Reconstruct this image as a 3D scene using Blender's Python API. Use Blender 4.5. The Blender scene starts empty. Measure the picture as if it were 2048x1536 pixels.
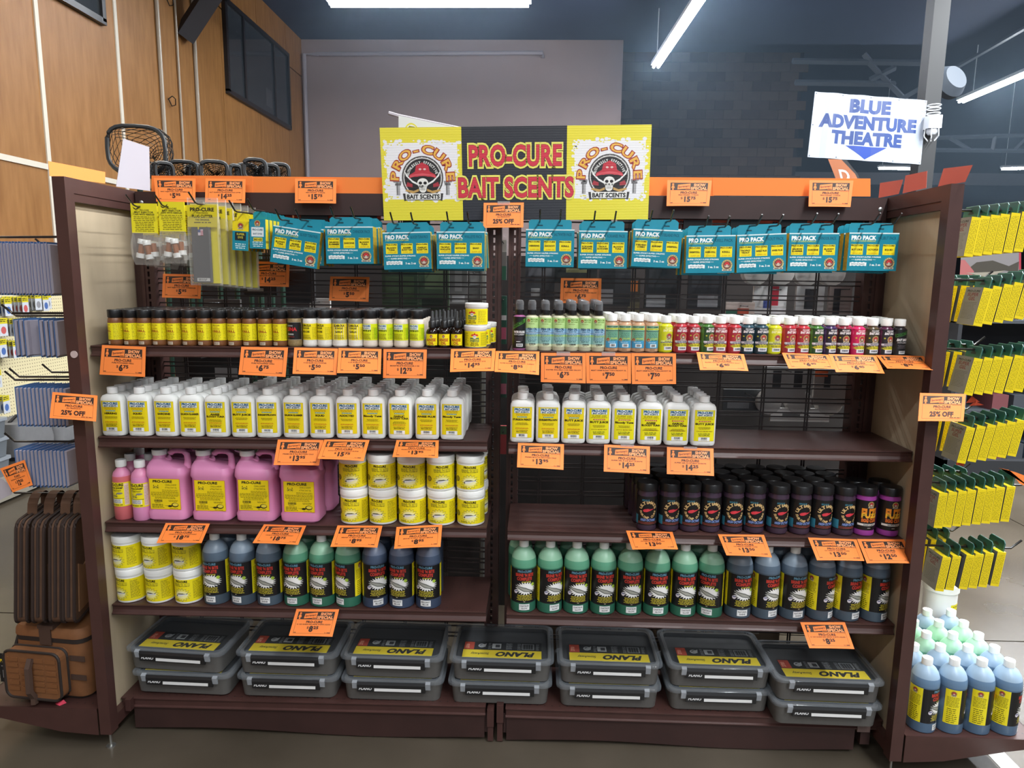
import bpy, math, random
import numpy as np
from mathutils import Matrix, Vector
SC = bpy.context.scene
COL = SC.collection
R = random.Random(7)

# ------------------------------------------------------------------ camera
CX, CY, CZ, YAW, PIT, ROL, FPX = 0.1061, -2.3455, 1.5195, -0.0317, -0.1562, 0.0125, 1387.46
_f = np.array([math.sin(YAW)*math.cos(PIT), math.cos(YAW)*math.cos(PIT), math.sin(PIT)])
_r0 = np.array([math.cos(YAW), -math.sin(YAW), 0.0])
_u0 = np.cross(_r0, _f)
_r = _r0*math.cos(ROL)+_u0*math.sin(ROL)
_u = -_r0*math.sin(ROL)+_u0*math.cos(ROL)
C0 = np.array([CX, CY, CZ])
cd = bpy.data.cameras.new('camera'); cam = bpy.data.objects.new('camera', cd); COL.objects.link(cam)
cd.sensor_width = 36.0; cd.lens = FPX/2048*36.0; cd.clip_start = 0.02; cd.clip_end = 100
cam.matrix_world = Matrix(((_r[0], _u[0], -_f[0], CX), (_r[1], _u[1], -_f[1], CY), (_r[2], _u[2], -_f[2], CZ), (0, 0, 0, 1)))
SC.camera = cam

# ------------------------------------------------------------------ world, exposure, hidden-from-frame ceiling tubes and added fill lights
SC.view_settings.view_transform = 'Standard'; SC.view_settings.look = 'None'
SC.view_settings.exposure = 0.75; SC.view_settings.gamma = 1.0; SC.view_settings.use_curve_mapping = False
w = bpy.data.worlds.new('world'); SC.world = w; w.use_nodes = True
w.node_tree.nodes['Background'].inputs[0].default_value = (0.80, 0.88, 1.0, 1)
w.node_tree.nodes['Background'].inputs[1].default_value = 0.22
def area(name, loc, sx, sy, power, col=(0.95, 0.98, 1.0), rot=(0, 0, 0)):
    l = bpy.data.lights.new(name, 'AREA'); l.shape = 'RECTANGLE'; l.size = sx; l.size_y = sy
    l.energy = power; l.color = col
    o = bpy.data.objects.new(name, l); COL.objects.link(o); o.location = loc; o.rotation_euler = rot
    return o
# rows of fluorescent tubes and an added fill, over the aisle in front of the shelves (behind / above the camera)
area('tube_fill_light', (2.0, -2.6, 4.6), 0.12, 7.5, 270)
area('tube_fill_light', (-1.2, -3.5, 4.6), 2.4, 0.12, 42)
area('tube_fill_light', (-2.6, -7.0, 4.6), 0.12, 5.0, 12)  # added weak fill from far behind the camera
area('tube_fill_light', (2.5, -8.0, 4.6), 6.0, 0.12, 110)
# rows over the aisles behind the gondola, with two added fill lights
area('tube_fill_light', (-1.2, 3.4, 4.6), 2.4, 0.12, 50)
area('tube_fill_light', (2.0, 2.6, 4.6), 0.12, 3.2, 50)
area('tube_fill_light', (4.6, 1.6, 4.6), 0.12, 4.5, 420)  # added to brighten the floor on the right
area('tube_fill_light', (-2.4, 1.6, 4.75), 0.12, 4.0, 42, (1.0, 0.93, 0.82))  # added warm fill for the plywood wall and pegboard
area('tube_fill_light', (7.4, 3.0, 4.6), 0.12, 5.0, 260)

def ray(px, py):
    d = _f + _r*(px-1024)/FPX - _u*(py-768)/FPX
    return d
def aty(px, py, y):
    d = ray(px, py); t = (y-CY)/d[1]; return C0+d*t
def atz(px, py, z):
    d = ray(px, py); t = (z-CZ)/d[2]; return C0+d*t
def atx(px, py, x):
    d = ray(px, py); t = (x-CX)/d[0]; return C0+d*t

# ------------------------------------------------------------------ colours, materials
def lin(c):
    if isinstance(c, str):
        c = tuple(int(c[i:i+2], 16) for i in (0, 2, 4))
    return tuple(((v/255)/12.92 if v/255 <= 0.04045 else ((v/255+0.055)/1.055)**2.4) for v in c)
MATS = {}
def mat(name, c, rough=0.5, metal=0.0, noise=0.0, scale=20.0, bump=0.0, stretch=(1, 1, 1), c2=None, emit=0.0, alpha=1.0, spec=0.5, sss=0.0):
    if name in MATS: return MATS[name]
    m = bpy.data.materials.new(name); m.use_nodes = True; MATS[name] = m
    nt = m.node_tree; b = nt.nodes['Principled BSDF']
    col = lin(c)+(1,)
    b.inputs['Base Color'].default_value = col
    b.inputs['Roughness'].default_value = rough; b.inputs['Metallic'].default_value = metal
    b.inputs['Specular IOR Level'].default_value = spec
    if sss: b.inputs['Subsurface Weight'].default_value = sss; b.inputs['Subsurface Radius'].default_value = (0.02, 0.02, 0.02)
    if alpha < 1: b.inputs['Alpha'].default_value = alpha
    if emit: b.inputs['Emission Color'].default_value = col; b.inputs['Emission Strength'].default_value = emit
    if noise or bump or c2:
        tc = nt.nodes.new('ShaderNodeTexCoord'); mp = nt.nodes.new('ShaderNodeMapping'); mp.inputs['Scale'].default_value = stretch
        nz = nt.nodes.new('ShaderNodeTexNoise'); nz.inputs['Scale'].default_value = scale; nz.inputs['Detail'].default_value = 6
        nt.links.new(tc.outputs['Object'], mp.inputs[0]); nt.links.new(mp.outputs[0], nz.inputs['Vector'])
        if noise or c2:
            rp = nt.nodes.new('ShaderNodeValToRGB')
            a = lin(c); bb = lin(c2) if c2 else tuple(min(1, v*(1+noise)) for v in a)
            aa = a if c2 else tuple(v*(1-noise) for v in a)
            rp.color_ramp.elements[0].position = 0.3; rp.color_ramp.elements[1].position = 0.7
            rp.color_ramp.elements[0].color = aa+(1,); rp.color_ramp.elements[1].color = bb+(1,)
            nt.links.new(nz.outputs[0], rp.inputs[0]); nt.links.new(rp.outputs[0], b.inputs['Base Color'])
        if bump:
            bp = nt.nodes.new('ShaderNodeBump'); bp.inputs['Strength'].default_value = bump; bp.inputs['Distance'].default_value = 0.002
            nt.links.new(nz.outputs[0], bp.inputs['Height']); nt.links.new(bp.outputs[0], b.inputs['Normal'])
    return m
def clear(name, c, alpha, rough=0.12, edge=0.6):
    """thin clear plastic: part see-through, part tinted, glossy"""
    if name in MATS: return MATS[name]
    m = bpy.data.materials.new(name); m.use_nodes = True; MATS[name] = m
    nt = m.node_tree; b = nt.nodes['Principled BSDF']; out = nt.nodes['Material Output']
    b.inputs['Base Color'].default_value = lin(c)+(1,); b.inputs['Roughness'].default_value = rough
    tr = nt.nodes.new('ShaderNodeBsdfTransparent'); mx = nt.nodes.new('ShaderNodeMixShader')
    fr = nt.nodes.new('ShaderNodeLayerWeight'); fr.inputs[0].default_value = 0.35
    ma = nt.nodes.new('ShaderNodeMath'); ma.operation = 'MULTIPLY_ADD'; ma.inputs[1].default_value = edge; ma.inputs[2].default_value = alpha
    ma.use_clamp = True
    nt.links.new(fr.outputs['Facing'], ma.inputs[0]); nt.links.new(ma.outputs[0], mx.inputs[0])
    nt.links.new(tr.outputs[0], mx.inputs[1]); nt.links.new(b.outputs[0], mx.inputs[2]); nt.links.new(mx.outputs[0], out.inputs[0])
    return m
def printmat(name, rough=0.45, corr=0.0):
    """flat print: the ink colours ride on the 'print' attribute of the label mesh"""
    m = bpy.data.materials.new(name); m.use_nodes = True; nt = m.node_tree; b = nt.nodes['Principled BSDF']
    at = nt.nodes.new('ShaderNodeAttribute'); at.attribute_name = 'print'
    nt.links.new(at.outputs['Color'], b.inputs['Base Color']); b.inputs['Roughness'].default_value = rough
    if corr:
        tc = nt.nodes.new('ShaderNodeTexCoord'); wv = nt.nodes.new('ShaderNodeTexWave'); wv.bands_direction = 'Z'; wv.inputs['Scale'].default_value = corr
        bp = nt.nodes.new('ShaderNodeBump'); bp.inputs['Strength'].default_value = 0.16; bp.inputs['Distance'].default_value = 0.003
        nt.links.new(tc.outputs['Object'], wv.inputs['Vector']); nt.links.new(wv.outputs['Fac'], bp.inputs['Height']); nt.links.new(bp.outputs[0], b.inputs['Normal'])
    return m
P_PAPER = printmat('printed_paper', 0.6); P_GLOSS = printmat('printed_film', 0.35); P_CORR = printmat('printed_corrugated', 0.36, 62)

# ------------------------------------------------------------------ mesh builder
class MB:
    def __init__(s): s.v = []; s.f = []; s.m = []
    def add(s, vs, fs, mi=0):
        o = len(s.v); s.v += [tuple(map(float, p)) for p in vs]
        for f in fs: s.f.append([o+i for i in f]); s.m.append(mi)
        return s
    def box(s, x0, x1, y0, y1, z0, z1, mi=0):
        return s.add([(x0, y0, z0), (x1, y0, z0), (x1, y1, z0), (x0, y1, z0), (x0, y0, z1), (x1, y0, z1), (x1, y1, z1), (x0, y1, z1)],
                     [(3, 2, 1, 0), (4, 5, 6, 7), (0, 1, 5, 4), (1, 2, 6, 5), (2, 3, 7, 6), (3, 0, 4, 7)], mi)
    def lathe(s, prof, n=20, mi=0, cx=0, cy=0, mis=None):
        vs = []
        for r, z in prof:
            for k in range(n):
                a = 2*math.pi*k/n; vs.append((cx+r*math.cos(a), cy+r*math.sin(a), z))
        o = len(s.v); s.v += vs
        for i in range(len(prof)-1):
            for k in range(n):
                k2 = (k+1) % n
                s.f.append([o+i*n+k, o+i*n+k2, o+(i+1)*n+k2, o+(i+1)*n+k]); s.m.append(mis[i] if mis else mi)
        s.f.append([o+k for k in range(n)][::-1]); s.m.append(mis[0] if mis else mi)
        t = o+(len(prof)-1)*n
        s.f.append([t+k for k in range(n)]); s.m.append(mis[-1] if mis else mi)
        return s
    def loft(s, secs, mi=0, mis=None, caps=True):
        n = len(secs[0]); o = len(s.v)
        for q in secs: s.v += [tuple(map(float, p)) for p in q]
        for i in range(len(secs)-1):
            for k in range(n):
                k2 = (k+1) % n
                s.f.append([o+i*n+k, o+i*n+k2, o+(i+1)*n+k2, o+(i+1)*n+k]); s.m.append(mis[i] if mis else mi)
        if caps:
            s.f.append([o+k for k in range(n)][::-1]); s.m.append(mis[0] if mis else mi)
            t = o+(len(secs)-1)*n; s.f.append([t+k for k in range(n)]); s.m.append(mis[-1] if mis else mi)
        return s
    def tube(s, path, r, n=6, mi=0):
        P = [np.array(p, float) for p in path]; secs = []
        for i, p in enumerate(P):
            t = (P[min(i+1, len(P)-1)]-P[max(i-1, 0)]); t = t/(np.linalg.norm(t)+1e-12)
            a = np.array([0, 0, 1.0]) if abs(t[2]) < 0.9 else np.array([1.0, 0, 0])
            u = np.cross(t, a); u /= np.linalg.norm(u); v = np.cross(t, u)
            rr = r[i] if isinstance(r, (list, tuple)) else r
            secs.append([p+rr*(math.cos(2*math.pi*k/n)*v+math.sin(2*math.pi*k/n)*u) for k in range(n)])
        return s.loft(secs, mi)
    def prism(s, poly, axis, a0, a1, mi=0):
        """poly: 2D outline; axis 'x': (y,z) pairs, 'y': (x,z), 'z': (x,y)"""
        mk = {'x': lambda p, a: (a, p[0], p[1]), 'y': lambda p, a: (p[0], a, p[1]), 'z': lambda p, a: (p[0], p[1], a)}[axis]
        n = len(poly); vs = [mk(p, a0) for p in poly]+[mk(p, a1) for p in poly]
        fs = [[k, (k+1) % n, n+(k+1) % n, n+k] for k in range(n)]+[list(range(n))[::-1], list(range(n, 2*n))]
        return s.add(vs, fs, mi)
    def mesh(s, name, mats, smooth=False):
        me = bpy.data.meshes.new(name); me.from_pydata(s.v, [], s.f)
        if not isinstance(mats, (list, tuple)): mats = [mats]
        for m in mats: me.materials.append(m)
        if len(mats) > 1: me.polygons.foreach_set('material_index', s.m)
        me.update()
        import bmesh
        bm = bmesh.new(); bm.from_mesh(me); bmesh.ops.recalc_face_normals(bm, faces=bm.faces); bm.to_mesh(me); bm.free()
        if smooth:
            me.polygons.foreach_set('use_smooth', [True]*len(me.polygons)); me.set_sharp_from_angle(angle=math.radians(38))
        return me
def rrect(hw, hd, rad, z, cx=0, cy=0, n=4):
    pts = []
    for (sx, sy, a0) in ((1, 1, 0), (-1, 1, 90), (-1, -1, 180), (1, -1, 270)):
        for k in range(n+1):
            a = math.radians(a0+90*k/n)
            pts.append((cx+sx*(hw-rad)+rad*math.cos(a), cy+sy*(hd-rad)+rad*math.sin(a), z))
    return pts
def sell(hw, hd, e, z, cx=0, cy=0, n=28):
    pts = []
    for k in range(n):
        a = 2*math.pi*k/n; c, q = math.cos(a), math.sin(a)
        pts.append((cx+hw*math.copysign(abs(c)**(2/e), c), cy+hd*math.copysign(abs(q)**(2/e), q), z))
    return pts

# ------------------------------------------------------------------ objects
def put(name, mesh, parent=None, loc=(0, 0, 0), rot=(0, 0, 0), label=None, cat=None, group=None, kind=None):
    o = bpy.data.objects.new(name, mesh); COL.objects.link(o)
    o.location = loc; o.rotation_euler = rot
    if parent is not None: o.parent = parent
    if label: o['label'] = label
    if cat: o['category'] = cat
    if group: o['group'] = group
    if kind: o['kind'] = kind
    return o
def thing(name, label, cat, loc=(0, 0, 0), rz=0.0, group=None, rot=None):
    return put(name, None, None, tuple(map(float, loc)), rot or (0, 0, rz), label, cat, group)
def struct(name, mesh, parent=None, loc=(0, 0, 0)):
    return put(name, mesh, parent, loc, kind='structure')
class T:
    """a kind of thing: name, category and its parts (name, mesh, sub-parts)"""
    def __init__(s, name, cat, parts): s.name, s.cat, s.parts = name, cat, parts
    def spawn(s, label, loc, rz=0.0, group=None, rot=None, skip=(), swap={}):
        t = thing(s.name, label, s.cat, loc, rz, group, rot)
        for p in s.parts:
            if p[0] in skip: continue
            c = put(p[0], swap.get(p[0], p[1]), t, label=p[3] if len(p) > 3 else None)
            for q in (p[2] if len(p) > 2 else ()): put(q[0], q[1], c)
        return t
ORD = 'first second third fourth fifth sixth seventh eighth ninth tenth eleventh twelfth thirteenth fourteenth fifteenth sixteenth seventeenth eighteenth nineteenth twentieth'.split()

# ------------------------------------------------------------------ flat print
_gl = {}
def glyph(ch, off):
    k = (ch, off)
    if k in _gl: return _gl[k]
    def tri(body):
        cu = bpy.data.curves.new('tmp', 'FONT'); cu.body = body; cu.size = 1.0; cu.offset = off; cu.resolution_u = 3; cu.fill_mode = 'FRONT'
        ob = bpy.data.objects.new('tmp', cu); COL.objects.link(ob)
        dg = bpy.context.evaluated_depsgraph_get()
        me = bpy.data.meshes.new_from_object(ob.evaluated_get(dg))
        me.calc_loop_triangles()
        v = np.array([p.co[:2] for p in me.vertices]).reshape(-1, 2); f = [tuple(t.vertices) for t in me.loop_triangles]
        bpy.data.objects.remove(ob); bpy.data.meshes.remove(me); bpy.data.curves.remove(cu)
        return v, f
    v, f = tri(ch) if ch != ' ' else (np.zeros((0, 2)), [])
    if (ch, 'adv') not in _gl:
        _gl[(ch, 'adv')] = tri(ch+'|')[0][:, 0].max()-tri('|')[0][:, 0].max()
    _gl[k] = (v, f, _gl[(ch, 'adv')])
    return _gl[k]
CAP = 0.73
class D:
    """2-D artwork in metres, x right, y up; layers keep ink just proud of the ground"""
    def __init__(s): s.t = []
    def tri(s, a, b, c, col, L): s.t.append((a, b, c, lin(col) if not isinstance(col, tuple) or max(col) > 1 else col, L))
    def poly(s, pts, col, L=1):
        from mathutils.geometry import tessellate_polygon
        for q in tessellate_polygon([[Vector((p[0], p[1], 0)) for p in pts]]): s.tri(pts[q[0]], pts[q[1]], pts[q[2]], col, L)
        return s
    def rect(s, x0, y0, x1, y1, col, L=1):
        s.tri((x0, y0), (x1, y0), (x1, y1), col, L); s.tri((x0, y0), (x1, y1), (x0, y1), col, L); return s
    def frame(s, x0, y0, x1, y1, w, col, L=1):
        s.rect(x0, y0, x1, y0+w, col, L); s.rect(x0, y1-w, x1, y1, col, L); s.rect(x0, y0, x0+w, y1, col, L); s.rect(x1-w, y0, x1, y1, col, L); return s
    def ell(s, cx, cy, rx, ry, col, L=1, n=20, a0=0, a1=360, inner=0.0):
        for k in range(n):
            a = math.radians(a0+(a1-a0)*k/n); b = math.radians(a0+(a1-a0)*(k+1)/n)
            p, q = (cx+rx*math.cos(a), cy+ry*math.sin(a)), (cx+rx*math.cos(b), cy+ry*math.sin(b))
            if inner:
                p2, q2 = (cx+inner*rx*math.cos(a), cy+inner*ry*math.sin(a)), (cx+inner*rx*math.cos(b), cy+inner*ry*math.sin(b))
                s.tri(p, q, q2, col, L); s.tri(p, q2, p2, col, L)
            else: s.tri((cx, cy), p, q, col, L)
        return s
    def star(s, cx, cy, rx, ry, n, col, inner=0.6, L=1, rot=0.0):
        for k in range(n):
            a, b, c = rot+2*math.pi*k/n, rot+2*math.pi*(k+.5)/n, rot+2*math.pi*(k+1)/n
            p = (cx+inner*rx*math.cos(a), cy+inner*ry*math.sin(a)); q = (cx+rx*math.cos(b), cy+ry*math.sin(b)); r = (cx+inner*rx*math.cos(c), cy+inner*ry*math.sin(c))
            s.tri((cx, cy), p, r, col, L); s.tri(p, q, r, col, L)
        return s
    def lines(s, x0, x1, ys, h, col, L=1, seed=1, jag=0.25, center=False):
        rr = random.Random(seed)
        for y in ys:
            a = x0+(x1-x0)*jag*rr.random()*(1 if center else 0); e = (x1-(a-x0)) if center else x1-(x1-x0)*jag*rr.random()
            x = a
            while x < e-1e-6:
                wd = h*(2+5*rr.random()); s.rect(x, y, min(x+wd, e), y+h, col, L); x += wd+h*0.9
        return s
    def bars(s, x0, y0, x1, y1, col='1a1a1a', L=2, seed=3):
        rr = random.Random(seed); x = x0
        while x < x1:
            wd = (x1-x0)*(0.02+0.05*rr.random()); s.rect(x, y0, min(x+wd, x1), y1, col, L); x += wd+(x1-x0)*(0.015+0.03*rr.random())
        return s
    def text(s, t, x, y, h, col, w=None, bold=0.03, anchor='c', shear=0.0, L=2, rot=0.0):
        sc = h/CAP; parts = []; X = 0.0
        for ch in t:
            v, f, adv = glyph(ch, bold); parts.append((v+np.array([X, 0]) if len(v) else v, f)); X += adv+(0.02 if bold > 0.02 else 0)
        sx = sc
        if w: sx = w/max(X, 1e-6)
        tot = X*sx; ox = x-(tot/2 if anchor == 'c' else tot if anchor == 'r' else 0)
        cr, sr = math.cos(rot), math.sin(rot)
        for v, f in parts:
            if not len(v): continue
            P = []
            for p in v:
                a, b = ox+p[0]*sx+shear*p[1]*sc-x, p[1]*sc
                P.append((x+a*cr-b*sr, y+a*sr+b*cr))
            for q in f: s.tri(P[q[0]], P[q[1]], P[q[2]], col, L)
        return s
    def arc(s, t, cx, cy, r, a0, a1, h, col, bold=0.03, L=2, ry=None, sx=1.0):
        """text along an arc from angle a0 to a1 (degrees)"""
        n = len(t); ry = ry or r
        for i, ch in enumerate(t):
            a = math.radians(a0+(a1-a0)*((i+.5)/n)); up = 1 if a1 < a0 else -1
            v, f, adv = glyph(ch, bold); sc = h/CAP; th = a-math.pi/2 if up > 0 else a+math.pi/2
            c, q = math.cos(th), math.sin(th); bx, by = cx+r*math.cos(a), cy+ry*math.sin(a)
            P = []
            for p in v:
                x, y = (p[0]-adv/2)*sc*sx, p[1]*sc-(h if up < 0 else 0)
                P.append((bx+x*c-y*q, by+x*q+y*c))
            for k in f: s.tri(P[k[0]], P[k[1]], P[k[2]], col, L)
        return s
    def build(s, name, fn, m, step=None, eps=0.00012):
        """fn(x, y, h) -> 3-D point at height h above the surface; step: longest run along x before a cut"""
        V, F, C = [], [], []
        if step:
            raw = fn; memo = {}
            def fn(x, y, h):
                k = math.floor(x/step+1e-9); u = x/step-k
                p, q = np.array(raw(k*step, y, h)), np.array(raw((k+1)*step, y, h))
                return p+(q-p)*u
        nt_ = len(s.t)
        for it, (a, b, c, col, L) in enumerate(s.t):
            L = L+.45*it/nt_
            pieces = [[a, b, c]]
            if step:
                x0, x1 = min(a[0], b[0], c[0]), max(a[0], b[0], c[0])
                if math.floor(x0/step+1e-7) != math.floor(x1/step-1e-7):
                    pieces = []; k0, k1 = math.floor(x0/step), math.ceil(x1/step)
                    for k in range(k0, k1):
                        q = [a, b, c]
                        for lim, sg in ((k*step, 1), ((k+1)*step, -1)):
                            o = []
                            for i in range(len(q)):
                                p, r = q[i], q[(i+1) % len(q)]; dp, dr = sg*(p[0]-lim), sg*(r[0]-lim)
                                if dp >= 0: o.append(p)
                                if dp*dr < 0:
                                    t = dp/(dp-dr); o.append((p[0]+t*(r[0]-p[0]), p[1]+t*(r[1]-p[1])))
                            q = o
                            if len(q) < 3: break
                        if len(q) >= 3: pieces.append(q)
            for q in pieces:
                o = len(V)
                ar = sum(q[i][0]*q[(i+1) % len(q)][1]-q[(i+1) % len(q)][0]*q[i][1] for i in range(len(q)))
                if abs(ar) < 1e-14: continue
                if ar < 0: q = q[::-1]
                for p in q: V.append(tuple(map(float, fn(p[0], p[1], L*eps)))); C += [col[0], col[1], col[2], 1.0]
                F.append(list(range(o, o+len(q))))
        me = bpy.data.meshes.new(name); me.from_pydata(V, [], F); me.materials.append(m)
        at = me.color_attributes.new('print', 'FLOAT_COLOR', 'POINT'); at.data.foreach_set('color', C)
        return me
def on_cyl(rad, z0=0.0): return lambda x, y, h: ((rad+h)*math.sin(x/rad), -(rad+h)*math.cos(x/rad), z0+y)
def on_flat(y0=0.0, z0=0.0): return lambda x, y, h: (x, y0-h, z0+y)
def on_sell(hw, hd, e, z0=0.0): return lambda x, y, h: (x, -hd*max(0.0, 1-min(1, abs(x/hw))**e)**(1/e)-h-0.0003, z0+y)
def on_quad(TL, TR, BL, BR, W, H, curl=0.0):
    n = np.cross(TR-TL, BL-TL); n = n/np.linalg.norm(n)
    if np.dot(n, C0-TL) < 0: n = -n
    def f(x, y, h):
        u, v = x/W, 1-y/H
        bow = curl*math.sin(math.pi*min(1, max(0, u)))*v
        return (1-v)*((1-u)*TL+u*TR)+v*((1-u)*BL+u*BR)+n*(h+bow)
    return f

# ------------------------------------------------------------------ materials
BROWN = mat('brown_paint', '4a302c', 0.42, noise=0.10, scale=14, bump=0.04)
BROWN_DK = mat('brown_paint_worn', '3a2522', 0.5, noise=0.15, scale=9)
BOARD = mat('beige_board', 'b9a88d', 0.7, noise=0.05, scale=30, stretch=(1, 1, .2))
STEEL = mat('zinc', 'b5b5b2', 0.35, 0.9)
WIRE = mat('wire_brown', '2f2523', 0.4)
HOOK = mat('hook_black', '1c1a1a', 0.3)
BLACKP = mat('black_plastic', '1b1a1b', 0.35)
WHITEP = mat('white_plastic', 'f0f0ec', 0.38, sss=0.05)
PAPER_O = mat('orange_paper', 'ff8a3c', 0.7)
PAPER_R = mat('red_orange_paper', 'e0583c', 0.7)
PAPER_W = mat('white_paper', 'bdb6be', 0.7)
TAPE = clear('clear_tape', 'dddddd', 0.25)

# ------------------------------------------------------------------ room shell
XW, YB, ZC = -3.92, 10.0, 5.40
CONC = mat('concrete', '453e34', 0.25, c2='585045', scale=1.7, bump=0.03)
fl = struct('floor', MB().box(-7, 18, -9, 26, -0.12, -0.02).mesh('floor', mat('concrete_joint', '2a2723', 0.9)))
for i, x in enumerate((-7.0, -1.9, 3.2, 8.3, 13.4)):
    for j, y in enumerate((-9.0, -4.26, 0.48, 5.22, 9.96, 14.7, 19.44)):
        struct('slab', MB().box(x+.004, x+5.096, y+.004, y+4.736, -0.03, 0.0).mesh('slab', CONC), fl)
WOOD = mat('plywood', '875b2b', 0.5, c2='9d6f3d', scale=5, stretch=(4, 4, 0.6))
wl = struct('wall_left', MB().box(XW-.2, XW-.02, -9, YB, 0, 7).mesh('wall_left', mat('wall_core', '5a4632', 0.9)))
ys = [-6.3, -5.05, -3.8, -2.6, -1.4, -.2, 1.0, 2.22, 3.45, 4.55, 5.69, 6.86, 8.05, 9.24, 10.0]
for a, b in zip(ys, ys[1:]):
    for z0, z1 in ((0, 2.34), (2.36, 4.78), (4.8, 7)):
        struct('panel', MB().box(XW-.02, XW, a+.004, b-.004, z0, z1).mesh('panel', WOOD), wl)
STRIP = mat('white_strip', 'd8d2c4', 0.5)
for y in (1.0, 3.45, 4.55): struct('batten', MB().box(XW-.005, XW+.012, y-.022, y+.022, 0, 7).mesh('batten', STRIP), wl)
struct('batten', MB().box(XW-.005, XW+.012, -6, 4.5, 2.325, 2.37).mesh('batten', STRIP), wl)
for y, r in ((5.30, .022), (5.69, .012), (6.1, .022)):
    m = MB().tube([(XW+.02, y, 0.5), (XW+.02, y, 7)], r, 8)
    put('conduit', m.mesh('conduit', mat('conduit_grey', 'a89c8c', 0.4), True), None, label={5.30: 'pale conduit down the plywood wall, nearest of the three', 5.69: 'thin pale conduit down the plywood wall between two thicker ones', 6.1: 'pale conduit down the plywood wall, nearest the dark framed window'}[y], cat='pipe', group='conduits on the plywood wall')
for y, z in ((5.55, 4.4), (5.47, 3.35)):
    m = MB().tube([(XW+.01, y-.04, z), (XW+.05, y-.02, z+.04), (XW+.06, y+.03, z+.02), (XW+.05, y+.04, z-.04), (XW+.03, y, z-.06), (XW+.02, y-.04, z)], .006, 5)
    put('wire_hook', m.mesh('wire_hook', HOOK, True), label='small bent wire tie on the plywood wall, %s one' % ('upper' if z > 4 else 'lower'), cat='wire')
DKFR = mat('dark_window_frame', '242326', 0.35)
GLASS = clear('window_glass', '40464c', 0.35, 0.05)
def wall_window(n, y0, y1, z0, z1, mull):
    wdo = struct('window_%d' % n, MB().box(XW-.015, XW+.004, y0, y1, z0, z1).mesh('window_backing', mat('dark_room', '3c4044', 0.8, noise=0.3, scale=2)))
    fr = MB(); t = .055
    for a in (y0, y1): fr.box(XW, XW+.05, a-t/2, a+t/2, z0, z1)
    for z in (z0, z1): fr.box(XW, XW+.05, y0-t/2, y1+t/2, z-t/2, z+t/2)
    struct('window_frame', fr.mesh('window_frame', DKFR), wdo)
    for a in mull: struct('mullion', MB().box(XW, XW+.045, a-.025, a+.025, z0, z1).mesh('mullion', DKFR), wdo)
    e = [y0]+list(mull)+[y1]
    for a, b in zip(e, e[1:]): struct('pane', MB().box(XW+.018, XW+.024, a+.02, b-.02, z0+.02, z1-.02).mesh('pane', GLASS), wdo)
    return wdo
w1 = wall_window(1, 6.95, 9.22, 3.81, 4.92, (7.5, 8.6))
struct('notice', MB().box(XW+.005, XW+.009, 8.3, 8.52, 3.95, 4.2).mesh('notice', PAPER_W), w1)
wall_window(2, 2.4, 4.31, 3.76, 4.92, (3.0, 3.7))
MAUVE = mat('mauve_wall', '9a8a88', 0.8, noise=0.03, scale=2)
wb = struct('wall_back', MB().box(XW-.2, 1.5, YB, YB+.2, 0, ZC).mesh('wall_back', MAUVE))
struct('wall_return', MB().box(1.42, 1.5, YB+.2, 14.0, 0, 7.6).mesh('wall_return', mat('navy_wall', '3c4654', 0.7)))
NAVY = mat('navy_glare_ceiling', '3a4863', 0.75, noise=0.06, scale=1.5)  # blue glare of the lamps is put into the ceiling colour
struct('ceiling', MB().box(XW-.2, 18, -9, YB+.2, ZC, ZC+.1).mesh('ceiling', NAVY))
struct('ceiling_far', MB().box(1.4, 18, YB+.2, 26, 6.4, 6.5).mesh('ceiling_far', NAVY))
wr = struct('wall_far', MB().box(1.4, 5.9, 14.0, 14.3, 0, 7.6).mesh('wall_far', mat('block_joint', '2a2a2e', 0.9)))
BLK = [mat('block_%d' % i, c, 0.85, noise=0.08, scale=6) for i, c in enumerate(('54443a', '5e4d42', '4c3e35'))]
bm_ = [MB().box(0, .392, -.03, 0, 0, .192).mesh('block', m) for m in BLK]
for j in range(20):
    for i in range(11):
        x = 1.42+.4*i+(.2 if j % 2 else 0)
        struct('block', bm_[(i*7+j*5+i*j) % 3], wr, (x, 14.0+.006*((i*3+j) % 3), 2.6+.2*j))
struct('wall_right', MB().box(17.8, 18, -9, 26, 0, 6.4).mesh('wall_right', mat('dark_far_wall', '3a4048', 0.8)))
struct('wall_rear', MB().box(5.9, 18, 25.8, 26, 0, 6.4).mesh('wall_rear', mat('dark_far_wall', '3a4048', 0.8)))
# beams and roof steel
BEAM = mat('beam_black', '343338', 0.5)
b = MB().tube([(XW+.02, 5.85, 4.12), (XW+1.0, 5.85, ZC)], .13, 4)
put('ceiling_brace', b.mesh('ceiling_brace', BEAM), label='dark square timber brace slanting from plywood wall up to the ceiling', cat='beam')
def steel(name, label, paths, r=.05, n=4):
    t = thing(name, label, 'truss', paths[0][1][0])
    o = np.array(paths[0][1][0])
    for nm, p in paths: put(nm, MB().tube([np.array(q)-o for q in p], r, n).mesh(nm, mat('steel_dark', '4b535e', 0.5), False), t)
    return t
A = lambda px, py, y: tuple(aty(px, py, y))
steel('roof_truss', 'dark steel truss crossing behind the blue lettered banner', [
    ('top_chord', (A(1585, 122, 9), A(1850, 126, 9))), ('diagonal', (A(1735, 122, 9), A(1815, 205, 9))), ('diagonal', (A(1790, 135, 9), A(1740, 160, 9))),
    ('bottom_chord', (A(1590, 165, 9), A(1790, 168, 9))), ('gusset', (A(1728, 108, 9), A(1742, 125, 9)))], .045)
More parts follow.
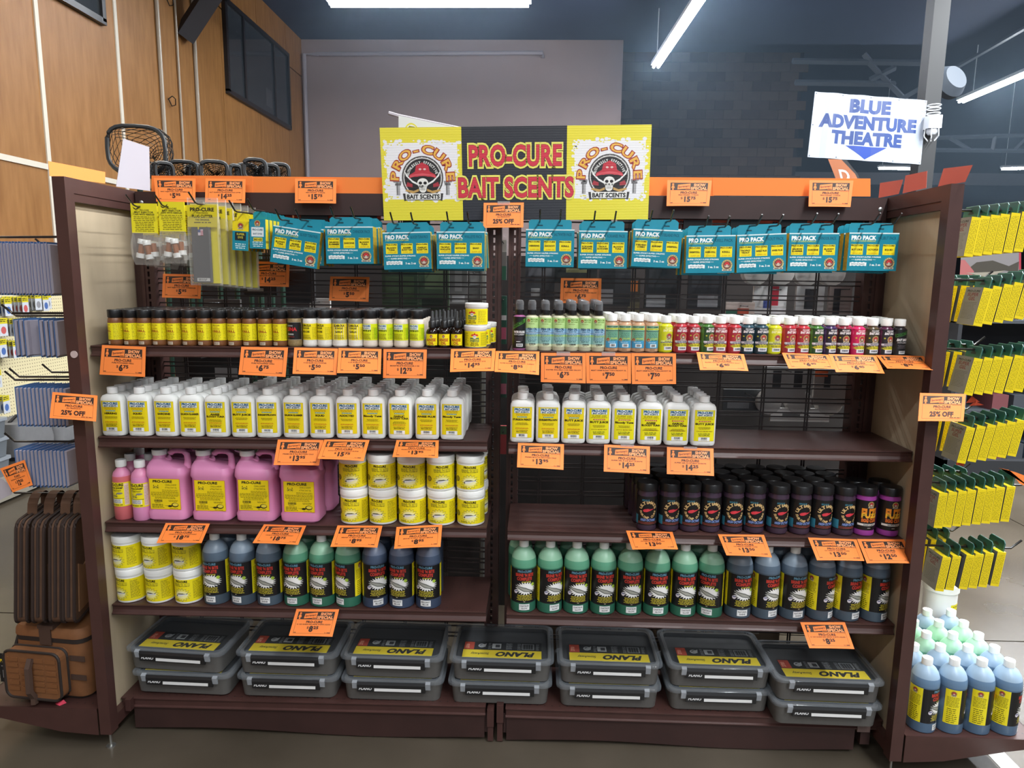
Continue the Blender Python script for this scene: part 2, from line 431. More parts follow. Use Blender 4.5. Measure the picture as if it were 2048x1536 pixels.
steel('roof_truss', 'long dark steel truss low on the right below the hanging tubes', [
    ('top_chord', (A(1866, 276, 12), A(2060, 270, 12))), ('bottom_chord', (A(1866, 300, 12), A(2060, 302, 12))), ('web_bar', (A(1900, 276, 12), A(1940, 300, 12))),
    ('web_bar', (A(1990, 273, 12), A(1985, 302, 12))), ('web_bar', (A(2030, 300, 12), A(2055, 275, 12)))], .04)
steel('roof_purlin', 'dark roof purlin slanting up towards the right lamp', [('bar', (A(1800, 200, 8), A(2060, 50, 8)))], .03)
struct('trim_1', MB().box(5.9, 17.8, 20, 20.1, 4.4, 4.75).mesh('trim_1', mat('pale_bulkhead', '7a7a80', 0.7)))
p = MB().tube([(-3.86, YB-.06, 0.5), (-3.86, YB-.06, 5.15), (-3.6, YB-.06, 5.15), (0.16, YB-.06, 5.18), (.16, YB-.06, 5.1)], .035, 8)
put('wall_pipe', p.mesh('wall_pipe', mat('pipe_mauve', 'a09aa2', 0.45), True), label='mauve painted pipe up the back wall corner and across under the ceiling', cat='pipe')

# ------------------------------------------------------------------ lamps in view
TUBE = mat('tube_glow', 'f4f9ff', 0.5, emit=60.0)
LCASE = mat('lamp_case', 'dfe6ee', 0.4)
def tube_lamp(label, p0, p1, drops=()):
    p0, p1 = np.array(p0, float), np.array(p1, float); d = (p1-p0)/np.linalg.norm(p1-p0); s = np.cross(d, (0, 0, 1.0))
    t = thing('strip_light', label, 'lamp', p0, group='fluorescent strip lights')
    c = MB()
    q = [p0*0-s*.07, p0*0+s*.07]; e = p1-p0
    c.add([q[0]+(0, 0, .03), q[1]+(0, 0, .03), q[1]+e+(0, 0, .03), q[0]+e+(0, 0, .03), q[0]+(0, 0, .08), q[1]+(0, 0, .08), q[1]+e+(0, 0, .08), q[0]+e+(0, 0, .08)],
          [(3, 2, 1, 0), (4, 5, 6, 7), (0, 1, 5, 4), (1, 2, 6, 5), (2, 3, 7, 6), (3, 0, 4, 7)])
    put('lamp_case', c.mesh('lamp_case', LCASE), t)
    for k in (-1, 1): put('tube', MB().tube([s*.035*k+d*.03, s*.035*k+e-d*.03], .019, 8).mesh('tube', TUBE, True), t)
    for f in drops: put('suspension_rod', MB().tube([e*f+(0, 0, .08), e*f+(0, 0, (ZC if p0[1]+e[1]*f < 10.2 else 6.4)-p0[2]-.004)], .008, 5).mesh('suspension_rod', LCASE), t)
tube_lamp('bright strip light across the top of the picture above the yellow sign', (-2.37, 6.24, 4.6), (0.0, 6.24, 4.6), (.1, .9))
tube_lamp('long bright strip light running away at top centre right', (1.84, 8.68, 4.6), (1.95, 4.4, 4.6), (0.02, .5))
tube_lamp('bright strip light at the right edge above the dark aisle', (7.49, 10.69, 4.6), (7.4, 6.2, 4.6), (.08, .6))
tube_lamp('faint distant strip light behind the banner bottom edge', aty(1757, 337, 16), aty(1832, 338, 16), (.1, .9))
tube_lamp('faint distant strip light at the right edge below the truss', aty(2003, 338, 16), aty(2070, 337, 16), (.1, .9))

# ------------------------------------------------------------------ gondola frames
ZS = {'A': 1.297, 'B': 1.013, 'C': 0.7375, 'D': 0.4585, 'E': 0.1258}
YF, HG, WS = -0.290, 0.0324, 1.21
def shz(k, x):                     # the left unit leans a few millimetres
    return ZS[k]+(-0.0055+0.0105*(x+1.242)/1.21 if x < 0 else 0.0)
def upright(x0, x1):
    m = MB(); w = (x1-x0)
    m.box(x0, x0+w*.22, -.03, .03, .02, 1.775); m.box(x1-w*.22, x1, -.03, .03, .02, 1.775)
    m.box(x0+w*.22, x0+w*.42, -.026, .0, .02, 1.775); m.box(x1-w*.42, x1-w*.22, -.026, 0, .02, 1.775)
    z = .04
    while z < 1.76:
        m.box(x0+w*.42, x1-w*.42, -.026, 0, z, z+.008); z += .025
    return m.mesh('upright', BROWN)
UPR = {'left': ((-1.218, -1.172), (-.056, -.008)), 'right': ((.016, .056), (1.172, 1.222))}
for side, (u0, u1) in UPR.items():
    g = thing('wire_gondola', 'brown slotted steel frame and wire back of the %s shelf section' % side, 'shelving', ((u0[0]+u1[1])/2, 0, 0))
    gx = g.location.x
    L = put
    for u in (u0, u1): L('upright', upright(u[0]-gx, u[1]-gx), g)
    m = MB().box(u0[0]-gx, u1[1]-gx, -.034, -.006, 1.705, 1.775); L('top_rail', m.mesh('top_rail', BROWN_DK), g)
    for x in ((u0[0]+.02, u1[1]-.02) if side == 'left' else (u1[1]-.02,)):
        b = MB().lathe([(.002, -.004), (.006, -.004), (.007, -.001), (.004, 0.001)], 10)
        o = L('bolt', b.mesh('bolt', STEEL, True), g, (x-gx, -.036, 1.74), (math.pi/2, 0, 0))
    wg = MB(); x0, x1 = u0[1]-gx, u1[0]-gx; dense = side == 'left'
    z = .22
    while z < 1.70:
        for dz in (0, .014): wg.box(x0, x1, -.010, -.006, z+dz, z+dz+.0045)
        z += .0405 if dense else .049
    x = x0+.07
    while x < x1:
        for dx in (0, .008): wg.box(x+dx, x+dx+.0045, -.006, -.002, .2, 1.70)
        x += .150
    L('wire_grid', wg.mesh('wire_grid', WIRE), g, kind='stuff')
    # base leg, kick plate
    for x in (u0[0]+.01, u1[1]-.04):
        L('base_leg', MB().box(x-gx, x-gx+.03, -.268, -.03, .03, .10).mesh('base_leg', BROWN_DK), g)
    xa, xb = (-1.205, -.036) if side == 'left' else (.036, 1.16)
    top, bot = [], []
    for k in range(25):
        q = k/24; x = xa+(xb-xa)*q
        top.append((x-gx, .098+.004*math.sin(q*9))); bot.append((x-gx, .004+.012*math.sin(math.pi*q*1.2+.6)**2))
    L('kick_plate', MB().prism(top+bot[::-1], 'y', -.274, -.270).mesh('kick_plate', BROWN_DK), g)
    L('backing_panel', MB().box(u0[1]-gx, u1[0]-gx, .30, .31, .1, 1.45).mesh('backing_panel', mat('dark_other_side', '211d1d', 0.8)), g) if False else None

def shelf(k, side, label):
    x0, x1 = (-HG-WS, -HG) if side == 'left' else (HG, HG+WS)
    t = thing('shelf', label, 'shelf', (x0, 0, shz(k, x0)))
    tilt = (shz(k, x1)-shz(k, x0))/WS
    t.rotation_euler = (0, -math.atan(tilt), 0)
    yf = YF if k != 'E' else -0.2823
    put('deck', MB().box(0, WS, yf+.004, -.032, -.004, -.0005).mesh('deck', BROWN), t)
    lip = [(yf+.004, 0), (yf, -.001), (yf, -.004), (yf+.004, -.006), (yf+.005, -.018), (yf+.001, -.026), (yf-.004, -.030), (yf-.003, -.033), (yf+.018, -.033), (yf+.018, -.030), (yf+.009, -.022), (yf+.008, -.003)]
    if k == 'E': lip = [(yf+.004, 0), (yf, -.001), (yf, -.004), (yf+.006, -.006), (yf+.006, -.027), (yf, -.030), (yf, -.033), (yf+.012, -.033), (yf+.01, -.004)]
    put('front_lip', MB().prism(lip, 'x', .0005, WS-.0005).mesh('front_lip', BROWN), t)
    for a in (0, WS-.002):
        put('side_flange', MB().prism([(yf+.006, -.004), (yf+.006, -.03), (-.2, -.045), (-.034, -.075), (-.034, -.004)], 'x', a, a+.002).mesh('side_flange', BROWN_DK), t)
    pf = MB()
    for j in range(47):
        for yy in ((yf+.022,), (yf+.022, -.12, -.095, -.07))[k != 'E']:
            x = .03+j*.0245
            pf.add([(x+.0028*math.cos(a), yy+.0028*math.sin(a), .0002) for a in (0, 1.047, 2.094, 3.14, 4.19, 5.236)], [list(range(6))])
    put('perforations', pf.mesh('perforations', BLACKP), t, kind='stuff')
    return t
for k, n in (('A', 'top shelf of jars'), ('B', 'second shelf of white bottles'), ('C', 'third shelf of jugs and jars'), ('D', 'fourth shelf of tall bottles'), ('E', 'low perforated base shelf under the tackle boxes')):
    for side in ('left', 'right'):
        shelf(k, side, 'brown steel %s in the %s section' % (n, side))

# ------------------------------------------------------------------ end panels
for s, side in ((-1, 'left'), (1, 'right')):
    t = thing('gondola_end', 'brown framed beige end panel closing the %s end of the shelves' % side, 'panel', (s*1.222, -.375, 0))
    def bx(n, x0, x1, y0, y1, z0, z1, m):
        a, b = sorted((s*x0, s*x1)); return put(n, MB().box(a, b, y0, y1, z0, z1).mesh(n, m), t)
    bx('front_post', 0, .036, 0, .038, .052, 1.777, BROWN)
    bx('rear_post', 0, .036, .36, .40, .052, 1.777, BROWN)
    bx('top_bar', .001, .035, .038, .36, 1.735, 1.777, BROWN)
    bx('top_bead', .004, .02, .038, .36, 1.712, 1.735, BROWN)
    bx('bottom_bar', .001, .035, .038, .36, .06, .10, BROWN)
    bx('board', .0255, .030, .038, .36, .10, 1.735, BOARD)
    bx('front_bead', .006, .0255, .038, .046, .10, 1.712, BROWN_DK)
    f = MB().lathe([(.004, .06), (.004, .006), (.014, .004), (.014, 0)], 12, cx=s*.016, cy=.018)
    put('levelling_foot', f.mesh('levelling_foot', STEEL, True), t)
    if s < 0:
        d = MB().lathe([(.001, 0), (.0105, 0), (.0105, .002), (.001, .002)], 16)
        put('round_sticker', d.mesh('round_sticker', mat('sticker', 'c9b4b0', 0.5)), t, (-.014, -.0005, 1.274), (math.pi/2, 0, 0))
    else:
        bx('base_clip', -.06, -.02, .09, .11, .085, .125, mat('worn_steel', '6d5a55', 0.4))
m = MB().box(-.018, .0, -.30, -.28, .085, .125); put('base_bracket', m.mesh('base_bracket', BROWN), None, (-1.20, 0, 0), label='small brown bracket end at the lower left kick plate corner', cat='bracket')
for x, y0, z0, z1, lab in ((-.027, -.285, .06, .118, 'left of the two brown bracket ends between the base shelves'), (.004, -.284, .075, .135, 'right of the two brown bracket ends between the base shelves')):
    m = MB().box(x, x+.022, y0, -.04, z0, z1); m.box(x+.002, x+.020, y0+.006, y0+.012, .005, z0)
    put('base_bracket', m.mesh('base_bracket', BROWN), label=lab, cat='bracket')

# ------------------------------------------------------------------ artwork
YEL, INK = 'f2df1c', '1d1a14'
def emblem(d, cx, cy, r, L=1, big=False, arch='e0b040'):
    """round pirate crest: arch of letters, red hat, skull, crossed blades, name ribbon"""
    X = lambda x, y: (cx+x*r, cy+y*r)
    if big:
        d.ell(cx, cy, r, r*1.02, '55504e', L, 36); d.ell(cx, cy, r*.93, r*.95, 'd8d4d0', L+1, 36, inner=.95); d.ell(cx, cy, r*.86, r*.88, '241f20', L+1, 36)
        for k in range(9): d.ell(*X(.93*math.cos(math.radians(20+17.5*k)), .95*math.sin(math.radians(20+17.5*k))), r*.022, r*.022, 'e8e4e0', L+2, 8)
        d.arc('RUTHLESSLY', cx, cy, r*.66, 172, 96, r*.13, 'f2f0ea', .03, L+2, sx=.8); d.arc('EFFECTIVE', cx, cy, r*.66, 86, 14, r*.13, 'f2f0ea', .03, L+2, sx=.8)
        for sx in (-1, 1):
            d.poly([X(sx*1.02, -.16), X(sx*1.42, -.10), X(sx*1.55, -.02), X(sx*1.40, -.22), X(sx*1.28, -.24), X(sx*1.05, -.30)], '8d898a', L+1)
            d.rect(cx+r*(sx*1.2-.09), cy-r*.82, cx+r*(sx*1.2+.09), cy-r*.2, 'a9a6a6', L+1); d.rect(cx+r*(sx*1.2-.06), cy-r*.8, cx+r*(sx*1.2-.03), cy-r*.2, '3b3838', L+2)
            d.rect(cx+r*(sx*1.2-.14), cy-r*.36, cx+r*(sx*1.2+.14), cy-r*.26, '6d696a', L+2)
            # blade and hilt
            d.poly([X(sx*.88, .36), X(sx*.80, .08), X(sx*.5, -.22), X(sx*.22, -.36), X(sx*.18, -.30), X(sx*.5, -.12), X(sx*.72, .10)], 'f0eeea', L+3)
            d.poly([X(-sx*.2, -.52), X(-sx*.45, -.62), X(-sx*.8, -.55), X(-sx*.86, -.62), X(-sx*.5, -.74), X(-sx*.2, -.64)], 'c49a58', L+3)
            d.poly([X(-sx*.5, -.45), X(-sx*.82, -.40), X(-sx*.74, -.20), X(-sx*.5, -.30)], 'a8323c', L+2)
        d.poly([X(-.62, .14), X(-.66, -.02), X(-.4, .05), X(.4, .05), X(.66, -.02), X(.62, .14), X(.36, .28), X(.3, .56), X(0, .72), X(-.3, .56), X(-.36, .28)], 'c2303d', L+4)
        d.poly([X(-.60, .12), X(-.64, 0), X(-.35, .08), X(.35, .08), X(.64, 0), X(.60, .12), X(0, .22)], 'd8525c', L+5)
        for sx in (-1, 1): d.ell(*X(sx*.11, .40), r*.07, r*.05, 'e3c0b8', L+5, 8)
        d.ell(*X(0, -.08), r*.44, r*.16, '1c1718', L+5, 20)
        d.ell(*X(0, -.26), r*.27, r*.24, 'eeebe4', L+6, 20); d.poly([X(-.2, -.36), X(.2, -.36), X(.16, -.62), X(.07, -.70), X(-.07, -.70), X(-.16, -.62)], 'eeebe4', L+6)
        for sx in (-1, 1): d.ell(*X(sx*.115, -.25), r*.085, r*.075, '1c1718', L+7, 12)
        d.poly([X(-.04, -.42), X(.04, -.42), X(0, -.32)], '1c1718', L+7)
        for k in range(7): d.rect(cx+r*(-.115+.034*k), cy-r*.60, cx+r*(-.105+.034*k), cy-r*.50, '5d5550', L+7)
        d.rect(cx-r*.14, cy-r*.552, cx+r*.14, cy-r*.545, '5d5550', L+7)
        d.poly([X(-.98, -.74), X(.98, -.74), X(.92, -1.1), X(.8, -1.06), X(-.8, -1.06), X(-.92, -1.1)], '3a3636', L+5)
        d.poly([X(-.86, -.74), X(.86, -.74), X(.84, -1.03), X(-.84, -1.03)], 'e9e6e0', L+6)
        d.text('BAIT SCENTS', cx, cy-r*.985, r*.2, '1d1a1a', w=r*1.6, bold=.045, L=L+7)
        for c, b, l in (('a5382e', .085, L+3), ('ecb54a', .02, L+4)):
            d.arc('PRO-CURE', cx, cy-r*.02, r*1.16, 189, -9, r*.40, c, b, l, sx=1.5)
    else:
        d.ell(cx, cy, r, r, arch, L, 14); d.ell(cx, cy, r*.74, r*.74, '6e4238', L+1, 14)
        for k in range(8):
            a = math.radians(170-160*k/7); d.rect(cx+r*.87*math.cos(a)-r*.05, cy+r*.87*math.sin(a)-r*.08, cx+r*.87*math.cos(a)+r*.05, cy+r*.87*math.sin(a)+r*.08, '7c3324', L+1)
        d.poly([X(-.55, .05), X(.55, .05), X(.3, .5), X(0, .6), X(-.3, .5)], 'c43a3a', L+2)
        d.ell(*X(0, -.15), r*.26, r*.28, 'e8d6c4', L+2, 10)
        for sx in (-1, 1):
            d.ell(*X(sx*.1, -.12), r*.08, r*.08, '2a1a18', L+3, 6); d.poly([X(sx*.62, .1), X(sx*.2, -.38), X(sx*.3, -.42)], 'e8d6c4', L+2)
        d.rect(cx-r*.85, cy-r*1.05, cx+r*.85, cy-r*.72, 'd8d2c0', L+2); d.lines(cx-r*.7, cx+r*.7, [cy-r*.95], r*.14, '2a1a18', L+3, jag=0)
    return d

# ---- orange price tag
TW, TH = 0.132, 0.087
def art_tag(brand, sub, price, off=None, reg=True):
    W, H = TW, TH; d = D(); O, K = 'ff8a3d', '3a2218'
    d.rect(0, 0, W, H, O, 0); d.frame(W*.075, H*.09, W*.925, H*.9, .0006, K, 1)
    d.rect(W*.075, H*.61, W*.925, H*.9, '38251c', 1)
    x, y = W*.135, H*.62        # little hatted angler
    d.ell(x, y+H*.20, W*.020, H*.022, O, 2, 8); d.poly([(x-W*.03, y+H*.215), (x+W*.03, y+H*.215), (x+W*.015, y+H*.25), (x-W*.015, y+H*.25)], O, 2)
    d.poly([(x-W*.022, y+H*.17), (x+W*.022, y+H*.17), (x+W*.04, y+H*.06), (x+W*.015, y+H*.08), (x+W*.018, y), (x-W*.018, y), (x-W*.015, y+H*.08), (x-W*.04, y+H*.06)], O, 2)
    d.poly([(W*.235, H*.64), (W*.245, H*.82), (W*.53, H*.87), (W*.525, H*.70), (W*.46, H*.70), (W*.40, H*.66)], O, 2)
    d.text("Sportsmen's", W*.38, H*.725, H*.075, '5a2a18', w=W*.25, bold=.03, L=3, rot=.11, shear=.2); d.rect(W*.42, H*.64, W*.525, H*.70, O, 3); d.text('Show', W*.472, H*.65, H*.045, '5a2a18', w=W*.08, bold=.03, L=4)
    d.text('SHOW', W*.735, H*.765, H*.105, 'ffa468', w=W*.26, bold=.05, L=2); d.text('SPECIAL', W*.725, H*.635, H*.105, 'ffa468', w=W*.37, bold=.05, L=2)
    d.lines(W*.72, W*.92, [H*.575], H*.012, K, 2, jag=0)
    d.text(brand, W*.5, H*.475, H*.085, K, w=W*.38*len(brand)/8, bold=.04, L=2)
    d.text(sub, W*.5, H*.405, H*.042, K, w=min(W*.78, W*.026*len(sub)), bold=.03, L=2)
    if off: d.text(off, W*.5, H*.17, H*.17, K, w=W*.52, bold=.055, L=2); d.lines(W*.68, W*.92, [H*.115], H*.022, K, 2, jag=0)
    else:
        a, c = price; n = len(a)
        wa = W*.088*n*(.95 if n > 1 else 1); x0 = W*.5-(W*.06+wa+W*.13)/2
        d.text('$', x0+W*.022, H*.265, H*.085, K, w=W*.052, bold=.012, L=2)
        d.text(a, x0+W*.06+wa/2, H*.165, H*.20, K, w=wa, bold=.06, L=2)
        d.text(c, x0+W*.065+wa+W*.06, H*.255, H*.105, K, w=W*.12, bold=.05, L=2)
        d.lines(W*.085, W*.14, [H*.115], H*.022, K, 2, jag=0)
        d.text('Reg $', W*.82, H*.112, H*.034, K, w=W*.06, bold=.02, L=2); d.lines(W*.855, W*.92, [H*.112], H*.03, K, 2, jag=0)
    return d

# ---- flat eight ounce bottle
def art_white(lines, gel):
    d = D(); w = .030; Y0, Y1 = .017, .112
    d.rect(-w, Y0, w, Y1, 'f0d916' if not gel else 'ece21a', 0); d.rect(-.017, Y0, .017, Y0+.012, 'f4f4f0', 1)
    d.frame(-w, Y0+.0, w, Y1, .0007, 'd9b818', 1)
    d.rect(-.024, Y1-.019, .024, Y1-.003, '2f7e93', 1); d.rect(-.0232, Y1-.0185, .0232, Y1-.0036, 'f3f6f4', 2)
    d.text('PRO-CURE', 0, Y1-.0112, .0068, '1f5f86', w=.044, bold=.07, L=3); d.text('BAIT SCENTS', 0, Y1-.0177, .0048, '174a63', w=.040, bold=.055, L=3)
    if gel:
        d.text('SUPER GEL', 0, Y1-.0265, .0056, '7a4a1c', w=.045, bold=.0, L=2, shear=.25); d.lines(-.025, .025, [Y1-.0295], .001, '6a5a18', 2, 5, 0)
        d.rect(-.018, Y1-.0365, .018, Y1-.0325, 'c25a24', 2); d.lines(-.015, .015, [Y1-.0355], .0016, 'f0d0a0', 3, 4, 0); y = Y1-.045
    else:
        d.lines(-.022, .022, [Y1-.0225, Y1-.0265], .0014, 'b0641c', 2, 5, .1, True)
        d.rect(-.015, Y1-.0325, .015, Y1-.029, '4a8a8e', 2); d.lines(-.013, .013, [Y1-.0315], .0014, 'c9e0d8', 3, 4, 0); y = Y1-.0415
    for t in lines:
        d.text(t, 0, y, .0056, '33250a', w=min(.055, .0056*len(t)), bold=.06, L=2); y -= .0068
    d.lines(-.021, .021, [y-.002*k+.001 for k in range(1, 5)], .001, '8a7412', 2, len(lines[0]), .15, True)
    if gel: d.text('CATCH MORE FISH!', 0, Y0+.0285, .0032, '8a5a14', w=.048, bold=.02, L=2, shear=.2)
    else: d.lines(-.02, .02, [Y0+.0295, Y0+.0275], .0012, 'c8601c', 2, 7, .1, True)
    d.text('8 OZ. SQUEEZE BOTTLE' if not gel else '8 OZ. SUPER GEL', 0, Y0+.0215, .0028, '8a4a10' if not gel else '2a5a2a', w=.036, bold=.03, L=2); d.text('PRO-CURE INC.', 0, Y0+.017, .003, '2b2410', w=.034, bold=.04, L=2)
    d.lines(-.018, .018, [Y0+.0135], .0008, '6a5a18', 2, 9, 0)
    d.bars(-.009, Y0+.005, .009, Y0+.011, L=2, seed=len(lines[0])); d.lines(-.009, .009, [Y0+.002], .001, '555555', 2, 2, 0)
    return d
secs = [sell(.030, .015, 3, 0), sell(.0345, .0185, 3.4, .003), sell(.0365, .020, 3.6, .010), sell(.0365, .020, 3.6, .112), sell(.035, .0195, 3.4, .120), sell(.031, .0165, 3, .127), sell(.020, .013, 2.4, .1315), sell(.0115, .0105, 2, .133), sell(.0115, .0105, 2, .136)]
B_WHITE = MB().loft(secs).mesh('white_bottle', WHITEP, True)
cap = MB().lathe([(.0135, .1335), (.0158, .1345), (.0164, .1505), (.0160, .153), (.009, .1535), (.009, .1522), (.004, .1522)], 18)
C_WHITE = cap.mesh('flip_cap', mat('cap_white', 'f4f4f2', 0.35), True)
LB = {}
def T_white(lines, gel):
    k = ('w', tuple(lines), gel)
    if k not in LB: LB[k] = T('oil_bottle', 'bottle', [('body', B_WHITE), ('flip_cap', C_WHITE), ('printed_label', art_white(lines, gel).build('label', on_sell(.0365, .020, 3.6), P_GLOSS, .006))])
    return LB[k]

# ---- shaker jars
def jar_parts(r, h, fill, lidc=BLACKP, clearband=0.0):
    z1 = h*.78
    prof = [(r*.86, 0), (r*.98, .003), (r, .008), (r*.97, .014), (r*.97, z1-.012), (r*.93, z1-.004), (r*.82, z1), (r*.8, z1+.004)]
    body = MB().lathe(prof, 20, mis=[0, 0, 0, 0, 1 if clearband else 0, 0, 0]).mesh('jar', [fill, fill] if not clearband else [fill, fill], True)
    n = 24; lid = MB(); secs_ = []
    for z, q in ((z1, .9), (z1+.001, .93), (h-.002, .93), (h, .89)):
        secs_.append([(r*q*(1+.012*(k % 2))*math.cos(2*math.pi*k/n), r*q*(1+.012*(k % 2))*math.sin(2*math.pi*k/n), z) for k in range(n)])
    lid.loft(secs_)
    return body, lid.mesh('shaker_lid', lidc, True)
RK, HK = .0222, .108
KR = mat('krill_powder', '7c4e2c', 0.4, noise=.2, scale=300)
def art_krill():
    d = D(); y0, y1 = .018, .068
    d.rect(-.052, y0, .052, y1, 'f5e61c', 0)
    for c in (0.0, .070, -.070):
        pass
    d.text('PRO-CURE', 0, y1-.007, .0032, '8a4a20', w=.022, bold=.03, L=1); d.text('PURE', 0, y1-.012, .003, 'c88a20', w=.011, bold=.02, L=1); d.text('POWDERED', 0, y1-.017, .003, '9a5a20', w=.022, bold=.02, L=1)
    d.text('KRILL', 0, y1-.0265, .0070, 'a0441c', w=.027, bold=.05, L=1)
    d.lines(-.014, .014, [y1-.031, y1-.035, y1-.039, y1-.043, y1-.047], .0013, '7a6418', 1, 3, .2, True)
    d.lines(.020, .050, [y1-.004-.0042*k for k in range(11)], .0012, '7a7018', 1, 8, .35); d.lines(-.05, -.02, [y1-.004-.0042*k for k in range(11)], .0012, '7a7018', 1, 6, .35)
    return d
_b, _l = jar_parts(RK, HK, KR)
T_KRILL = T('krill_jar', 'jar', [('jar', _b), ('shaker_lid', _l), ('printed_label', art_krill().build('label', on_cyl(RK*.97+.0003), P_GLOSS, .004)), ('mill_sticker', D().rect(-.009, .004, .009, .013, 'c9b9a4', 0).lines(-.008, .008, [.006, .009], .0015, '7a6a5a', 1).build('sticker', on_cyl(RK*.985+.0006), P_GLOSS, .004))])
def art_powder(a, b, c, top, blk=False, green=False):
    d = D(); y0, y1 = .021, .070
    if blk:
        d.rect(-.034, y0, .034, y1+.004, '1d1b1b', 0); d.frame(-.034, y0, .034, y1+.004, .0008, 'b8b0a0', 1)
        d.text(b, -.003, y1-.022, .0105, 'd02c30', w=.040, bold=.05, L=1); d.rect(-.014, y1-.009, .006, y1-.005, '8a8a88', 1); d.rect(-.014, y0+.014, .008, y0+.019, '9a9a96', 1); d.rect(-.014, y0+.008, .010, y0+.0095, 'a03030', 1)
        return d
    Yc = 'f3e01e' if not green else 'dfe81e'
    d.rect(-.046, y0, .046, y1, Yc, 0)
    if green:
        d.rect(-.016, y1-.017, .016, y1-.002, 'e8f0e8', 1); d.text(a, 0, y1-.009, .0058, '2a6a96', w=.029, bold=.05, L=2); d.text('BAIT SCENTS', 0, y1-.0155, .0038, '3a6a80', w=.026, bold=.03, L=2)
        d.text(b, 0, y1-.0225, .0042, '20321a', w=.034, bold=.05, L=2)
        d.rect(.026, y0+.004, .040, y1-.012, 'b8d81e', 1)
    else:
        d.text(a, 0, y1-.009, .0068, '2a2410', w=.033, bold=.05, L=1); d.text(b, 0, y1-.0165, .0052, '2a2410', w=.024, bold=.04, L=1); d.text(c, 0, y1-.027, .0056, '2a2410', w=.024, bold=.05, L=1)
    d.lines(-.016, .016, [y0+.0022*k+.003 for k in range(8 if green else 6)], .0011, '8a7a18', 1, 4, .1); d.rect(-.016, y0+.006, .016, y0+.0066, '5a5018', 1)
    d.lines(.02, .044, [y0+.004+.004*k for k in range(9)], .0012, '8a7a18', 1, 9, .3)
    return d
WP_ = mat('white_powder', 'e9e4dc', 0.5, noise=.05, scale=200); CP_ = mat('cream_powder', 'e6d8c8', 0.5, noise=.05, scale=200); TP_ = mat('tan_powder', '8f7850', 0.5, noise=.2, scale=200)
def T_shaker(kind):
    if ('s', kind) in LB: return LB[('s', kind)]
    fill = {'tuna': TP_, 'slam': WP_, 'garlic': WP_, 'bite': CP_}[kind]
    b, l = jar_parts(.0226, .110, fill)
    if kind == 'garlic':   # half full
        b = MB().lathe([(.0195, 0), (.0226, .004), (.0222, .014), (.0222, .070), (.0222, .074), (.021, .084), (.0186, .0865)], 20, mis=[0, 0, 0, 1, 1, 1]).mesh('jar', [WP_, mat('clear_band', '8d8c86', .15)], True)
    a = {'tuna': ('', 'TUNA', '', None, True), 'slam': ('SLAM-OLA', 'POWDER', 'PRO-CURE', None), 'garlic': ('SLAM-OLA', 'POWDER', 'GARLIC', None), 'bite': ('PRO-CURE', 'MONSTER BITE', '', None, False, True)}[kind]
    LB[('s', kind)] = T({'tuna': 'tuna_jar', 'slam': 'powder_jar', 'garlic': 'powder_jar', 'bite': 'enhancer_jar'}[kind], 'jar', [('jar', b), ('shaker_lid', l), ('printed_label', art_powder(*a).build('label', on_cyl(.0222), P_GLOSS, .004))])
    return LB[('s', kind)]
# ---- dropper bottle
AMB = mat('amber_glass', '1f120c', 0.08)
d = D(); d.rect(-.021, .007, .021, .041, 'f3dc1c', 0); emblem(d, 0, .0345, .0045, 1); d.text('ANISE', 0, .0195, .0085, 'b03a1c', w=.029, bold=.04, L=1); d.text('OIL', 0, .010, .0080, 'b03a1c', w=.016, bold=.04, L=1); d.lines(-.014, .014, [.0078], .0008, '5a3010', 1)
T_ANISE = T('dropper_bottle', 'bottle', [('body', MB().lathe([(.016, 0), (.0185, .002), (.0185, .046), (.016, .053), (.009, .058), (.009, .062)], 18).mesh('amber_body', AMB, True)),
    ('collar', MB().lathe([(.0105, .059), (.0115, .060), (.0112, .076), (.0085, .080)], 18).mesh('collar', BLACKP, True)),
    ('rubber_bulb', MB().lathe([(.0075, .079), (.0072, .086), (.0048, .090), (.0046, .106), (.0030, .109)], 12).mesh('bulb', mat('rubber', '2a2a2b', .6), True)),
    ('printed_label', d.build('label', on_cyl(.0188), P_GLOSS, .004))])
# ---- bait dye tub
d = D(); d.rect(-.085, .003, .085, .050, 'f3e01e', 0)
for cx in (0,):
    d.poly([(-.012, .036), (.012, .036), (.008, .0415), (.003, .0405), (0, .046), (-.003, .0405), (-.008, .0415)], 'd03434', 1); d.ell(0, .033, .0055, .005, 'f2ece0', 1, 10)
    for s in (-1, 1): d.ell(s*.002, .0335, .0014, .0014, '2a1a18', 2, 6)
    d.poly([(-.0135, .031), (-.006, .030), (0, .027), (.006, .030), (.0135, .031), (.0135, .018), (-.0135, .018)], '2f6a58', 1); d.text('PRO-CURE', 0, .0235, .0036, 'f3e01e', w=.024, bold=.04, L=2); d.text('BAIT SCENTS', 0, .0190, .0030, 'f3e01e', w=.024, bold=.03, L=2)
    d.text('BAD AZZ', 0, .0125, .0038, '6a4416', w=.021, bold=.04, L=1); d.text('BAIT DYE', 0, .0068, .0044, '6a4416', w=.025, bold=.04, L=1); d.lines(-.003, .003, [.0045], .001, '6a4416', 1)
d.lines(.019, .050, [.008+.0032*k for k in range(12)], .0011, '8a7a18', 1, 3, .2); d.lines(-.05, -.019, [.008+.0032*k for k in range(12)], .0011, '8a7a18', 1, 4, .2)
T_DYE = T('dye_tub', 'tub', [('tub', MB().lathe([(.031, 0), (.0332, .002), (.0332, .053)], 28).mesh('tub', WHITEP, True)), ('screw_lid', MB().lathe([(.0345, .0525), (.0352, .0535), (.0352, .0645), (.0335, .0662), (.030, .0664)], 28).mesh('screw_lid', WHITEP, True)), ('printed_label', d.build('label', on_cyl(.0335), P_GLOSS, .005))])
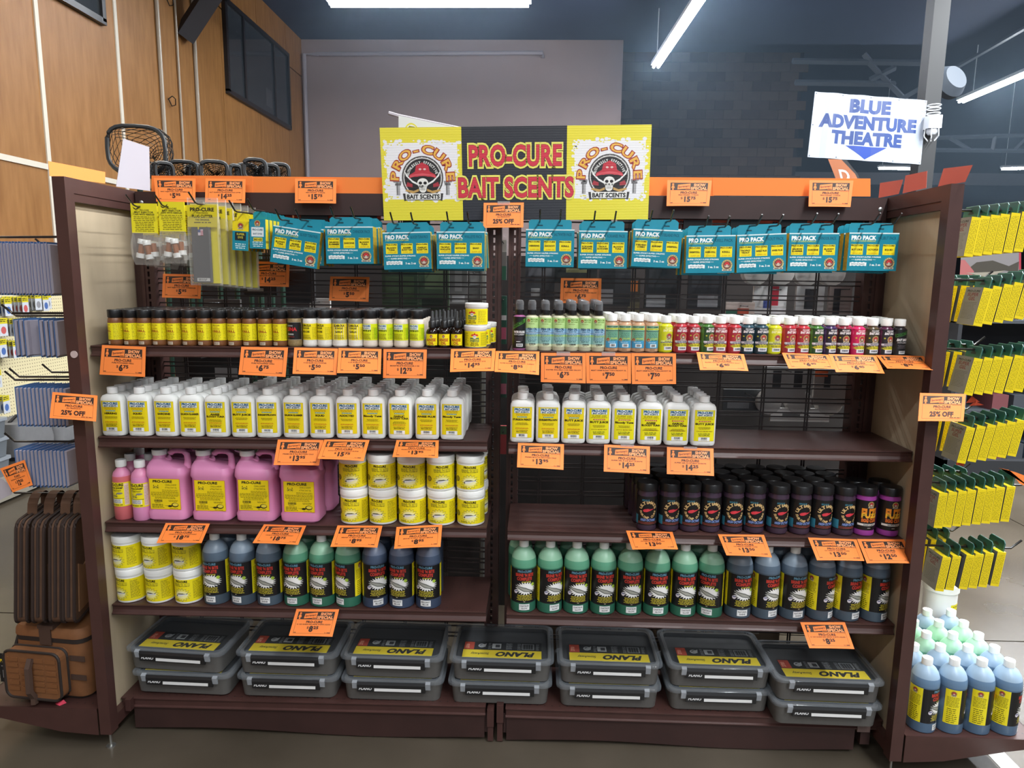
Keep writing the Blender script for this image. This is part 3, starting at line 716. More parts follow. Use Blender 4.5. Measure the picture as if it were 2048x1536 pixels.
# ---- mist spray bottles
def spray(fill, art, name):
    r = .0205
    return T(name, 'bottle', [('body', MB().lathe([(r*.9, 0), (r, .003), (r, .094), (r*.9, .101), (r*.55, .1045), (r*.55, .107)], 18).mesh('body', fill, True)),
        ('sprayer', MB().lathe([(.0135, .106), (.0140, .107), (.0136, .120), (.0105, .122), (.0085, .138)], 16).mesh('sprayer', BLACKP, True)),
        ('clear_cap', MB().lathe([(.0122, .1195), (.0122, .140), (.0105, .147), (.007, .149)], 16).mesh('clear_cap', clear('cap_clear', '8a8a8c', .30, .1), True)),
        ('printed_label', art.build('label', on_cyl(r+.0003), P_GLOSS, .004))])
def art_fish(var):
    d = D(); y0, y1 = .012, .098; d.rect(-.045, y0, .045, y1, 'b8d890', 0); d.rect(-.045, y0, .045, y0+.030, '9ec8c0', 1); d.rect(-.045, .048, .045, .066, '9cc4e0', 1)
    d.rect(-.045, y0, .045, y0+.008, 'd8dcb8', 2)
    emblem(d, -.011, y1-.009, .005, 2); d.text('PRO-CURE', .007, y1-.008, .0050, '5a7a1e', w=.024, bold=.03, L=2); d.text('BAIT SCENTS', .007, y1-.0135, .0034, '6a8a1e', w=.022, bold=.02, L=2); d.lines(-.012, .014, [y1-.019], .0012, '7a8a3e', 2)
    d.text('FISH OIL', .001, .061, .0068, '183a5e', w=.030, bold=.05, L=2); d.text(var, .001, .0555, .004, '2a4a5e', w=.024, bold=.03, L=2); d.rect(-.045, .0525, .045, .0532, '8a3a2a', 2)
    d.lines(-.016, .017, [.049-.0026*k for k in range(8)], .0013, '4a7a8e', 2, len(var), .1); d.lines(-.012, .012, [.0285, .0255], .0016, '2a5a5e', 2, 4, 0, True)
    d.bars(-.008, .017, .011, .0225, L=3); d.lines(-.007, .010, [.0145], .001, '3a3a3a', 3)
    return d
FO = mat('fish_oil', 'd6d2b4', 0.3)
T_FISH = {v: spray(FO, art_fish(v), 'spray_bottle') for v in ('GARLIC PLUS', 'KRILL', 'HERRING', 'BLOODY TUNA')}
d = D(); d.rect(-.050, .006, .050, .100, '1c1c1d', 0); d.poly([(-.020, .062), (-.020, .074), (.020, .096), (.020, .084)], '4a8a34', 1); d.text('ADDICTED', 0, .0755, .008, '16240e', w=.040, bold=.05, L=2, rot=.50)
d.text('WATER SOLUBLE', .001, .052, .0062, 'e8e8e8', w=.036, bold=.05, L=1); d.text('WITH CURRENT', 0, .045, .0050, 'd0d0d0', w=.034, bold=.02, L=1, shear=.25); d.lines(-.014, .014, [.038, .034, .030], .0012, '6a5a62', 1, 4, .1, True); d.lines(-.008, .010, [.025], .002, 'e0e0e0', 1); d.rect(-.008, .011, .012, .020, 'e6e6e6', 1); d.bars(-.006, .013, .010, .0185, L=2)
T_ADDW = spray(mat('pink_clear', 'b46a9a', 0.25), d, 'spray_bottle')
# ---- four ounce oval bottles with white caps
def squeeze(fill, art, name, r=.0205, h=.082):
    s_ = [sell(r*.9, r*.8, 2, 0), sell(r, r*.9, 2.2, .003), sell(r, r*.9, 2.2, h-.008), sell(r*.92, r*.85, 2.1, h-.002), sell(r*.6, r*.6, 2, h+.003), sell(r*.58, r*.58, 2, h+.007)]
    cp = MB().lathe([(r*.70, h+.0055), (r*.74, h+.0065), (r*.74, h+.024), (r*.70, h+.026), (r*.4, h+.0265)], 18)
    return T(name, 'bottle', [('body', MB().loft(s_).mesh('body', fill, True)), ('screw_cap', cp.mesh('screw_cap', WHITEP, True)), ('printed_label', art.build('label', on_sell(r*1.01, r*.91, 2.2), P_GLOSS, .003))])
d = D(); d.rect(-.019, .012, .019, .078, '86b89a', 0); d.rect(-.019, .012, .019, .034, '4a9ac0', 1); d.rect(-.019, .066, .019, .071, 'd8dc5e', 1); d.text('MIGHTY SHRIMP', 0, .0725, .0040, '2a4a3a', w=.031, bold=.04, L=2); d.text('BLOODY TUNA', 0, .0668, .0038, '9a9a1e', w=.030, bold=.03, L=2)
d.rect(-.019, .0615, .019, .0635, '2a4a4a', 1); d.lines(-.015, .016, [.058-.0028*k for k in range(7)], .0013, '3a7a6a', 2, 4, .1, True); emblem(d, -.0125, .0365, .0048, 2); d.text('PRO-CURE', .005, .0385, .0036, 'c8d83e', w=.020, bold=.03, L=2); d.text('BAIT SCENTS', .005, .034, .0030, '3a6a3a', w=.018, bold=.02, L=2); d.lines(-.012, .014, [.028], .0014, 'd0e4ea', 2)
d.rect(-.007, .0145, .011, .0245, 'eef0f0', 2); d.bars(-.004, .016, .008, .023, L=3)
T_SHRIMPOIL = squeeze(mat('tan_oil', 'c49a78', 0.3), d, 'squeeze_bottle', .0208, .085)
def art_sauce(base, dark, name):
    d = D(); d.rect(-.0195, .004, .0195, .078, dark, 0); wt = 'f0eaea' if name != 'GARLIC' else 'f4f0b0'
    d.text("PRO-CURE'S", .001, .071, .0042, wt, w=.022, bold=.03, L=1, shear=.15); d.text('BAIT SAUCE', .002, .0625, .0068, wt, w=.034, bold=.05, L=1, shear=.15)
    emblem(d, .003, .0485, .0100, 1, arch='c8a468'); d.star(-.0135, .052, .003, .003, 8, 'c8c83e', .4, 1)
    d.rect(-.0195, .0315, .0195, .0365, 'd6d2dc' if name != 'GARLIC' else 'e4e890', 1); d.text(name, .001, .0325, .0030, '2a2226', w=min(.03, .0038*len(name)), bold=.05, L=2); d.rect(-.0195, .0285, .0195, .0315, '2a2628', 1); d.lines(-.018, .018, [.0292], .0014, 'b8b4b0', 2, 3, 0)
    d.star(.002, .0225, .0215, .0065, 14, 'd9cf3c', .75, 1); d.lines(-.014, .017, [.024, .0212], .0014, '4a4a1a', 2, 5, 0); d.rect(-.011, .008, .015, .0185, 'e2dfe6', 2); d.bars(-.007, .011, .011, .0165, L=3)
    return d
SAUCE = {'GARLIC': ('d9d82a', 'cfcf22'), 'CORN SHRIMP': ('b8323c', '9a2c38'), 'CORN SWEET': ('c0343e', 'a03038'), 'SARDINE': ('4a7a34', '2e4a2a'), 'SHRIMP': ('c84a4c', '9a3c44'), 'HERRING': ('33505c', '26343c'), 'TUNA': ('46305a', '2b2634'), 'KOKANEE': ('8a2c3a', '2e2426'), 'ANISE': ('e0306a', 'c42a58'), 'SALMON': ('5a4a34', '3c3a2c'), 'PREDATOR': ('5a2a44', '2e2a30')}
T_SAUCE = {k: squeeze(mat('sauce_'+k.lower().replace(' ', '_'), c[0], 0.25), art_sauce(c[0], c[1], k), 'sauce_bottle') for k, c in SAUCE.items()}
d = D(); d.rect(-.0195, .002, .0195, .078, '202022', 0); d.poly([(-.0195, .055), (-.0195, .064), (.0195, .076), (.0195, .067)], '3f7a3a', 1); d.text('ADDICTED', 0, .0625, .0065, '14240e', w=.036, bold=.05, L=2, rot=.30); d.text('BAIT SAUCE', .001, .045, .0068, 'e4e4e4', w=.034, bold=.05, L=1, shear=.15); d.text('WITH CURRENT', .001, .038, .0044, 'c0c0c0', w=.032, bold=.01, L=1, shear=.3); d.lines(-.013, .013, [.031, .028, .024], .0012, '6a666a', 1, 4, .1, True); d.rect(-.009, .007, .011, .0155, 'e4e4e4', 1); d.bars(-.007, .009, .009, .0145, L=2)
T_ADDS = squeeze(mat('sauce_dark', '2a2426', 0.25), d, 'sauce_bottle')

# ---- pink bottle and jug
PINK = mat('pink_liquid', 'de8fb9', 0.35, sss=.1); PINKT = mat('pink_neck', 'dc8aae', 0.35); PINKR = mat('red_pink_liquid', 'd06a6e', 0.35); PINKG = mat('dull_pink', 'b87880', 0.4)
def crab(d, x, y, s, col='4a4420'):
    d.ell(x, y, s*.5, s*.32, col, 1, 12); d.ell(x, y-.02*s, s*.36, s*.22, 'd8c838', 2, 10)
    for sx in (-1, 1):
        for k, (a, b) in enumerate(((.85, .30), (.95, .05), (.9, -.22), (.7, -.45))): d.poly([(x+sx*.4*s, y+.05*s), (x+sx*a*s, y+b*s), (x+sx*(a-.05)*s, y+(b-.07)*s), (x+sx*.38*s, y-.05*s)], col, 1)
        d.ell(x+sx*.62*s, y+.5*s, s*.14, s*.2, col, 1, 8)
    return d
d = D(); d.rect(-.060, .046, .060, .124, 'f2df1c', 0); d.text('PRO-CURE', 0, .1125, .0088, INK, w=.050, bold=.05, L=1); d.text('CRAB & SHRIMP', 0, .1035, .0062, INK, w=.046, bold=.04, L=1); d.text('ATTRACTANT', 0, .0955, .0048, '4a4010', w=.036, bold=.03, L=1)
crab(d, -.004, .080, .011, '5a5650'); d.ell(.012, .089, .010, .0035, '8a867e', 1, 10); d.rect(-.019, .0560, .019, .070, 'e8e6e0', 1); d.lines(-.017, .017, [.0575, .0605, .0635, .0665], .0014, '6a6a6a', 2, 4, .05); d.rect(-.025, .071, .025, .0725, '5a5410', 1); d.lines(-.02, .02, [.050], .0022, INK, 1, 5, 0); d.rect(.026, .05, .040, .12, 'e8c8c0', 1); d.lines(.027, .039, [.055+.004*k for k in range(15)], .0012, '9a8a6a', 2, 6, .2)
A_PINKB = d.build('label', on_cyl(.0288), P_GLOSS, .004)
def pinkb(two):
    r = .0283; b = MB().lathe([(r*.9, 0), (r, .004), (r, .040), (r, .13), (r*.97, .142), (r*.85, .153), (r*.55, .163), (.0125, .167), (.0125, .172)], 22, mis=[0, 0, 0, 0, 1, 1, 1, 1])
    return T('attractant_bottle', 'bottle', [('body', b.mesh('body', [PINKR, PINKT] if two else [PINK, PINKT], True)), ('screw_cap', MB().lathe([(.0140, .1695), (.0160, .171), (.0166, .190), (.0150, .193), (.009, .1935)], 18).mesh('screw_cap', WHITEP, True)), ('printed_label', A_PINKB)])
T_PINKB = [pinkb(True), pinkb(False)]
d = D(); w, h = .098, .100; d.rect(-w/2, 0, w/2, h, 'f2d71a', 0); d.frame(-w/2, 0, w/2, h, .0012, 'd88a1a', 1); d.text('PRO-CURE', -.006, .0875, .0078, INK, w=.062, bold=.05, L=1); crab(d, -.028, .072, .011); d.text('CRAB & SHRIMP', .020, .0775, .0056, '3a3410', w=.036, bold=.0, L=1); d.text('ATTRACTANT OIL', .020, .0685, .0056, '3a3410', w=.038, bold=.0, L=1)
d.lines(-.010, .044, [.0625, .0585], .0014, '6a5c10', 1, 3, .1, True); d.lines(-.046, .046, [.0545, .0505, .0465, .0425], .0015, '5a4e10', 1, 7, .05, True); d.lines(-.036, .036, [.0385, .0350], .0014, '6a5c10', 1, 9, .1, True)
d.bars(-.036, .024, -.010, .032, L=1); d.lines(-.034, -.012, [.0205], .0013, INK, 1); d.lines(.010, .040, [.029, .026], .0013, '4a4010', 1, 4, .05, True)
d.lines(-.044, -.004, [.0155, .012, .0085, .005], .0015, '2a2410', 1, 5, .15); d.ell(.030, .015, .0115, .0075, '3a3410', 1, 16); d.ell(.031, .016, .009, .005, 'e8d648', 2, 14); d.ell(.014, .011, .007, .0035, '2a2410', 1, 10); d.tri((.010, .012), (-.006, .013), (.010, .010), '2a2410', 1); d.lines(.012, .046, [.003], .0013, '4a4010', 1)
A_JUG = d.build('label', on_flat(-.0, 0), P_GLOSS)
hw, hd = .064, .050
js = [rrect(hw*.88, hd*.86, .02, 0), rrect(hw*.97, hd*.97, .022, .006), rrect(hw*.99, hd, .022, .026), rrect(hw*.94, hd*.955, .022, .033), rrect(hw*.94, hd*.955, .022, .138), rrect(hw*1.0, hd*1.01, .022, .146), rrect(hw*.99, hd*.99, .022, .158), rrect(hw*.93, hd*.93, .022, .172, -.003), rrect(hw*.70, hd*.72, .02, .181, -.017), rrect(hw*.46, hd*.52, .018, .188, -.030), rrect(.021, .021, .0205, .197, -.034), rrect(.020, .020, .0195, .208, -.034)]
jb = MB().loft(js).mesh('jug_body', PINK, True)
jh = MB().tube([(-.010, 0, .178), (-.006, 0, .196), (.000, 0, .209), (.010, 0, .217), (.026, 0, .219), (.044, 0, .217), (.054, 0, .208), (.056, 0, .190), (.054, 0, .164)], [.013, .011, .0095, .009, .009, .009, .0095, .010, .014], 10).mesh('jug_handle', PINK, True)
n = 26; cs = []
for z, q in ((.206, 1.0), (.207, 1.03), (.221, 1.03), (.2235, .97), (.224, .7)): cs.append([(-.034+.0225*q*(1+.02*(k % 2))*math.cos(2*math.pi*k/n), .0225*q*(1+.02*(k % 2))*math.sin(2*math.pi*k/n), z) for k in range(n)])
jc = MB().loft(cs).mesh('screw_cap', WHITEP, True)
T_JUG = T('attractant_jug', 'jug', [('body', jb), ('handle', jh), ('screw_cap', jc)])
# ---- brine tubs
d = D(); W2 = .105; d.rect(-W2, .008, W2, .083, 'f2e01c', 0)
d.text('PRO-CURE', 0, .0735, .0070, INK, w=.040, bold=.06, L=1); d.text("BRINE 'N BITE", 0, .0635, .0078, '8a7e1c', w=.055, bold=.03, L=1); d.text("BRINE 'N BITE", .0006, .0638, .0078, 'd8cc3a', w=.054, bold=-.01, L=2); d.lines(-.026, .026, [.0605], .0016, '4a4010', 1, 3, 0)
d.star(0, .032, .030, .0235, 15, '5a5010', .72, 1); d.star(0, .032, .0285, .022, 15, 'f4e86a', .72, 2); d.ell(0, .032, .020, .012, 'f6f0b0', 3, 16)
d.poly([(-.019, .031), (-.010, .0365), (.004, .0375), (.013, .0350), (.020, .0385), (.0185, .034), (.020, .0305), (.012, .0325), (-.004, .0265), (-.016, .0265)], 'e8e8e6', 4); d.poly([(-.019, .0315), (-.010, .0365), (.004, .0375), (.013, .0350), (.020, .0385), (.0185, .0345), (.006, .0345), (-.010, .0335)], '3a3c3c', 5); d.ell(-.0165, .0285, .0025, .0022, '2a2a2a', 5, 8)
d.lines(-.030, -.006, [.014, .011], .0014, '5a5010', 1, 6, .2)
d.lines(.036, .066, [.018+.0040*k for k in range(15)], .0014, '5a5010', 1, 4, .3); d.ell(-.045, .038, .010, .009, '5a4c18', 1, 14); d.ell(-.045, .038, .0075, .0065, '9a8a2a', 2, 12); d.lines(-.075, -.057, [.018+.0045*k for k in range(13)], .0014, '5a5010', 1, 4, .3)
RT = .0432
T_TUB = T('brine_tub', 'tub', [('tub', MB().lathe([(RT*.92, 0), (RT*.985, .002), (RT, .006), (RT, .086), (RT*.99, .089)], 30).mesh('tub', WHITEP, True)), ('screw_lid', MB().lathe([(RT*1.02, .0885), (RT*1.04, .090), (RT*1.04, .096), (RT*1.03, .0965), (RT*1.04, .097), (RT*1.04, .108), (RT*1.0, .111), (RT*.9, .1115)], 30).mesh('screw_lid', WHITEP, True)), ('printed_label', d.build('label', on_cyl(RT+.0003), P_GLOSS, .006))])
# ---- big brine bottles
RB = .0408
def art_brine():
    d = D(); y0, y1 = .034, .146; xw = .054; d.rect(-xw, y0, xw, y1, '17181a', 0)
    d.text('PRO-CURE', 0, y1-.0105, .0072, '5d8aa0', w=.046, bold=.05, L=1); d.text("BRINE 'N BITE", 0, y1-.0235, .0100, 'c43a2e', w=.060, bold=.05, L=1); d.text('COMPLETE', 0, y1-.0365, .0100, 'c43a2e', w=.050, bold=.05, L=1)
    d.star(.004, y0+.048, .036, .0235, 22, 'f0efec', .66, 1, .1); d.text('QUART SIZE', .006, y1-.0435, .0038, 'd8c83a', w=.030, bold=.03, L=2); d.star(.028, y0+.060, .008, .0075, 10, 'a8c83a', .5, 2)
    d.poly([(-.032, y0+.060), (-.022, y0+.057), (.004, y0+.051), (.026, y0+.040), (.032, y0+.034), (.018, y0+.035), (-.004, y0+.039), (-.020, y0+.047)], '5a5c58', 2); d.poly([(-.030, y0+.0585), (-.02, y0+.0545), (.004, y0+.048), (.024, y0+.038), (.014, y0+.038), (-.004, y0+.0415), (-.018, y0+.049)], 'a8a89e', 3)
    d.ell(-.029, y0+.036, .0062, .0062, 'd8d0d8', 2, 12); d.rect(-.033, y0+.037, -.025, y0+.040, '4a5a8a', 3)
    d.lines(-.026, .028, [y0+.0245, y0+.0205, y0+.0165, y0+.0125, y0+.0085], .0019, 'cdbd3a', 1, 5, .08, True); d.lines(-.003, .004, [y0+.0035], .0018, 'c8c0a0', 1)
    for s, x0, x1 in ((1, xw+.0006, xw+.045), (-1, -xw-.045, -xw-.0006)):
        d.rect(x0, y0, x1, y1, 'eede22', 0); emblem(d, (x0+x1)/2, y1-.012, .0085, 1, arch='c8a03a'); d.lines(x0+.005, x1-.004, [y1-.026-.0042*k for k in range(8)], .0014, '4a4410', 1, 4, .1); d.lines(x0+.008, x1-.006, [y0+.048-.0062*k for k in range(8)], .002, '3a3410', 1, 5, .25)
    return d
A_BRINE = art_brine().build('label', on_cyl(RB+.0004), P_GLOSS, .006)
def art_stk(a, b):
    d = D(); d.rect(-.017, .010, .017, .030, 'e9eaea', 0); d.text(a, 0, .0215, .0052, '3a3a3c', w=.0285, bold=.02, L=1); d.text(b, 0, .0135, .0052, '3a3a3c', w=.020, bold=.02, L=1); return d
STK = {k: art_stk(*k.split()).build('sticker', on_cyl(RB+.0006), P_GLOSS, .006) for k in ('NATURAL SHINE', 'CHARTREUSE GLOW', 'BRILLIANT BLUE')}
LIQ = {'sky': (mat('sky_liquid', '536c86', .3), mat('sky_mid', '64809c', .3), mat('sky_empty', '98b0c6', .35)), 'mint': (mat('mint_liquid', '4d9278', .3), mat('mint_mid', '76b896', .3), mat('mint_empty', 'a4d2b2', .35)), 'green': (mat('green_liquid', '35705a', .3, sss=.05), mat('green_mid', '5f9f80', .3), mat('green_empty', '93c0a2', .35)), 'blue': (mat('blue_liquid', '4b5966', .3, sss=.05), mat('blue_mid', '5a6b7c', .3), mat('blue_empty', '8494a3', .35)), 'royal': (mat('royal_liquid', '3d4a62', .3), mat('royal_mid', '4a5870', .3), mat('royal_empty', '6d788e', .35))}
def brine(colr, sticker):
    k = ('br', colr, sticker)
    if k in LB: return LB[k]
    prof = [(RB*.9, 0), (RB*.985, .002), (RB, .006), (RB, .150), (RB, .158), (RB*.985, .164), (RB*.94, .175), (RB*.83, .188), (RB*.66, .199), (RB*.44, .207), (.0135, .210), (.0135, .214)]
    b = MB().lathe(prof, 26, mis=[0, 0, 0, 1, 1, 1, 2, 2, 2, 2, 2]).mesh('body', list(LIQ[colr]), True)
    c = MB(); n = 24; cs = []
    for z, q in ((.209, 1.0), (.2095, 1.04), (.229, 1.04), (.2305, 1.0), (.231, .8)): cs.append([(.0145*q*(1+.025*(j % 2))*math.cos(2*math.pi*j/n), .0145*q*(1+.025*(j % 2))*math.sin(2*math.pi*j/n), z) for j in range(n)])
    c.loft(cs)
    LB[k] = T('brine_bottle', 'bottle', [('body', b), ('screw_cap', c.mesh('screw_cap', WHITEP, True)), ('printed_label', A_BRINE), ('flavour_sticker', STK[sticker])])
    return LB[k]
# ---- shrimp cure and egg cure jars
d = D(); d.rect(-.075, .020, .075, .112, '1b1b1c', 0); d.ell(0, .068, .0265, .0275, '151516', 1, 24)
d.arc('ULTIMATE', 0, .069, .0205, 172, 8, .0092, 'd2b27a', .055, 2, sx=1.2); d.arc('SHRIMP CURE', 0, .069, .0205, 186, 354, .0072, 'd2b27a', .045, 2, sx=1.05); d.lines(-.020, .004, [.0975, .1005], .0016, '3f7f92', 2, 3, .1)
d.poly([(-.017, .067), (-.012, .0715), (-.002, .0735), (.010, .0720), (.019, .0745), (.012, .0700), (.004, .0665), (-.004, .0630), (-.013, .0625)], 'd23c48', 3); d.ell(.004, .0715, .001, .001, '101010', 4, 6); d.text('HIGH OCTANE', 0, .0335, .0078, '7f9ad8', w=.048, bold=.04, L=2, shear=.15)
d.rect(-.075, .0285, .075, .0295, 'b8564a', 1); d.rect(-.075, .0245, .075, .0255, 'b8564a', 1); d.rect(-.075, .022, -.034, .05, '3a8aa4', 1); d.lines(.034, .06, [.04+.004*k for k in range(15)], .0013, '7a7a7a', 1)
RS = .0318
def bigjar(fill, art, name):
    n = 28; ls = []
    for z, q in ((.128, .96), (.129, 1.0), (.150, 1.0), (.153, .95), (.1535, .85)): ls.append([(RS*q*(1+.012*(k % 2))*math.cos(2*math.pi*k/n), RS*q*(1+.012*(k % 2))*math.sin(2*math.pi*k/n), z) for k in range(n)])
    return T(name, 'jar', [('jar', MB().lathe([(RS*.85, 0), (RS*.96, .003), (RS, .010), (RS*.97, .016), (RS*.97, .118), (RS*.9, .126), (RS*.88, .130)], 24).mesh('jar', fill, True)), ('shaker_lid', MB().loft(ls).mesh('shaker_lid', BLACKP, True)), ('printed_label', art.build('label', on_cyl(RS*.975+.0003), P_GLOSS, .005))])
T_CURE = bigjar(mat('purple_powder', '40303f', .22), d, 'shrimp_cure_jar')
d = D(); d.rect(-.075, .020, .075, .114, '1a1718', 0); emblem(d, 0, .1015, .0098, 1, arch='c8b46a')
for (t, yy, hh, ww) in (('FUZE', .060, .0285, .053), ('EGG CURE', .046, .0100, .050)):
    d.text(t, 0, yy, hh, 'e0702a' if hh < .02 else 'e88c2a', w=ww, bold=.06, L=1)
d.text('FUZE', 0, .0605, .013, 'f0c83a', w=.053, bold=.02, L=2); d.rect(-.036, .034, .036, .0405, 'e6e2dc', 1); d.text('SALMON BLEND', 0, .0355, .0038, '2a2420', w=.036, bold=.05, L=2); d.lines(-.006, .006, [.026], .002, 'b0a8a0', 1)
T_FUZE = bigjar(mat('magenta_powder', '9a3f94', .3), d, 'egg_cure_jar')

# ---- pro pack carton
BW, BH, BD = .147, .112, .026
def art_pack(kind, trio):
    d = D(); W, H = BW, BH; TE = '17869c'
    d.rect(0, 0, W, H, TE, 0); d.rect(0, H-.0035, W, H, 'd8ecec', 1)
    d.text('PRO PACK', .043, H-.0205, .0118, 'f2f6f4', w=.072, bold=.06, L=1); d.text(kind, .112, H-.0195, .0090, '0e5a70', w=min(.054, .0065*len(kind)), bold=.02, L=1); d.text('3 FISH CATCHING FORMULAS', .043, H-.0265, .0040, 'c8d468', w=.072, bold=.03, L=1)
    for i, t in enumerate(trio):
        x = .008+.047*i; d.rect(x, .047, x+.036, .078, 'f2de1e', 1); d.text('PRO-CURE', x+.017, .0725, .0042, '2a2410', w=.034, bold=.045, L=2)
        ws = t.split('|'); yy = .0625 if len(ws) > 1 else .060
        for q in ws: d.text(q, x+.018, yy, .0048, '2a2008', w=min(.031, .0048*len(q)), bold=.05, L=2); yy -= .0062
        d.text('SUPER GEL', x+.019, .0495, .0038, 'c07818', w=.028, bold=.0, L=2, shear=.3)
    d.text('SUPER STICKY-SUPER STRONG', .052, .0385, .0040, 'e8f2f0', w=.094, bold=.04, L=1); d.text('SUPER EFFECTIVE', .048, .0305, .0040, 'e8f2f0', w=.050, bold=.04, L=1); d.rect(.012, .0322, .022, .0330, 'e8f2f0', 1); d.rect(.074, .0322, .084, .0330, 'e8f2f0', 1)
    for k in range(9): d.rect(.008+.0055*k, .014+.0012*(k % 2), .0135+.0055*k, .0245+.0012*(k % 2), 'eef2f0', 1)
    d.text('WITH UV FLASH', .032, .0175, .0040, '5a7a84', w=.040, bold=.03, L=2); d.text('3 ea. 2 oz', .083, .0150, .0058, 'f0f4f2', w=.032, bold=.04, L=1)
    emblem(d, .124, .023, .0165, 1, arch='c8b87a')
    return d
TEAL = mat('teal_card', '1a8a9e', .45); OLIVE = mat('gold_card', 'b89c2a', .5, noise=.25, scale=120)
bx_ = MB().box(0, BW, -BD/2, BD/2, 0, BH, 0); 
for k in range(6): bx_.m[k] = {2: 0, 3: 1, 5: 1, 4: 0, 0: 0, 1: 0}[k]
PB = bx_.mesh('carton', [TEAL, OLIVE])
tb = MB().prism([(.008, BH), (.139, BH), (.139, BH+.024), (.133, BH+.030), (.014, BH+.030), (.008, BH+.024)], 'y', BD/2-.0022, BD/2-.0006)
PT = tb.mesh('hang_tab', TEAL)
DARKSLOT = D()
for xx in (.043, .104):
    DARKSLOT.rect(xx-.008, BH+.011, xx+.008, BH+.0145, '0e3a44', 0)
SLOT = DARKSLOT.build('slot', on_flat(BD/2-.0026), P_PAPER)
PACKART = {}
def T_pack(kind, trio):
    if kind+trio[0] not in PACKART:
        PACKART[kind+trio[0]] = T('bait_pack', 'box', [('carton', PB), ('hang_tab', PT, [('hang_slot', SLOT)]), ('printed_front', art_pack(kind, trio).build('front', on_flat(-BD/2-.0003), P_GLOSS))])
    return PACKART[kind+trio[0]]

# ------------------------------------------------------------------ goods on the shelves
SIDE = lambda x: 'left' if x < 0 else 'right'
def front(tmpl, px, py, k, yc, label, rz=0.0, group=None, dz=0.0, **kw):
    x = aty(px, py, yc)[0]
    tmpl.spawn(label, (x, yc, shz(k, x)+dz), rz, group, **kw); return x
jit = lambda a: (R.random()-.5)*2*a
# top shelf, left: krill jars
yA = YF+.004+RK
px = [232.4, 263, 290.5, 320, 349, 379.5, 410, 440, 470, 500, 531, 561]
rot = [.75, .35, .1, .3, .2, .35, .3, .1, .2, .25, .1, .5]
xs = []
for i, p in enumerate(px):
    w = 'leftmost jar' if i == 0 else 'rightmost jar' if i == 11 else '%s jar from the left' % ORD[i]
    xs.append(front(T_KRILL, p, 665, 'A', yA, '%s of brown krill powder with yellow label, top shelf front' % w, -rot[i], 'krill jars at the front of the top shelf'))
for j in range(1, 5):
    for x in xs: T_KRILL.spawn('brown powder jar, %s back behind the %s krill jar' % (ORD[j-1], ORD[xs.index(x)]), (x+jit(.001), yA+.0465*j, shz('A', x)), jit(.5), 'krill jars in the rear rows', skip=('printed_label', 'mill_sticker'))
px = [590.6, 621, 650, 680, 711.6, 741, 772, 802.5, 834]
kd = ['tuna', 'slam', 'slam', 'garlic', 'garlic', 'bite', 'bite', 'bite', 'bite']
lab = ['tan powder jar with black label and red letters, after the krill jars', 'full white powder jar beside the black labelled tuna jar', 'white powder jar second after the black labelled tuna jar, label turned left',
       'half full garlic powder jar, left of the two', 'half full garlic powder jar, right of the two', 'cream enhancer jar with lime label, first beside the garlic jars', 'cream enhancer jar with lime label, second from the garlic jars', 'cream enhancer jar with lime label, third from the garlic jars', 'cream enhancer jar with lime label, next to the dropper bottles']
rr = [.25, .35, .6, -.15, .15, .45, .45, .35, .4]
for i, p in enumerate(px):
    x = front(T_shaker(kd[i]), p, 668, 'A', yA+.001, lab[i], -rr[i])
    for j in range(1, 4): T_shaker(kd[i]).spawn('black capped jar, %s back behind the %s jar after the krill' % (ORD[j-1], ORD[i]), (x+jit(.001), yA+.047*j, shz('A', x)), jit(.5), 'powder jars in the rear rows', skip=('printed_label',))
for i, p in enumerate((864.6, 889, 914)):
    x = front(T_ANISE, p, 668, 'A', YF+.004+.019, '%s amber dropper bottle of anise oil with yellow label' % ('left', 'middle', 'right')[i], -.05)
    for j in range(1, 4): T_ANISE.spawn('amber dropper bottle, %s back behind the %s front anise bottle' % (ORD[j-1], ('left', 'middle', 'right')[i]), (x+.006*j, YF+.023+.040*j, shz('A', x)), 0, 'anise bottles in the rear rows', skip=('printed_label',))
x = front(T_DYE, 951, 675, 'A', YF+.004+.035, 'yellow bait dye tub with pirate label, lower of the stacked pair', 0)
T_DYE.spawn('yellow bait dye tub with pirate label, upper of the stacked pair', (x+.003, YF+.040, shz('A', x)+.0665), -.35)
for j, (dx, lb) in enumerate(((.018, 'yellow dye tub directly behind the stacked pair'), (.030, 'yellow dye tub at the back behind the stacked pair'))):
    T_DYE.spawn(lb, (x+dx-.010, YF+.039+.075*(j+1), shz('A', x)), .5)
# top shelf, right
x = front(T_ADDW, 1039, 660, 'A', YF+.025, 'black labelled mist spray bottle with green slash, first by the middle post', -.05)
for i, (p, v, n) in enumerate(((1063.5, 'GARLIC PLUS', 0), (1090.5, 'KRILL', 1), (1117, 'HERRING', 2), (1143.5, 'BLOODY TUNA', 3), (1169.5, 'GARLIC PLUS', 4), (1196, 'BLOODY TUNA', 4))):
    x = front(T_FISH[v], p, 665, 'A', YF+.025, 'pale fish oil spray bottle, %s after the black labelled one' % ORD[i], .05)
    for j in range(1, n+1): T_FISH[v].spawn('clear capped spray bottle, %s back behind the %s fish oil spray' % (ORD[j-1], ORD[i]), (x-.002, YF+.025+.044*j, shz('A', x)), 0, 'spray bottles in the rear rows', skip=('printed_label',))
for i, p in enumerate((1223, 1249.5, 1276, 1303)):
    x = front(T_SHRIMPOIL, p, 665, 'A', YF+.024, 'tan oil bottle with green and blue label, %s of four' % ORD[i], jit(.1))
    for j in range(1, 4): T_SHRIMPOIL.spawn('white capped oil bottle, %s back behind the %s tan oil bottle' % (ORD[j-1], ORD[i]), (x-.004, YF+.024+.042*j, shz('A', x)), 0, 'tan oil bottles in the rear rows', skip=('printed_label',))
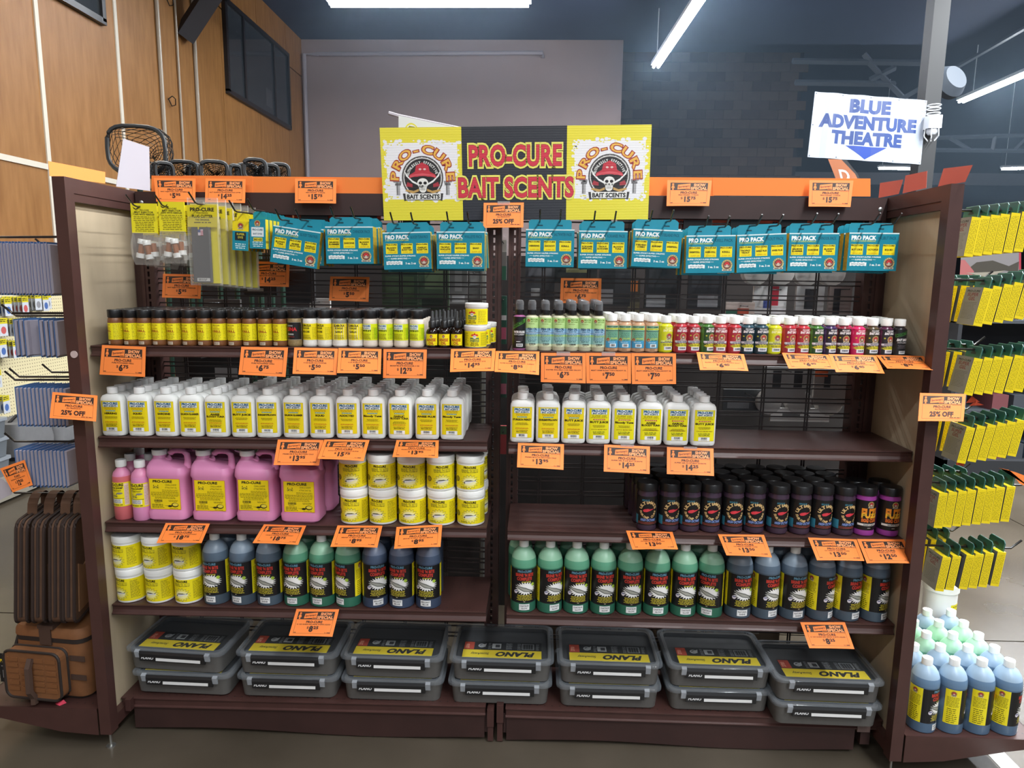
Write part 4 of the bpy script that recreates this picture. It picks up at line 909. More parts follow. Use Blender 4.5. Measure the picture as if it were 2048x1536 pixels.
seq = ['GARLIC', 'CORN SHRIMP', 'CORN SHRIMP', 'SARDINE', 'SHRIMP', 'CORN SWEET', 'HERRING', 'HERRING', 'GARLIC', 'CORN SHRIMP', 'CORN SWEET', 'SARDINE', 'TUNA', 'KOKANEE', 'ANISE', 'SALMON', 'PREDATOR', 'ADD']
px = [1331, 1360, 1386, 1414, 1440, 1468, 1494, 1522, 1548.5, 1577, 1604.5, 1632, 1659, 1686, 1715, 1743, 1771, 1798]
nm = ['yellow garlic bait sauce bottle beside the tan oil bottles', 'red bait sauce bottle just right of the first yellow bottle', 'red bait sauce bottle just left of the green bottle', 'green bait sauce bottle between two red ones, tag below', 'light red shrimp bait sauce bottle right of the green bottle', 'red bait sauce bottle left of the dark blue pair', 'dark blue herring sauce bottle, left of the pair', 'dark blue herring sauce bottle, right of the pair', 'yellow garlic bait sauce bottle in mid row between blue and red', 'red bait sauce bottle right after the second yellow bottle', 'red bait sauce bottle left of the second green bottle', 'green sardine sauce bottle beside the purple tuna bottle', 'dark purple tuna sauce bottle beside the second green one', 'dark maroon kokanee sauce bottle left of the bright pink one', 'bright pink anise bait sauce bottle', 'olive brown salmon sauce bottle right of the pink one', 'dark purple sauce bottle next to the last black labelled one', 'last sauce bottle in the row, black label with green slash']
for i, p in enumerate(px):
    t_ = T_ADDS if seq[i] == 'ADD' else T_SAUCE[seq[i]]
    x = front(t_, p, 668, 'A', YF+.023, nm[i], (.28, .2, .2, .45, -.1, .35, 0, 0, .1, .3, .2, .3, .3, 0, .2, .1, .25, .2)[i])
    for j in range(1, 4): t_.spawn('white capped sauce bottle, %s back behind the %s front sauce' % (ORD[j-1], ORD[i]), (x-.010-.0005*i+.004*j*(i % 2), YF+.023+.043*j, shz('A', x)), 0, 'sauce bottles in the rear rows', skip=('printed_label',))
FISHY = lambda q: {'salmon slammer': 'salmon', 'butt juice': 'printed', 'sturgeon frenzy': 'sturgeon', 'addicted': 'printed'}.get(q, q)
# second shelf: flat white bottles
fl_l = [['HERRING'], ['SQUID'], ['SARDINE'], ['SALMON SLAMMER'], ['ANISE', 'BLOODY TUNA'], ['BUTT JUICE'], ['SHRIMP/PRAWN'], ['SALMON SLAMMER'], ['SQUID'], ['ADDICTED'], ['Bloody Tuna'], ['GARLIC', 'BLOODY TUNA'], ['ANISE PLUS'], ['Bloody Tuna']]
px = [229.5, 282.5, 335, 385, 436, 488, 538, 591.5, 644, 697, 747.5, 801, 855, 905]
for i, p in enumerate(px):
    x = front(T_white(fl_l[i], False), p, 830, 'B', YF+.026, 'white oil bottle with yellow %s label, %s from the left panel' % (FISHY(' '.join(fl_l[i]).lower()), ORD[i]), jit(.03), 'flat white bottles at the front of the left second shelf')
    for j in range(1, 6 if i < 5 else 7):
        T_white(fl_l[i], False).spawn('white bottle %s back in the file behind the %s bottle on the left' % (ORD[j-1], ORD[i]), (x+jit(.002), YF+.026+.0405*j, shz('B', x)), jit(.06), 'white bottles in files on the left second shelf', skip=('printed_label',))
fl_r = [(['STURGEON FRENZY'], 0), (['SHRIMP/PRAWN'], 0), (['BUTT JUICE'], 0), (['BUTT JUICE'], 1), (['Bloody Tuna'], 1), (['ANISE', 'BLOODY TUNA'], 1), (['GARLIC', 'BLOODY TUNA'], 1), (['BUTT JUICE'], 1)]
for i, p in enumerate((1044.5, 1096, 1147, 1197, 1247.5, 1300, 1353, 1406.5)):
    x = front(T_white(*fl_r[i]), p, 838, 'B', YF+.026, 'white bottle with yellow %s label, %s right of the middle post' % (FISHY(' '.join(fl_r[i][0]).lower()), ORD[i]), jit(.03), 'flat white bottles at the front of the right second shelf')
    for j in range(1, 5 if i else 4):
        T_white(*fl_r[i]).spawn('white bottle %s back in the file behind the %s bottle on the right' % (ORD[j-1], ORD[i]), (x+jit(.002)+(.003*j if i == 2 else 0), YF+.026+.0405*j, shz('B', x)), jit(.05), 'white bottles in files on the right second shelf', skip=('printed_label',))
# third shelf, left: pink goods and tubs
front(T_PINKB[0], 246, 980, 'C', YF+.042, 'pink attractant bottle with reddish liquid, first beside the left panel', -.25)
front(T_PINKB[1], 283, 980, 'C', YF+.036, 'pink attractant bottle standing against the first pink jug', -.15)
for (p, y, l) in ((263, YF+.115, 'pink bottle in shadow right behind the two front pink bottles'), (282, YF+.19, 'pink bottle farthest back in the left corner of the third shelf'), (302, YF+.125, 'pink bottle hidden half behind the first jug')):
    front(T_PINKB[1], p, 955, 'C', y, l, 0)
LJ = d  # keep name alive
labm = A_JUG
for i, p in enumerate((345, 432, 519, 606.5)):
    x = front(T_JUG, p, 975, 'C', YF+.012+.05, 'pink jug of crab and shrimp attractant, %s' % ('leftmost of four', 'second from the left', 'third from the left', 'rightmost of four, under the orange tags')[i], jit(.02), 'pink jugs on the third shelf')
    r_ = [o for o in COL.objects if o.name.startswith('attractant_jug')][-1]
    put('printed_label', labm, r_, (.001+.002*(i % 2), -.0482, .039-.003*(i % 2)))
    T_JUG.spawn('pink jug standing behind the %s front jug' % ORD[i], (x+.012, YF+.062+.108, shz('C', x)), 0, 'pink jugs at the back of the third shelf')
tubx = {}
for i, p in enumerate((709.5, 766.5, 825, 883, 942)):
    for lv in (0, 1):
        x = front(T_TUB, p-1.5*lv, 1010, 'C', YF+.008+RT, 'yellow brine tub, %s in the %s row of the third shelf stack' % (('leftmost', 'second', 'third', 'fourth', 'rightmost')[i], ('lower', 'upper')[lv]), (-.05, .1, -.3, .05, -.1, 0, -.1, .25, 0, .05)[i*2+lv], 'yellow tubs stacked two high on the third shelf', .1118*lv)
        T_TUB.spawn('yellow brine tub behind the %s column of the third shelf stack, %s' % (('leftmost', 'second', 'third', 'fourth', 'rightmost')[i], ('lower', 'upper')[lv]), (x+.004, YF+.008+RT+.091, shz('C', x)+.1118*lv), 1.2, 'yellow tubs at the back of the third shelf')
# third shelf, right: cure jars
px = [1293.5, 1338.5, 1380, 1421, 1466, 1509, 1556, 1600.5, 1643.5, 1688]
for i, p in enumerate(px):
    x = front(T_CURE, p, 1012, 'C', YF+.012+RS, 'dark jar of shrimp cure with red shrimp, %s' % (('leftmost of ten',)+tuple('%s of ten from the left' % o for o in ORD[1:9])+('rightmost, next to the egg cure jars',))[i], (.0, .25, .12, .05, .02, -.08, .2, .15, .2, .3)[i], 'shrimp cure jars at the front')
    for j in range(1, 4): T_CURE.spawn('dark lidded cure jar, %s back behind the %s shrimp cure jar' % (ORD[j-1], ORD[i]), (x-.004*j, YF+.012+RS+.066*j, shz('C', x)), jit(1), 'shrimp cure jars in the rear rows', skip=('printed_label',))
for i, p in enumerate((1729, 1778)):
    x = front(T_FUZE, p, 1018, 'C', YF+.014+RS, 'magenta jar of egg cure with orange lettering, %s of two' % ('left', 'right')[i], (.15, .1)[i])
    T_FUZE.spawn('dark lidded jar behind the %s egg cure jar' % ('left', 'right')[i], (x-.004, YF+.080+RS, shz('C', x)), 0, 'egg cure jars in the rear row', skip=('printed_label',))
# fourth shelf
for i, p in enumerate((263.5, 321, 378.5)):
    for lv in (0, 1):
        x = front(T_TUB, p-(2.5, 1.5, .5)[i]*lv, 1172, 'D', YF+.010+RT, 'yellow brine tub, %s in the %s row of the fourth shelf stack' % (('leftmost', 'middle', 'rightmost')[i], ('lower', 'upper')[lv]), (-.38, -.38, -.28, -.28, -.1, -.2)[i*2+lv], 'yellow tubs stacked two high on the fourth shelf', .1118*lv)
col = ['blue', 'blue', 'blue', 'green', 'green', 'green', 'royal', 'royal', 'royal']; st = ['NATURAL SHINE']*3+['CHARTREUSE GLOW']*3+['BRILLIANT BLUE']*3
rr = [.15, .25, .1, .1, .22, .55, -.45, .2, .1]
desc = ['slate blue brine bottle touching the yellow tubs', 'slate blue brine bottle, second after the yellow tubs', 'slate blue brine bottle left of the first green one', 'green brine bottle right of the slate blue ones', 'green brine bottle, middle of three on the left', 'green brine bottle showing its yellow side, left section', 'dark blue brine bottle showing its yellow side, left section', 'dark blue brine bottle, middle of three on the left', 'dark blue brine bottle, last on the left fourth shelf']
for i, p in enumerate((434, 487.5, 540, 593.5, 645.5, 697, 750.5, 803.5, 857)):
    x = front(brine(col[i], st[i]), p, 1160, 'D', YF+.008+RB, desc[i], -rr[i])
    brine(col[i], st[i]).spawn('brine bottle in the dark behind the %s front bottle, left section' % ORD[i], (x-.006, YF+.105+RB, shz('D', x)), 0, 'brine bottles in the rear row', skip=('printed_label', 'flavour_sticker'))
px = [1047, 1099.5, 1152.5, 1206, 1259, 1313, 1367.5, 1421, 1477.5, 1531.5, 1586, 1641.5, 1695, 1750]
rr = [-.1, -.42, -.12, -.1, -.08, -.05, -.05, .45, -.12, -.42, -.22, -.75, -.5, -.62]
for i, p in enumerate(px):
    g = i < 8
    x = front(brine('green' if g else 'blue', 'CHARTREUSE GLOW' if g else 'NATURAL SHINE'), p, 1165, 'D', YF+.008+RB, ('green brine bottle, %s of eight on the right fourth shelf' if g else 'slate blue brine bottle, %s of six on the right fourth shelf') % ORD[i if g else i-8], -rr[i], 'green brine bottles on the right' if g else 'slate blue brine bottles on the right')
    brine('green' if g else 'blue', 'CHARTREUSE GLOW').spawn('brine bottle in the dark behind the %s front bottle, right section' % ORD[i], (x-.012, YF+.105+RB, shz('D', x)), 0, 'brine bottles in the rear row', skip=('printed_label', 'flavour_sticker'))

# ------------------------------------------------------------------ tackle boxes on the base shelf
GREY = mat('box_grey', '5d5b58', .5, noise=.04, scale=40); LID = clear('lid_clear', 'a8b0b8', .02, .06, .12); LATCH = mat('latch_dark', '242425', .4)
LIDIN = mat('box_inside', '3c3d3f', .6)
bw, bd, hb = .163, .115, .072
bm = MB().loft([rrect(bw-.012, bd-.012, .02, 0), rrect(bw-.008, bd-.008, .022, .003), rrect(bw-.002, bd-.002, .024, hb), rrect(bw-.012, bd-.012, .02, hb), rrect(bw-.012, bd-.012, .02, hb-.012)], mis=[0, 0, 0, 1]).mesh('box_body', [GREY, LIDIN], True)
for pidx in range(len(bm.polygons)): pass
bm.polygons[len(bm.polygons)-1].material_index = 1
lidm = MB().loft([rrect(bw+.006, bd+.006, .026, hb-.006), rrect(bw+.008, bd+.008, .028, hb-.004), rrect(bw+.008, bd+.008, .028, hb+.003), rrect(bw+.002, bd+.002, .025, hb+.008), rrect(bw-.010, bd-.010, .02, hb+.009)], caps=False)
lidm.m = [1]*len(lidm.m); n0 = len(lidm.v)-20; lidm.f.append(list(range(n0, n0+20))); lidm.m.append(0)
lidm.tube([(bw-.004, -bd+.02, hb+.0085), (bw-.004, bd-.02, hb+.0085)], .0025, 6).tube([(-bw+.004, -bd+.02, hb+.0085), (-bw+.004, bd-.02, hb+.0085)], .0025, 6)
lidm = lidm.mesh('clear_lid', [LID, clear('lid_rim', 'a2aab2', .2, .1, .25)], True)
lat = MB().prism([(-bd-.004, hb-.034), (-bd-.010, hb-.032), (-bd-.013, hb-.006), (-bd-.010, hb+.002), (-bd-.006, hb+.002), (-bd-.004, hb-.03)], 'x', -.112, .112).mesh('latch', LATCH)
hinge = [MB().prism([(-bd-.008, hb-.022), (-bd-.014, hb+.001), (-bd-.004, hb+.006), (-bd-.004, hb-.022)], 'x', a, a+.016).mesh('lid_catch', clear('catch_clear', 'b5bac0', .55, .1)) for a in (-.128, .112)]
ll = D(); ll.rect(-.055, -.0085, .098, .0085, 'dcdcda', 0); ll.text('PLANO', -.085, -.0045, .0080, 'cfcfcf', w=.042, bold=.05, L=0, shear=.25)
ll = ll.build('latch_label', lambda x, y, h: (x, -bd-.0118-h+.12*y, hb-.019+y), P_PAPER)
tl = D(); tl.rect(-.130, -.052, .130, .000, '191a1b', 0); tl.rect(-.130, -.100, .130, -.052, 'dfc81e', 0)
def flip(dd):
    o = D(); o.t = [((-a[0], -a[1]-.100), (-b[0], -b[1]-.100), (-c[0], -c[1]-.100), col, L) for a, b, c, col, L in dd.t]; return o
t2 = D(); t2.text('PLANO', -.045, -.036, .0255, '1a1a1a', w=.125, bold=.06, L=1, shear=.3); t2.text('StowAway', .072, -.030, .013, '3a3a1a', w=.060, bold=.02, L=1, shear=.2)
tl.t += flip(t2).t
tl.rect(-.128, -.050, -.095, -.004, 'b4442c', 1); tl.text('3700', -.1115, -.030, .012, 'e8a088', w=.026, bold=.05, L=2, rot=1.57)
for kx, kind in ((-.07, 0), (-.02, 1), (.085, 2)):
    if kind == 0: tl.ell(kx, -.026, .012, .012, 'a8acac', 1, 12, inner=.6); tl.poly([(kx-.012, -.03), (kx+.016, -.012), (kx+.012, -.034)], 'a8acac', 1)
    if kind == 1: tl.rect(kx-.015, -.042, kx+.015, -.012, 'a8acac', 1); tl.rect(kx-.004, -.036, kx+.011, -.018, '3a3c3e', 2)
    if kind == 2: tl.frame(kx-.02, -.044, kx+.02, -.010, .0015, 'a8acac', 1); [tl.rect(kx-.016+.008*q, -.042, kx-.0155+.008*q+.001, -.012, '6a6c6e', 1) for q in range(5)]
for kx in (-.048, .012, .022, .050, .112): tl.lines(kx, kx+.012, [-.046+.004*q for q in range(10)], .0014, '8a8e90', 1, int(kx*1000)+99, .3)
tl = tl.build('lid_label', lambda x, y, h: (x, y, hb+.0045+h), P_PAPER)
T_BOX = T('tackle_box', 'box', [('body', bm), ('clear_lid', lidm), ('latch', lat, [('latch_label', ll)]), ('lid_catch', hinge[0]), ('lid_catch', hinge[1]), ('lid_label', tl)])
# (front left px, front right px, front lid y px) for upper and lower box of each stack
BX = [((232, 1311, 466, 1321), (258, 1350, 462, 1355), 'leftmost'), ((465, 1301, 674, 1304), (467, 1341, 675, 1345), 'second'), ((678, 1305, 885, 1310), (680, 1347, 884, 1352), 'third'), ((897, 1312, 1109, 1318), (893, 1358, 1106, 1364), 'middle'), ((1114, 1322, 1330, 1334), (1113, 1366, 1326, 1376), 'fifth'), ((1335, 1330, 1556, 1330), (1337, 1370, 1550, 1372), 'sixth'), ((1562, 1350, 1806, 1356), (1562, 1392, 1802, 1402), 'rightmost')]
for up, lo, nme in BX:
    zb = ZS['E']+.001
    for (a, b, c, e), lv in ((lo, 0), (up, 1)):
        z = zb+lv*(hb+.0095)+hb
        yf_ = -.335 if nme == 'rightmost' else -.276
        P, Q = aty(a, b, yf_), aty(c, e, yf_)
        ang = {'leftmost': (-.02, -.06)[lv], 'rightmost': -.015}.get(nme, (.004, -.004)[lv])
        cx, cy = (P[0]+Q[0])/2, yf_+.008+bd
        if nme == 'rightmost': cx = min(cx, 1.046)
        T_BOX.spawn('grey tackle box with clear lid, %s of the %s stack on the base shelf' % (('lower', 'upper')[lv], nme), (cx, cy, z-hb), ang, 'tackle boxes on the base shelf')

# ------------------------------------------------------------------ orange price tags (corner points read where the tags hang)
RAIL, LIPY, BASKET = -.040, YF-.0065, -.016
def quad(yp, TL, TR, BL, BR, H):
    a, b = aty(*TL, yp), aty(*TR, yp)
    dys = []
    for top, q in ((a, BL), (b, BR)):
        dv = ray(*q); m = C0-top; A_, B_, C_ = dv@dv, 2*dv@m, m@m-H*H; disc = B_*B_-4*A_*C_
        t_ = (-B_-math.sqrt(disc))/(2*A_) if disc > 0 else -B_/(2*A_)
        dys.append(top[1]-(C0+dv*t_)[1])
    dy = max(0.0, sum(dys)/2)
    return a, b, aty(*BL, yp-dy), aty(*BR, yp-dy)
def tag(yp, TL, TR, BL, BR, sub, price, label, brand='PRO-CURE', off=None, tape=False):
    a, b, c, e = quad(yp, TL, TR, BL, BR, TH)
    f = on_quad(a, b, c, e, TW, TH, .0014); o = a
    me = art_tag(brand, sub, price, off).build('print', lambda x, y, h: tuple(f(x, y, h)-o), P_PAPER, TW/10)
    t = thing('price_tag', label, 'sign', a, group='orange show special price tags')
    card = MB(); n = 10; V = []
    for k in range(n+1): V += [f(TW*k/n, 0, -.0001)-o, f(TW*k/n, TH, -.0001)-o, f(TW*k/n, 0, -.0005)-o, f(TW*k/n, TH, -.0005)-o]
    F = []
    for k in range(n):
        i = 4*k; F += [(i, i+4, i+5, i+1), (i+2, i+3, i+7, i+6), (i, i+2, i+6, i+4), (i+1, i+5, i+7, i+3)]
    F += [(0, 1, 3, 2), (4*n, 4*n+2, 4*n+3, 4*n+1)]
    card.add(V, F); put('card', card.mesh('card', PAPER_O), t); put('printed_face', me, t)
    if tape:
        g = MB(); w0 = .012; m0 = (a+b)/2
        g.box(m0[0]-.02-o[0], m0[0]+.02-o[0], m0[1]-.0030-o[1], m0[1]-.0025-o[1], m0[2]-.008-o[2], m0[2]+.004-o[2]); put('tape', g.mesh('tape', TAPE), t)
K = 'orange price tag reading '
tag(LIPY, (204, 690), (291.5, 693.5), (199, 749), (290, 754), 'PURE POWDERED KRILL', ('6', '75'), K+'$6.75 under the leftmost krill jars')
tag(LIPY, (482.6, 693.5), (576, 695), (477, 749), (571, 754), 'PURE POWDERED KRILL', ('6', '75'), K+'$6.75 under the rightmost krill jars')
tag(LIPY, (588.5, 695), (676, 697), (585, 747.5), (673, 750), '4 OZ SLAM-OLA POWDER', ('5', '50'), K+'$5.50 under the white powder jars')
tag(LIPY-.001, (677, 696), (763, 698), (674, 746), (761.5, 748), '4 OZ SLAM-OLA POWDER', ('5', '50'), K+'$5.50 under the garlic and enhancer jars')
tag(LIPY, (767, 698), (853.7, 699), (766, 756), (852, 757), 'MONSTER BITE ENHANCER 4 OZ', ('12', '75'), K+'$12.75 under the lime labelled jars')
tag(LIPY, (902, 698), (991, 697), (900, 744), (988, 742), 'BAD AZZ POWDER BAIT DYE', ('14', '95'), K+'$14.95 under the stacked dye tubs')
tag(LIPY-.001, (991.5, 702), (1079, 703), (989, 743.5), (1078, 750), 'WATER SOLUBLE 4 OZ FISH OIL/UV - CURRENT', ('8', '95'), K+'$8.95 spanning the middle posts')
tag(LIPY, (1082, 705.6), (1171.5, 706), (1081.6, 764), (1171.5, 766.6), 'WATER SOLUBLE 4 OZ FISH OIL/UV', ('6', '75'), K+'$6.75 under the fish oil sprays', tape=True)
tag(LIPY-.001, (1171.7, 705.6), (1262, 706.4), (1173, 766.5), (1262, 767), 'MIGHTY SHRIMP BLOODY TUNA & ANCHOVY OIL', ('7', '50'), K+'$7.50, left of the pair under the tan oils', tape=True)
tag(LIPY, (1262.5, 706), (1352, 707), (1264, 768), (1352, 768), 'MIGHTY SHRIMP BLOODY TUNA & ANCHOVY OIL', ('7', '50'), K+'$7.50, right of the pair, under yellow sauce')
tag(LIPY, (1393, 704), (1487.6, 708), (1400, 740), (1497, 742), 'SUPER SAUCE 4 OZ STICKY BAIT', ('6', '40'), K+'$6.40 tilted out under the light red shrimp sauce')
tag(LIPY, (1563.7, 705.5), (1657, 709), (1577.6, 737), (1670, 738), 'SUPER SAUCE 4 OZ STICKY BAIT', ('6', '40'), K+'$6.40 tilted out under the second green sauce')
tag(LIPY-.002, (1657, 708), (1752, 710.6), (1672, 744), (1769.5, 747), 'SUPER SAUCE 4 OZ STICKY BAIT', ('6', '40'), K+'$6.40 tilted out under the bright pink sauce')
tag(LIPY, (1752, 710), (1847, 712), (1774.6, 737), (1866, 740), 'SUPER SAUCE 4 OZ WITH CURRENT', ('8', '95'), K+'$8.95 tilted out by the right end panel')
tag(LIPY, (555.7, 879), (647, 880), (547, 930), (638, 931), 'PREMIUM 8 OZ BAITFISH OILS', ('13', '95'), K+'$13.95 hanging over the rightmost pink jug')
tag(LIPY-.002, (648.7, 879), (739, 880), (635, 917.5), (727, 922), 'ADDICTED 8 OZ SALMON BLEND', ('15', '75'), K+'$15.75 tilted out above the yellow tubs')
tag(LIPY, (793, 880), (877.6, 880.6), (784.7, 914), (876, 916), 'PREMIUM 8 OZ BAITFISH OILS', ('13', '95'), K+'$13.95 tilted out above the fourth yellow tub')
tag(LIPY, (1036, 885.7), (1128, 888.4), (1034, 934.5), (1127, 939.7), 'PREMIUM 8 OZ BAITFISH OILS', ('13', '95'), K+'$13.95 on the right second shelf')
tag(LIPY, (1208.5, 889), (1300, 893), (1207.4, 943), (1299.4, 948), 'SUPER GEL 8 OZ BAIT SCENTS', ('14', '25'), K+'$14.25, left of two on the second shelf', tape=True)
tag(LIPY, (1334, 894), (1427, 897), (1333.6, 948), (1428, 952), 'SUPER GEL 8 OZ BAIT SCENTS', ('14', '25'), K+'$14.25, right of two on the second shelf', tape=True)
tag(LIPY, (331.5, 1046), (420, 1047), (313, 1086), (403, 1086), 'CRAB & SHRIMP ATTRACTANT', ('18', '75'), K+'$18.75 under the leftmost pink jug')
tag(LIPY, (528, 1048.6), (612.4, 1051), (505, 1086), (596, 1089.6), 'CRAB & SHRIMP ATTRACTANT', ('18', '75'), K+'$18.75 under the third and fourth pink jugs')
tag(LIPY, (675, 1051), (765, 1051.4), (660.6, 1093.5), (754.6, 1095), "BRINE 'N BAIT 28 OZ BRINE", ('8', '95'), K+'$8.95 under the leftmost stacked tubs')
tag(LIPY, (793, 1054), (884.5, 1049), (788, 1097.6), (881, 1093.5), "BRINE 'N BAIT 28 OZ BRINE", ('8', '95'), K+'$8.95 with curled corner under the fourth tub')
tag(LIPY, (1252, 1061), (1345, 1063.7), (1265, 1099), (1356, 1098.6), 'ULTIMATE SHRIMP CURE', ('13', '50'), K+'$13.50 under the leftmost shrimp cure jars')
tag(LIPY, (1435.7, 1068.5), (1528, 1069.5), (1453, 1110.6), (1544, 1114.7), 'ULTIMATE SHRIMP CURE', ('13', '50'), K+'$13.50 under the middle shrimp cure jars')
tag(LIPY, (1616, 1075), (1713, 1078.7), (1634, 1120.6), (1729, 1122), 'ULTIMATE SHRIMP CURE', ('13', '50'), K+'$13.50 under the rightmost shrimp cure jars')
tag(LIPY, (1714, 1078), (1808, 1078.7), (1733.7, 1126.5), (1833, 1127), 'FUZE EGG CURE', ('12', '50'), K+'$12.50 under the egg cure jars')
tag(LIPY, (593, 1217.8), (678.4, 1218.4), (577.6, 1271.4), (664.7, 1273.5), "31 OZ GUIDE SIZE BRINE 'N BITE LIQUID", ('8', '25'), K+'$8.25 over the second tackle box stack')
tag(LIPY, (1600.5, 1244.4), (1689.7, 1244.4), (1618.7, 1296.4), (1709, 1298), "31 OZ GUIDE SIZE BRINE 'N BITE LIQUID", ('8', '25'), K+'$8.25 over the rightmost tackle box stack')
tag(-.379, (105, 784), (195, 791), (99, 836), (192, 843), 'ALL PRODUCTS', None, 'orange tag reading 25% off on the left end panel post', off='25% OFF')
tag(-.379, (1840, 785.7), (1932, 788), (1836, 842), (1927, 843), 'ALL PRODUCTS', None, 'orange tag reading 25% off on the right end panel post', off='25% OFF')
tag(-.056, (967.4, 405.6), (1047.8, 405), (966.5, 455.7), (1046.5, 455), 'ALL PRODUCTS', None, 'orange tag reading 25% off taped under the big yellow sign', off='25% OFF', tape=True)
tag(RAIL, (307.6, 356), (391, 357), (312.7, 403), (390.6, 405), 'BAIT INJECTOR CAPS W/NEEDLES', ('5', '95'), K+'$5.95 on the top rail at far left')
tag(RAIL, (411, 357), (491, 358), (410, 405), (490, 406), 'SALTY SILVER/CUTTER PRECISION PLUG CUTTER', ('14', '25'), K+'$14.25 on the top rail above the plug cutters')
tag(RAIL, (590, 357), (672.6, 358), (590, 406), (672, 407), 'PRO PACKS - 3 PACK', ('15', '75'), K+'$15.75 on the top rail left of the sign')
tag(RAIL, (1334.7, 360), (1423.8, 361), (1333, 412), (1418, 412), 'PRO PACKS - 3 PACK', ('15', '75'), K+'$15.75 on the top rail just right of the sign')
tag(RAIL, (1619, 360), (1707, 361), (1617, 413), (1701, 414), 'PRO PACKS - 3 PACK', ('15', '75'), K+'$15.75 on the top rail near the right panel')
tag(BASKET, (326, 547.5), (403, 549), (324, 595), (401, 597.5), 'BAIT INJECTOR CAPS W/NEEDLES', ('5', '95'), K+'$5.95 on the wire back behind the plug cutter bags')
tag(BASKET, (497, 522.6), (579, 523.6), (497, 572), (577.6, 574), 'SALTY SILVER/CUTTER PRECISION PLUG CUTTER', ('14', '25'), K+'$14.25 on the wire back above the krill jars')
tag(BASKET, (660.6, 552.7), (739, 554), (658, 601), (737, 603.6), '4 OZ SLAM-OLA POWDER', ('5', '50'), K+'$5.50 on the wire back above the powder jars')
tag(BASKET, (1122, 556), (1203, 557), (1120, 606), (1201.6, 608), 'WATER SOLUBLE 4 OZ FISH OIL/UV', ('6', '75'), K+'$6.75 on the wire back above the spray bottles')
tag(-.335, (0, 937), (49, 919.6), (25.5, 985), (65.6, 970), 'STOWAWAY STORAGE UTILITY', ('12', '50'), 'orange price tag reading $12.50 on the left end display', brand='PLANO')

# ------------------------------------------------------------------ packs on the top hooks
PY = -.195
def hook(px, py, yt, label, two=True, sp=.030):
    t = thing('display_hook', label, 'hook', (aty(px, py, PY)[0], 0, aty(px, py, PY)[2]), group='black display hooks')
    for s in ((-sp, sp) if two else (0,)):
        put('prong', MB().tube([(s, -.012, .004), (s, -.20, .0), (s, yt+.05, -.002), (s, yt+.035, .001), (s, yt, .026)], .0026, 6).mesh('prong', HOOK, True), t)
    put('back_plate', MB().box(-.045 if two else -.01, .045 if two else .01, -.014, -.010, -.012, .035).mesh('back_plate', HOOK), t)
    return t
BT, AB = 'BLOODY|TUNA', 'ANISE|BLOODY TUNA'
ST = [('BLOODY TUNA PACK', (BT, AB, 'GARLIC|BLOODY TUNA'), 547, 450, 637, 464, 5, 'first from the left'), ('CHINOOK PACK', ('SALMON|SLAMMER', 'SARDINE', BT), 650, 453, 745, 453, 6, 'second from the left'), ('BLOODY TUNA PACK', (BT, AB, 'GARLIC|BLOODY TUNA'), 765, 465, 860, 463, 5, 'third from the left'), ('WALLEYE PACK', ('TROPHY|WALLEYE', 'NIGHTCRAWLER', 'SHAD'), 873, 463, 968, 463, 4, 'fourth from the left'),
      ('SALTWATER PACK', ('HERRING', 'ANCHOVY', 'KRILL'), 1052, 458, 1147, 459, 2, 'fifth from the left'), ('KOKANEE PACK', ('KOKANEE|SPECIAL', 'TROUT|KOKANEE', BT), 1158, 461, 1252, 462, 3, 'sixth from the left'), ('STEELHEAD PACK', ('STEELHEAD|COMBO', 'SHRIMP', 'SHRIMP/KRILL'), 1267, 457, 1363, 461, 4, 'seventh from the left'), ('KRILL PACK', ('SHRIMP/KRILL', 'ANISE-KRILL', 'KRILL'), 1373, 471, 1471, 470, 4, 'eighth from the left'),
      ('TROUT PACK', ('TROPHY|TROUT', 'GARLIC PLUS', 'ANISE PLUS'), 1474, 470, 1574, 466, 3, 'ninth from the left'), ('CHINOOK PACK', ('SALMON|SLAMMER', 'SARDINE', BT), 1579, 466, 1680, 466, 2, 'tenth from the left'), ('HALIBUT PACK', ('BUTT JUICE', 'OCTOPUS', 'SQUID'), 1699, 465, 1801, 466, 4, 'last before the right panel')]
for kind, trio, ax, ay, bx2, by, n, wh in ST:
    P, Q = aty(ax, ay, PY), aty(bx2, by, PY); roll = -math.atan2(Q[2]-P[2], Q[0]-P[0])
    hook((ax+bx2)/2, (ay+by)/2-16, -.285, 'double black hook carrying the teal bait packs %s' % wh)
    for j in range(n):
        tt = T_pack(kind, trio)
        sw = dict(skip=('printed_front',)) if j else {}
        y = PY+BD/2+.030*j
        rr_ = roll*(1 if j == 0 else .4)+(jit(.04) if j else 0)
        if j: sw = {}
        lx = P[0]+(0 if j == 0 else jit(.004)); lz = P[2]-BH+(0 if j == 0 else -.003+jit(.003))
        # hang from the upper left corner
        c_, s_ = math.cos(rr_), math.sin(rr_)
        tt.spawn(('front teal bait pack of the %s stack, %s' % (kind.lower().replace(' pack', ''), wh)) if j == 0 else 'teal bait pack, %s behind the front one, stack %s' % (ORD[j-1], wh), (lx-s_*BH, y, lz+BH-c_*BH), 0, 'teal bait packs on the top hooks', rot=(0, rr_, 0))
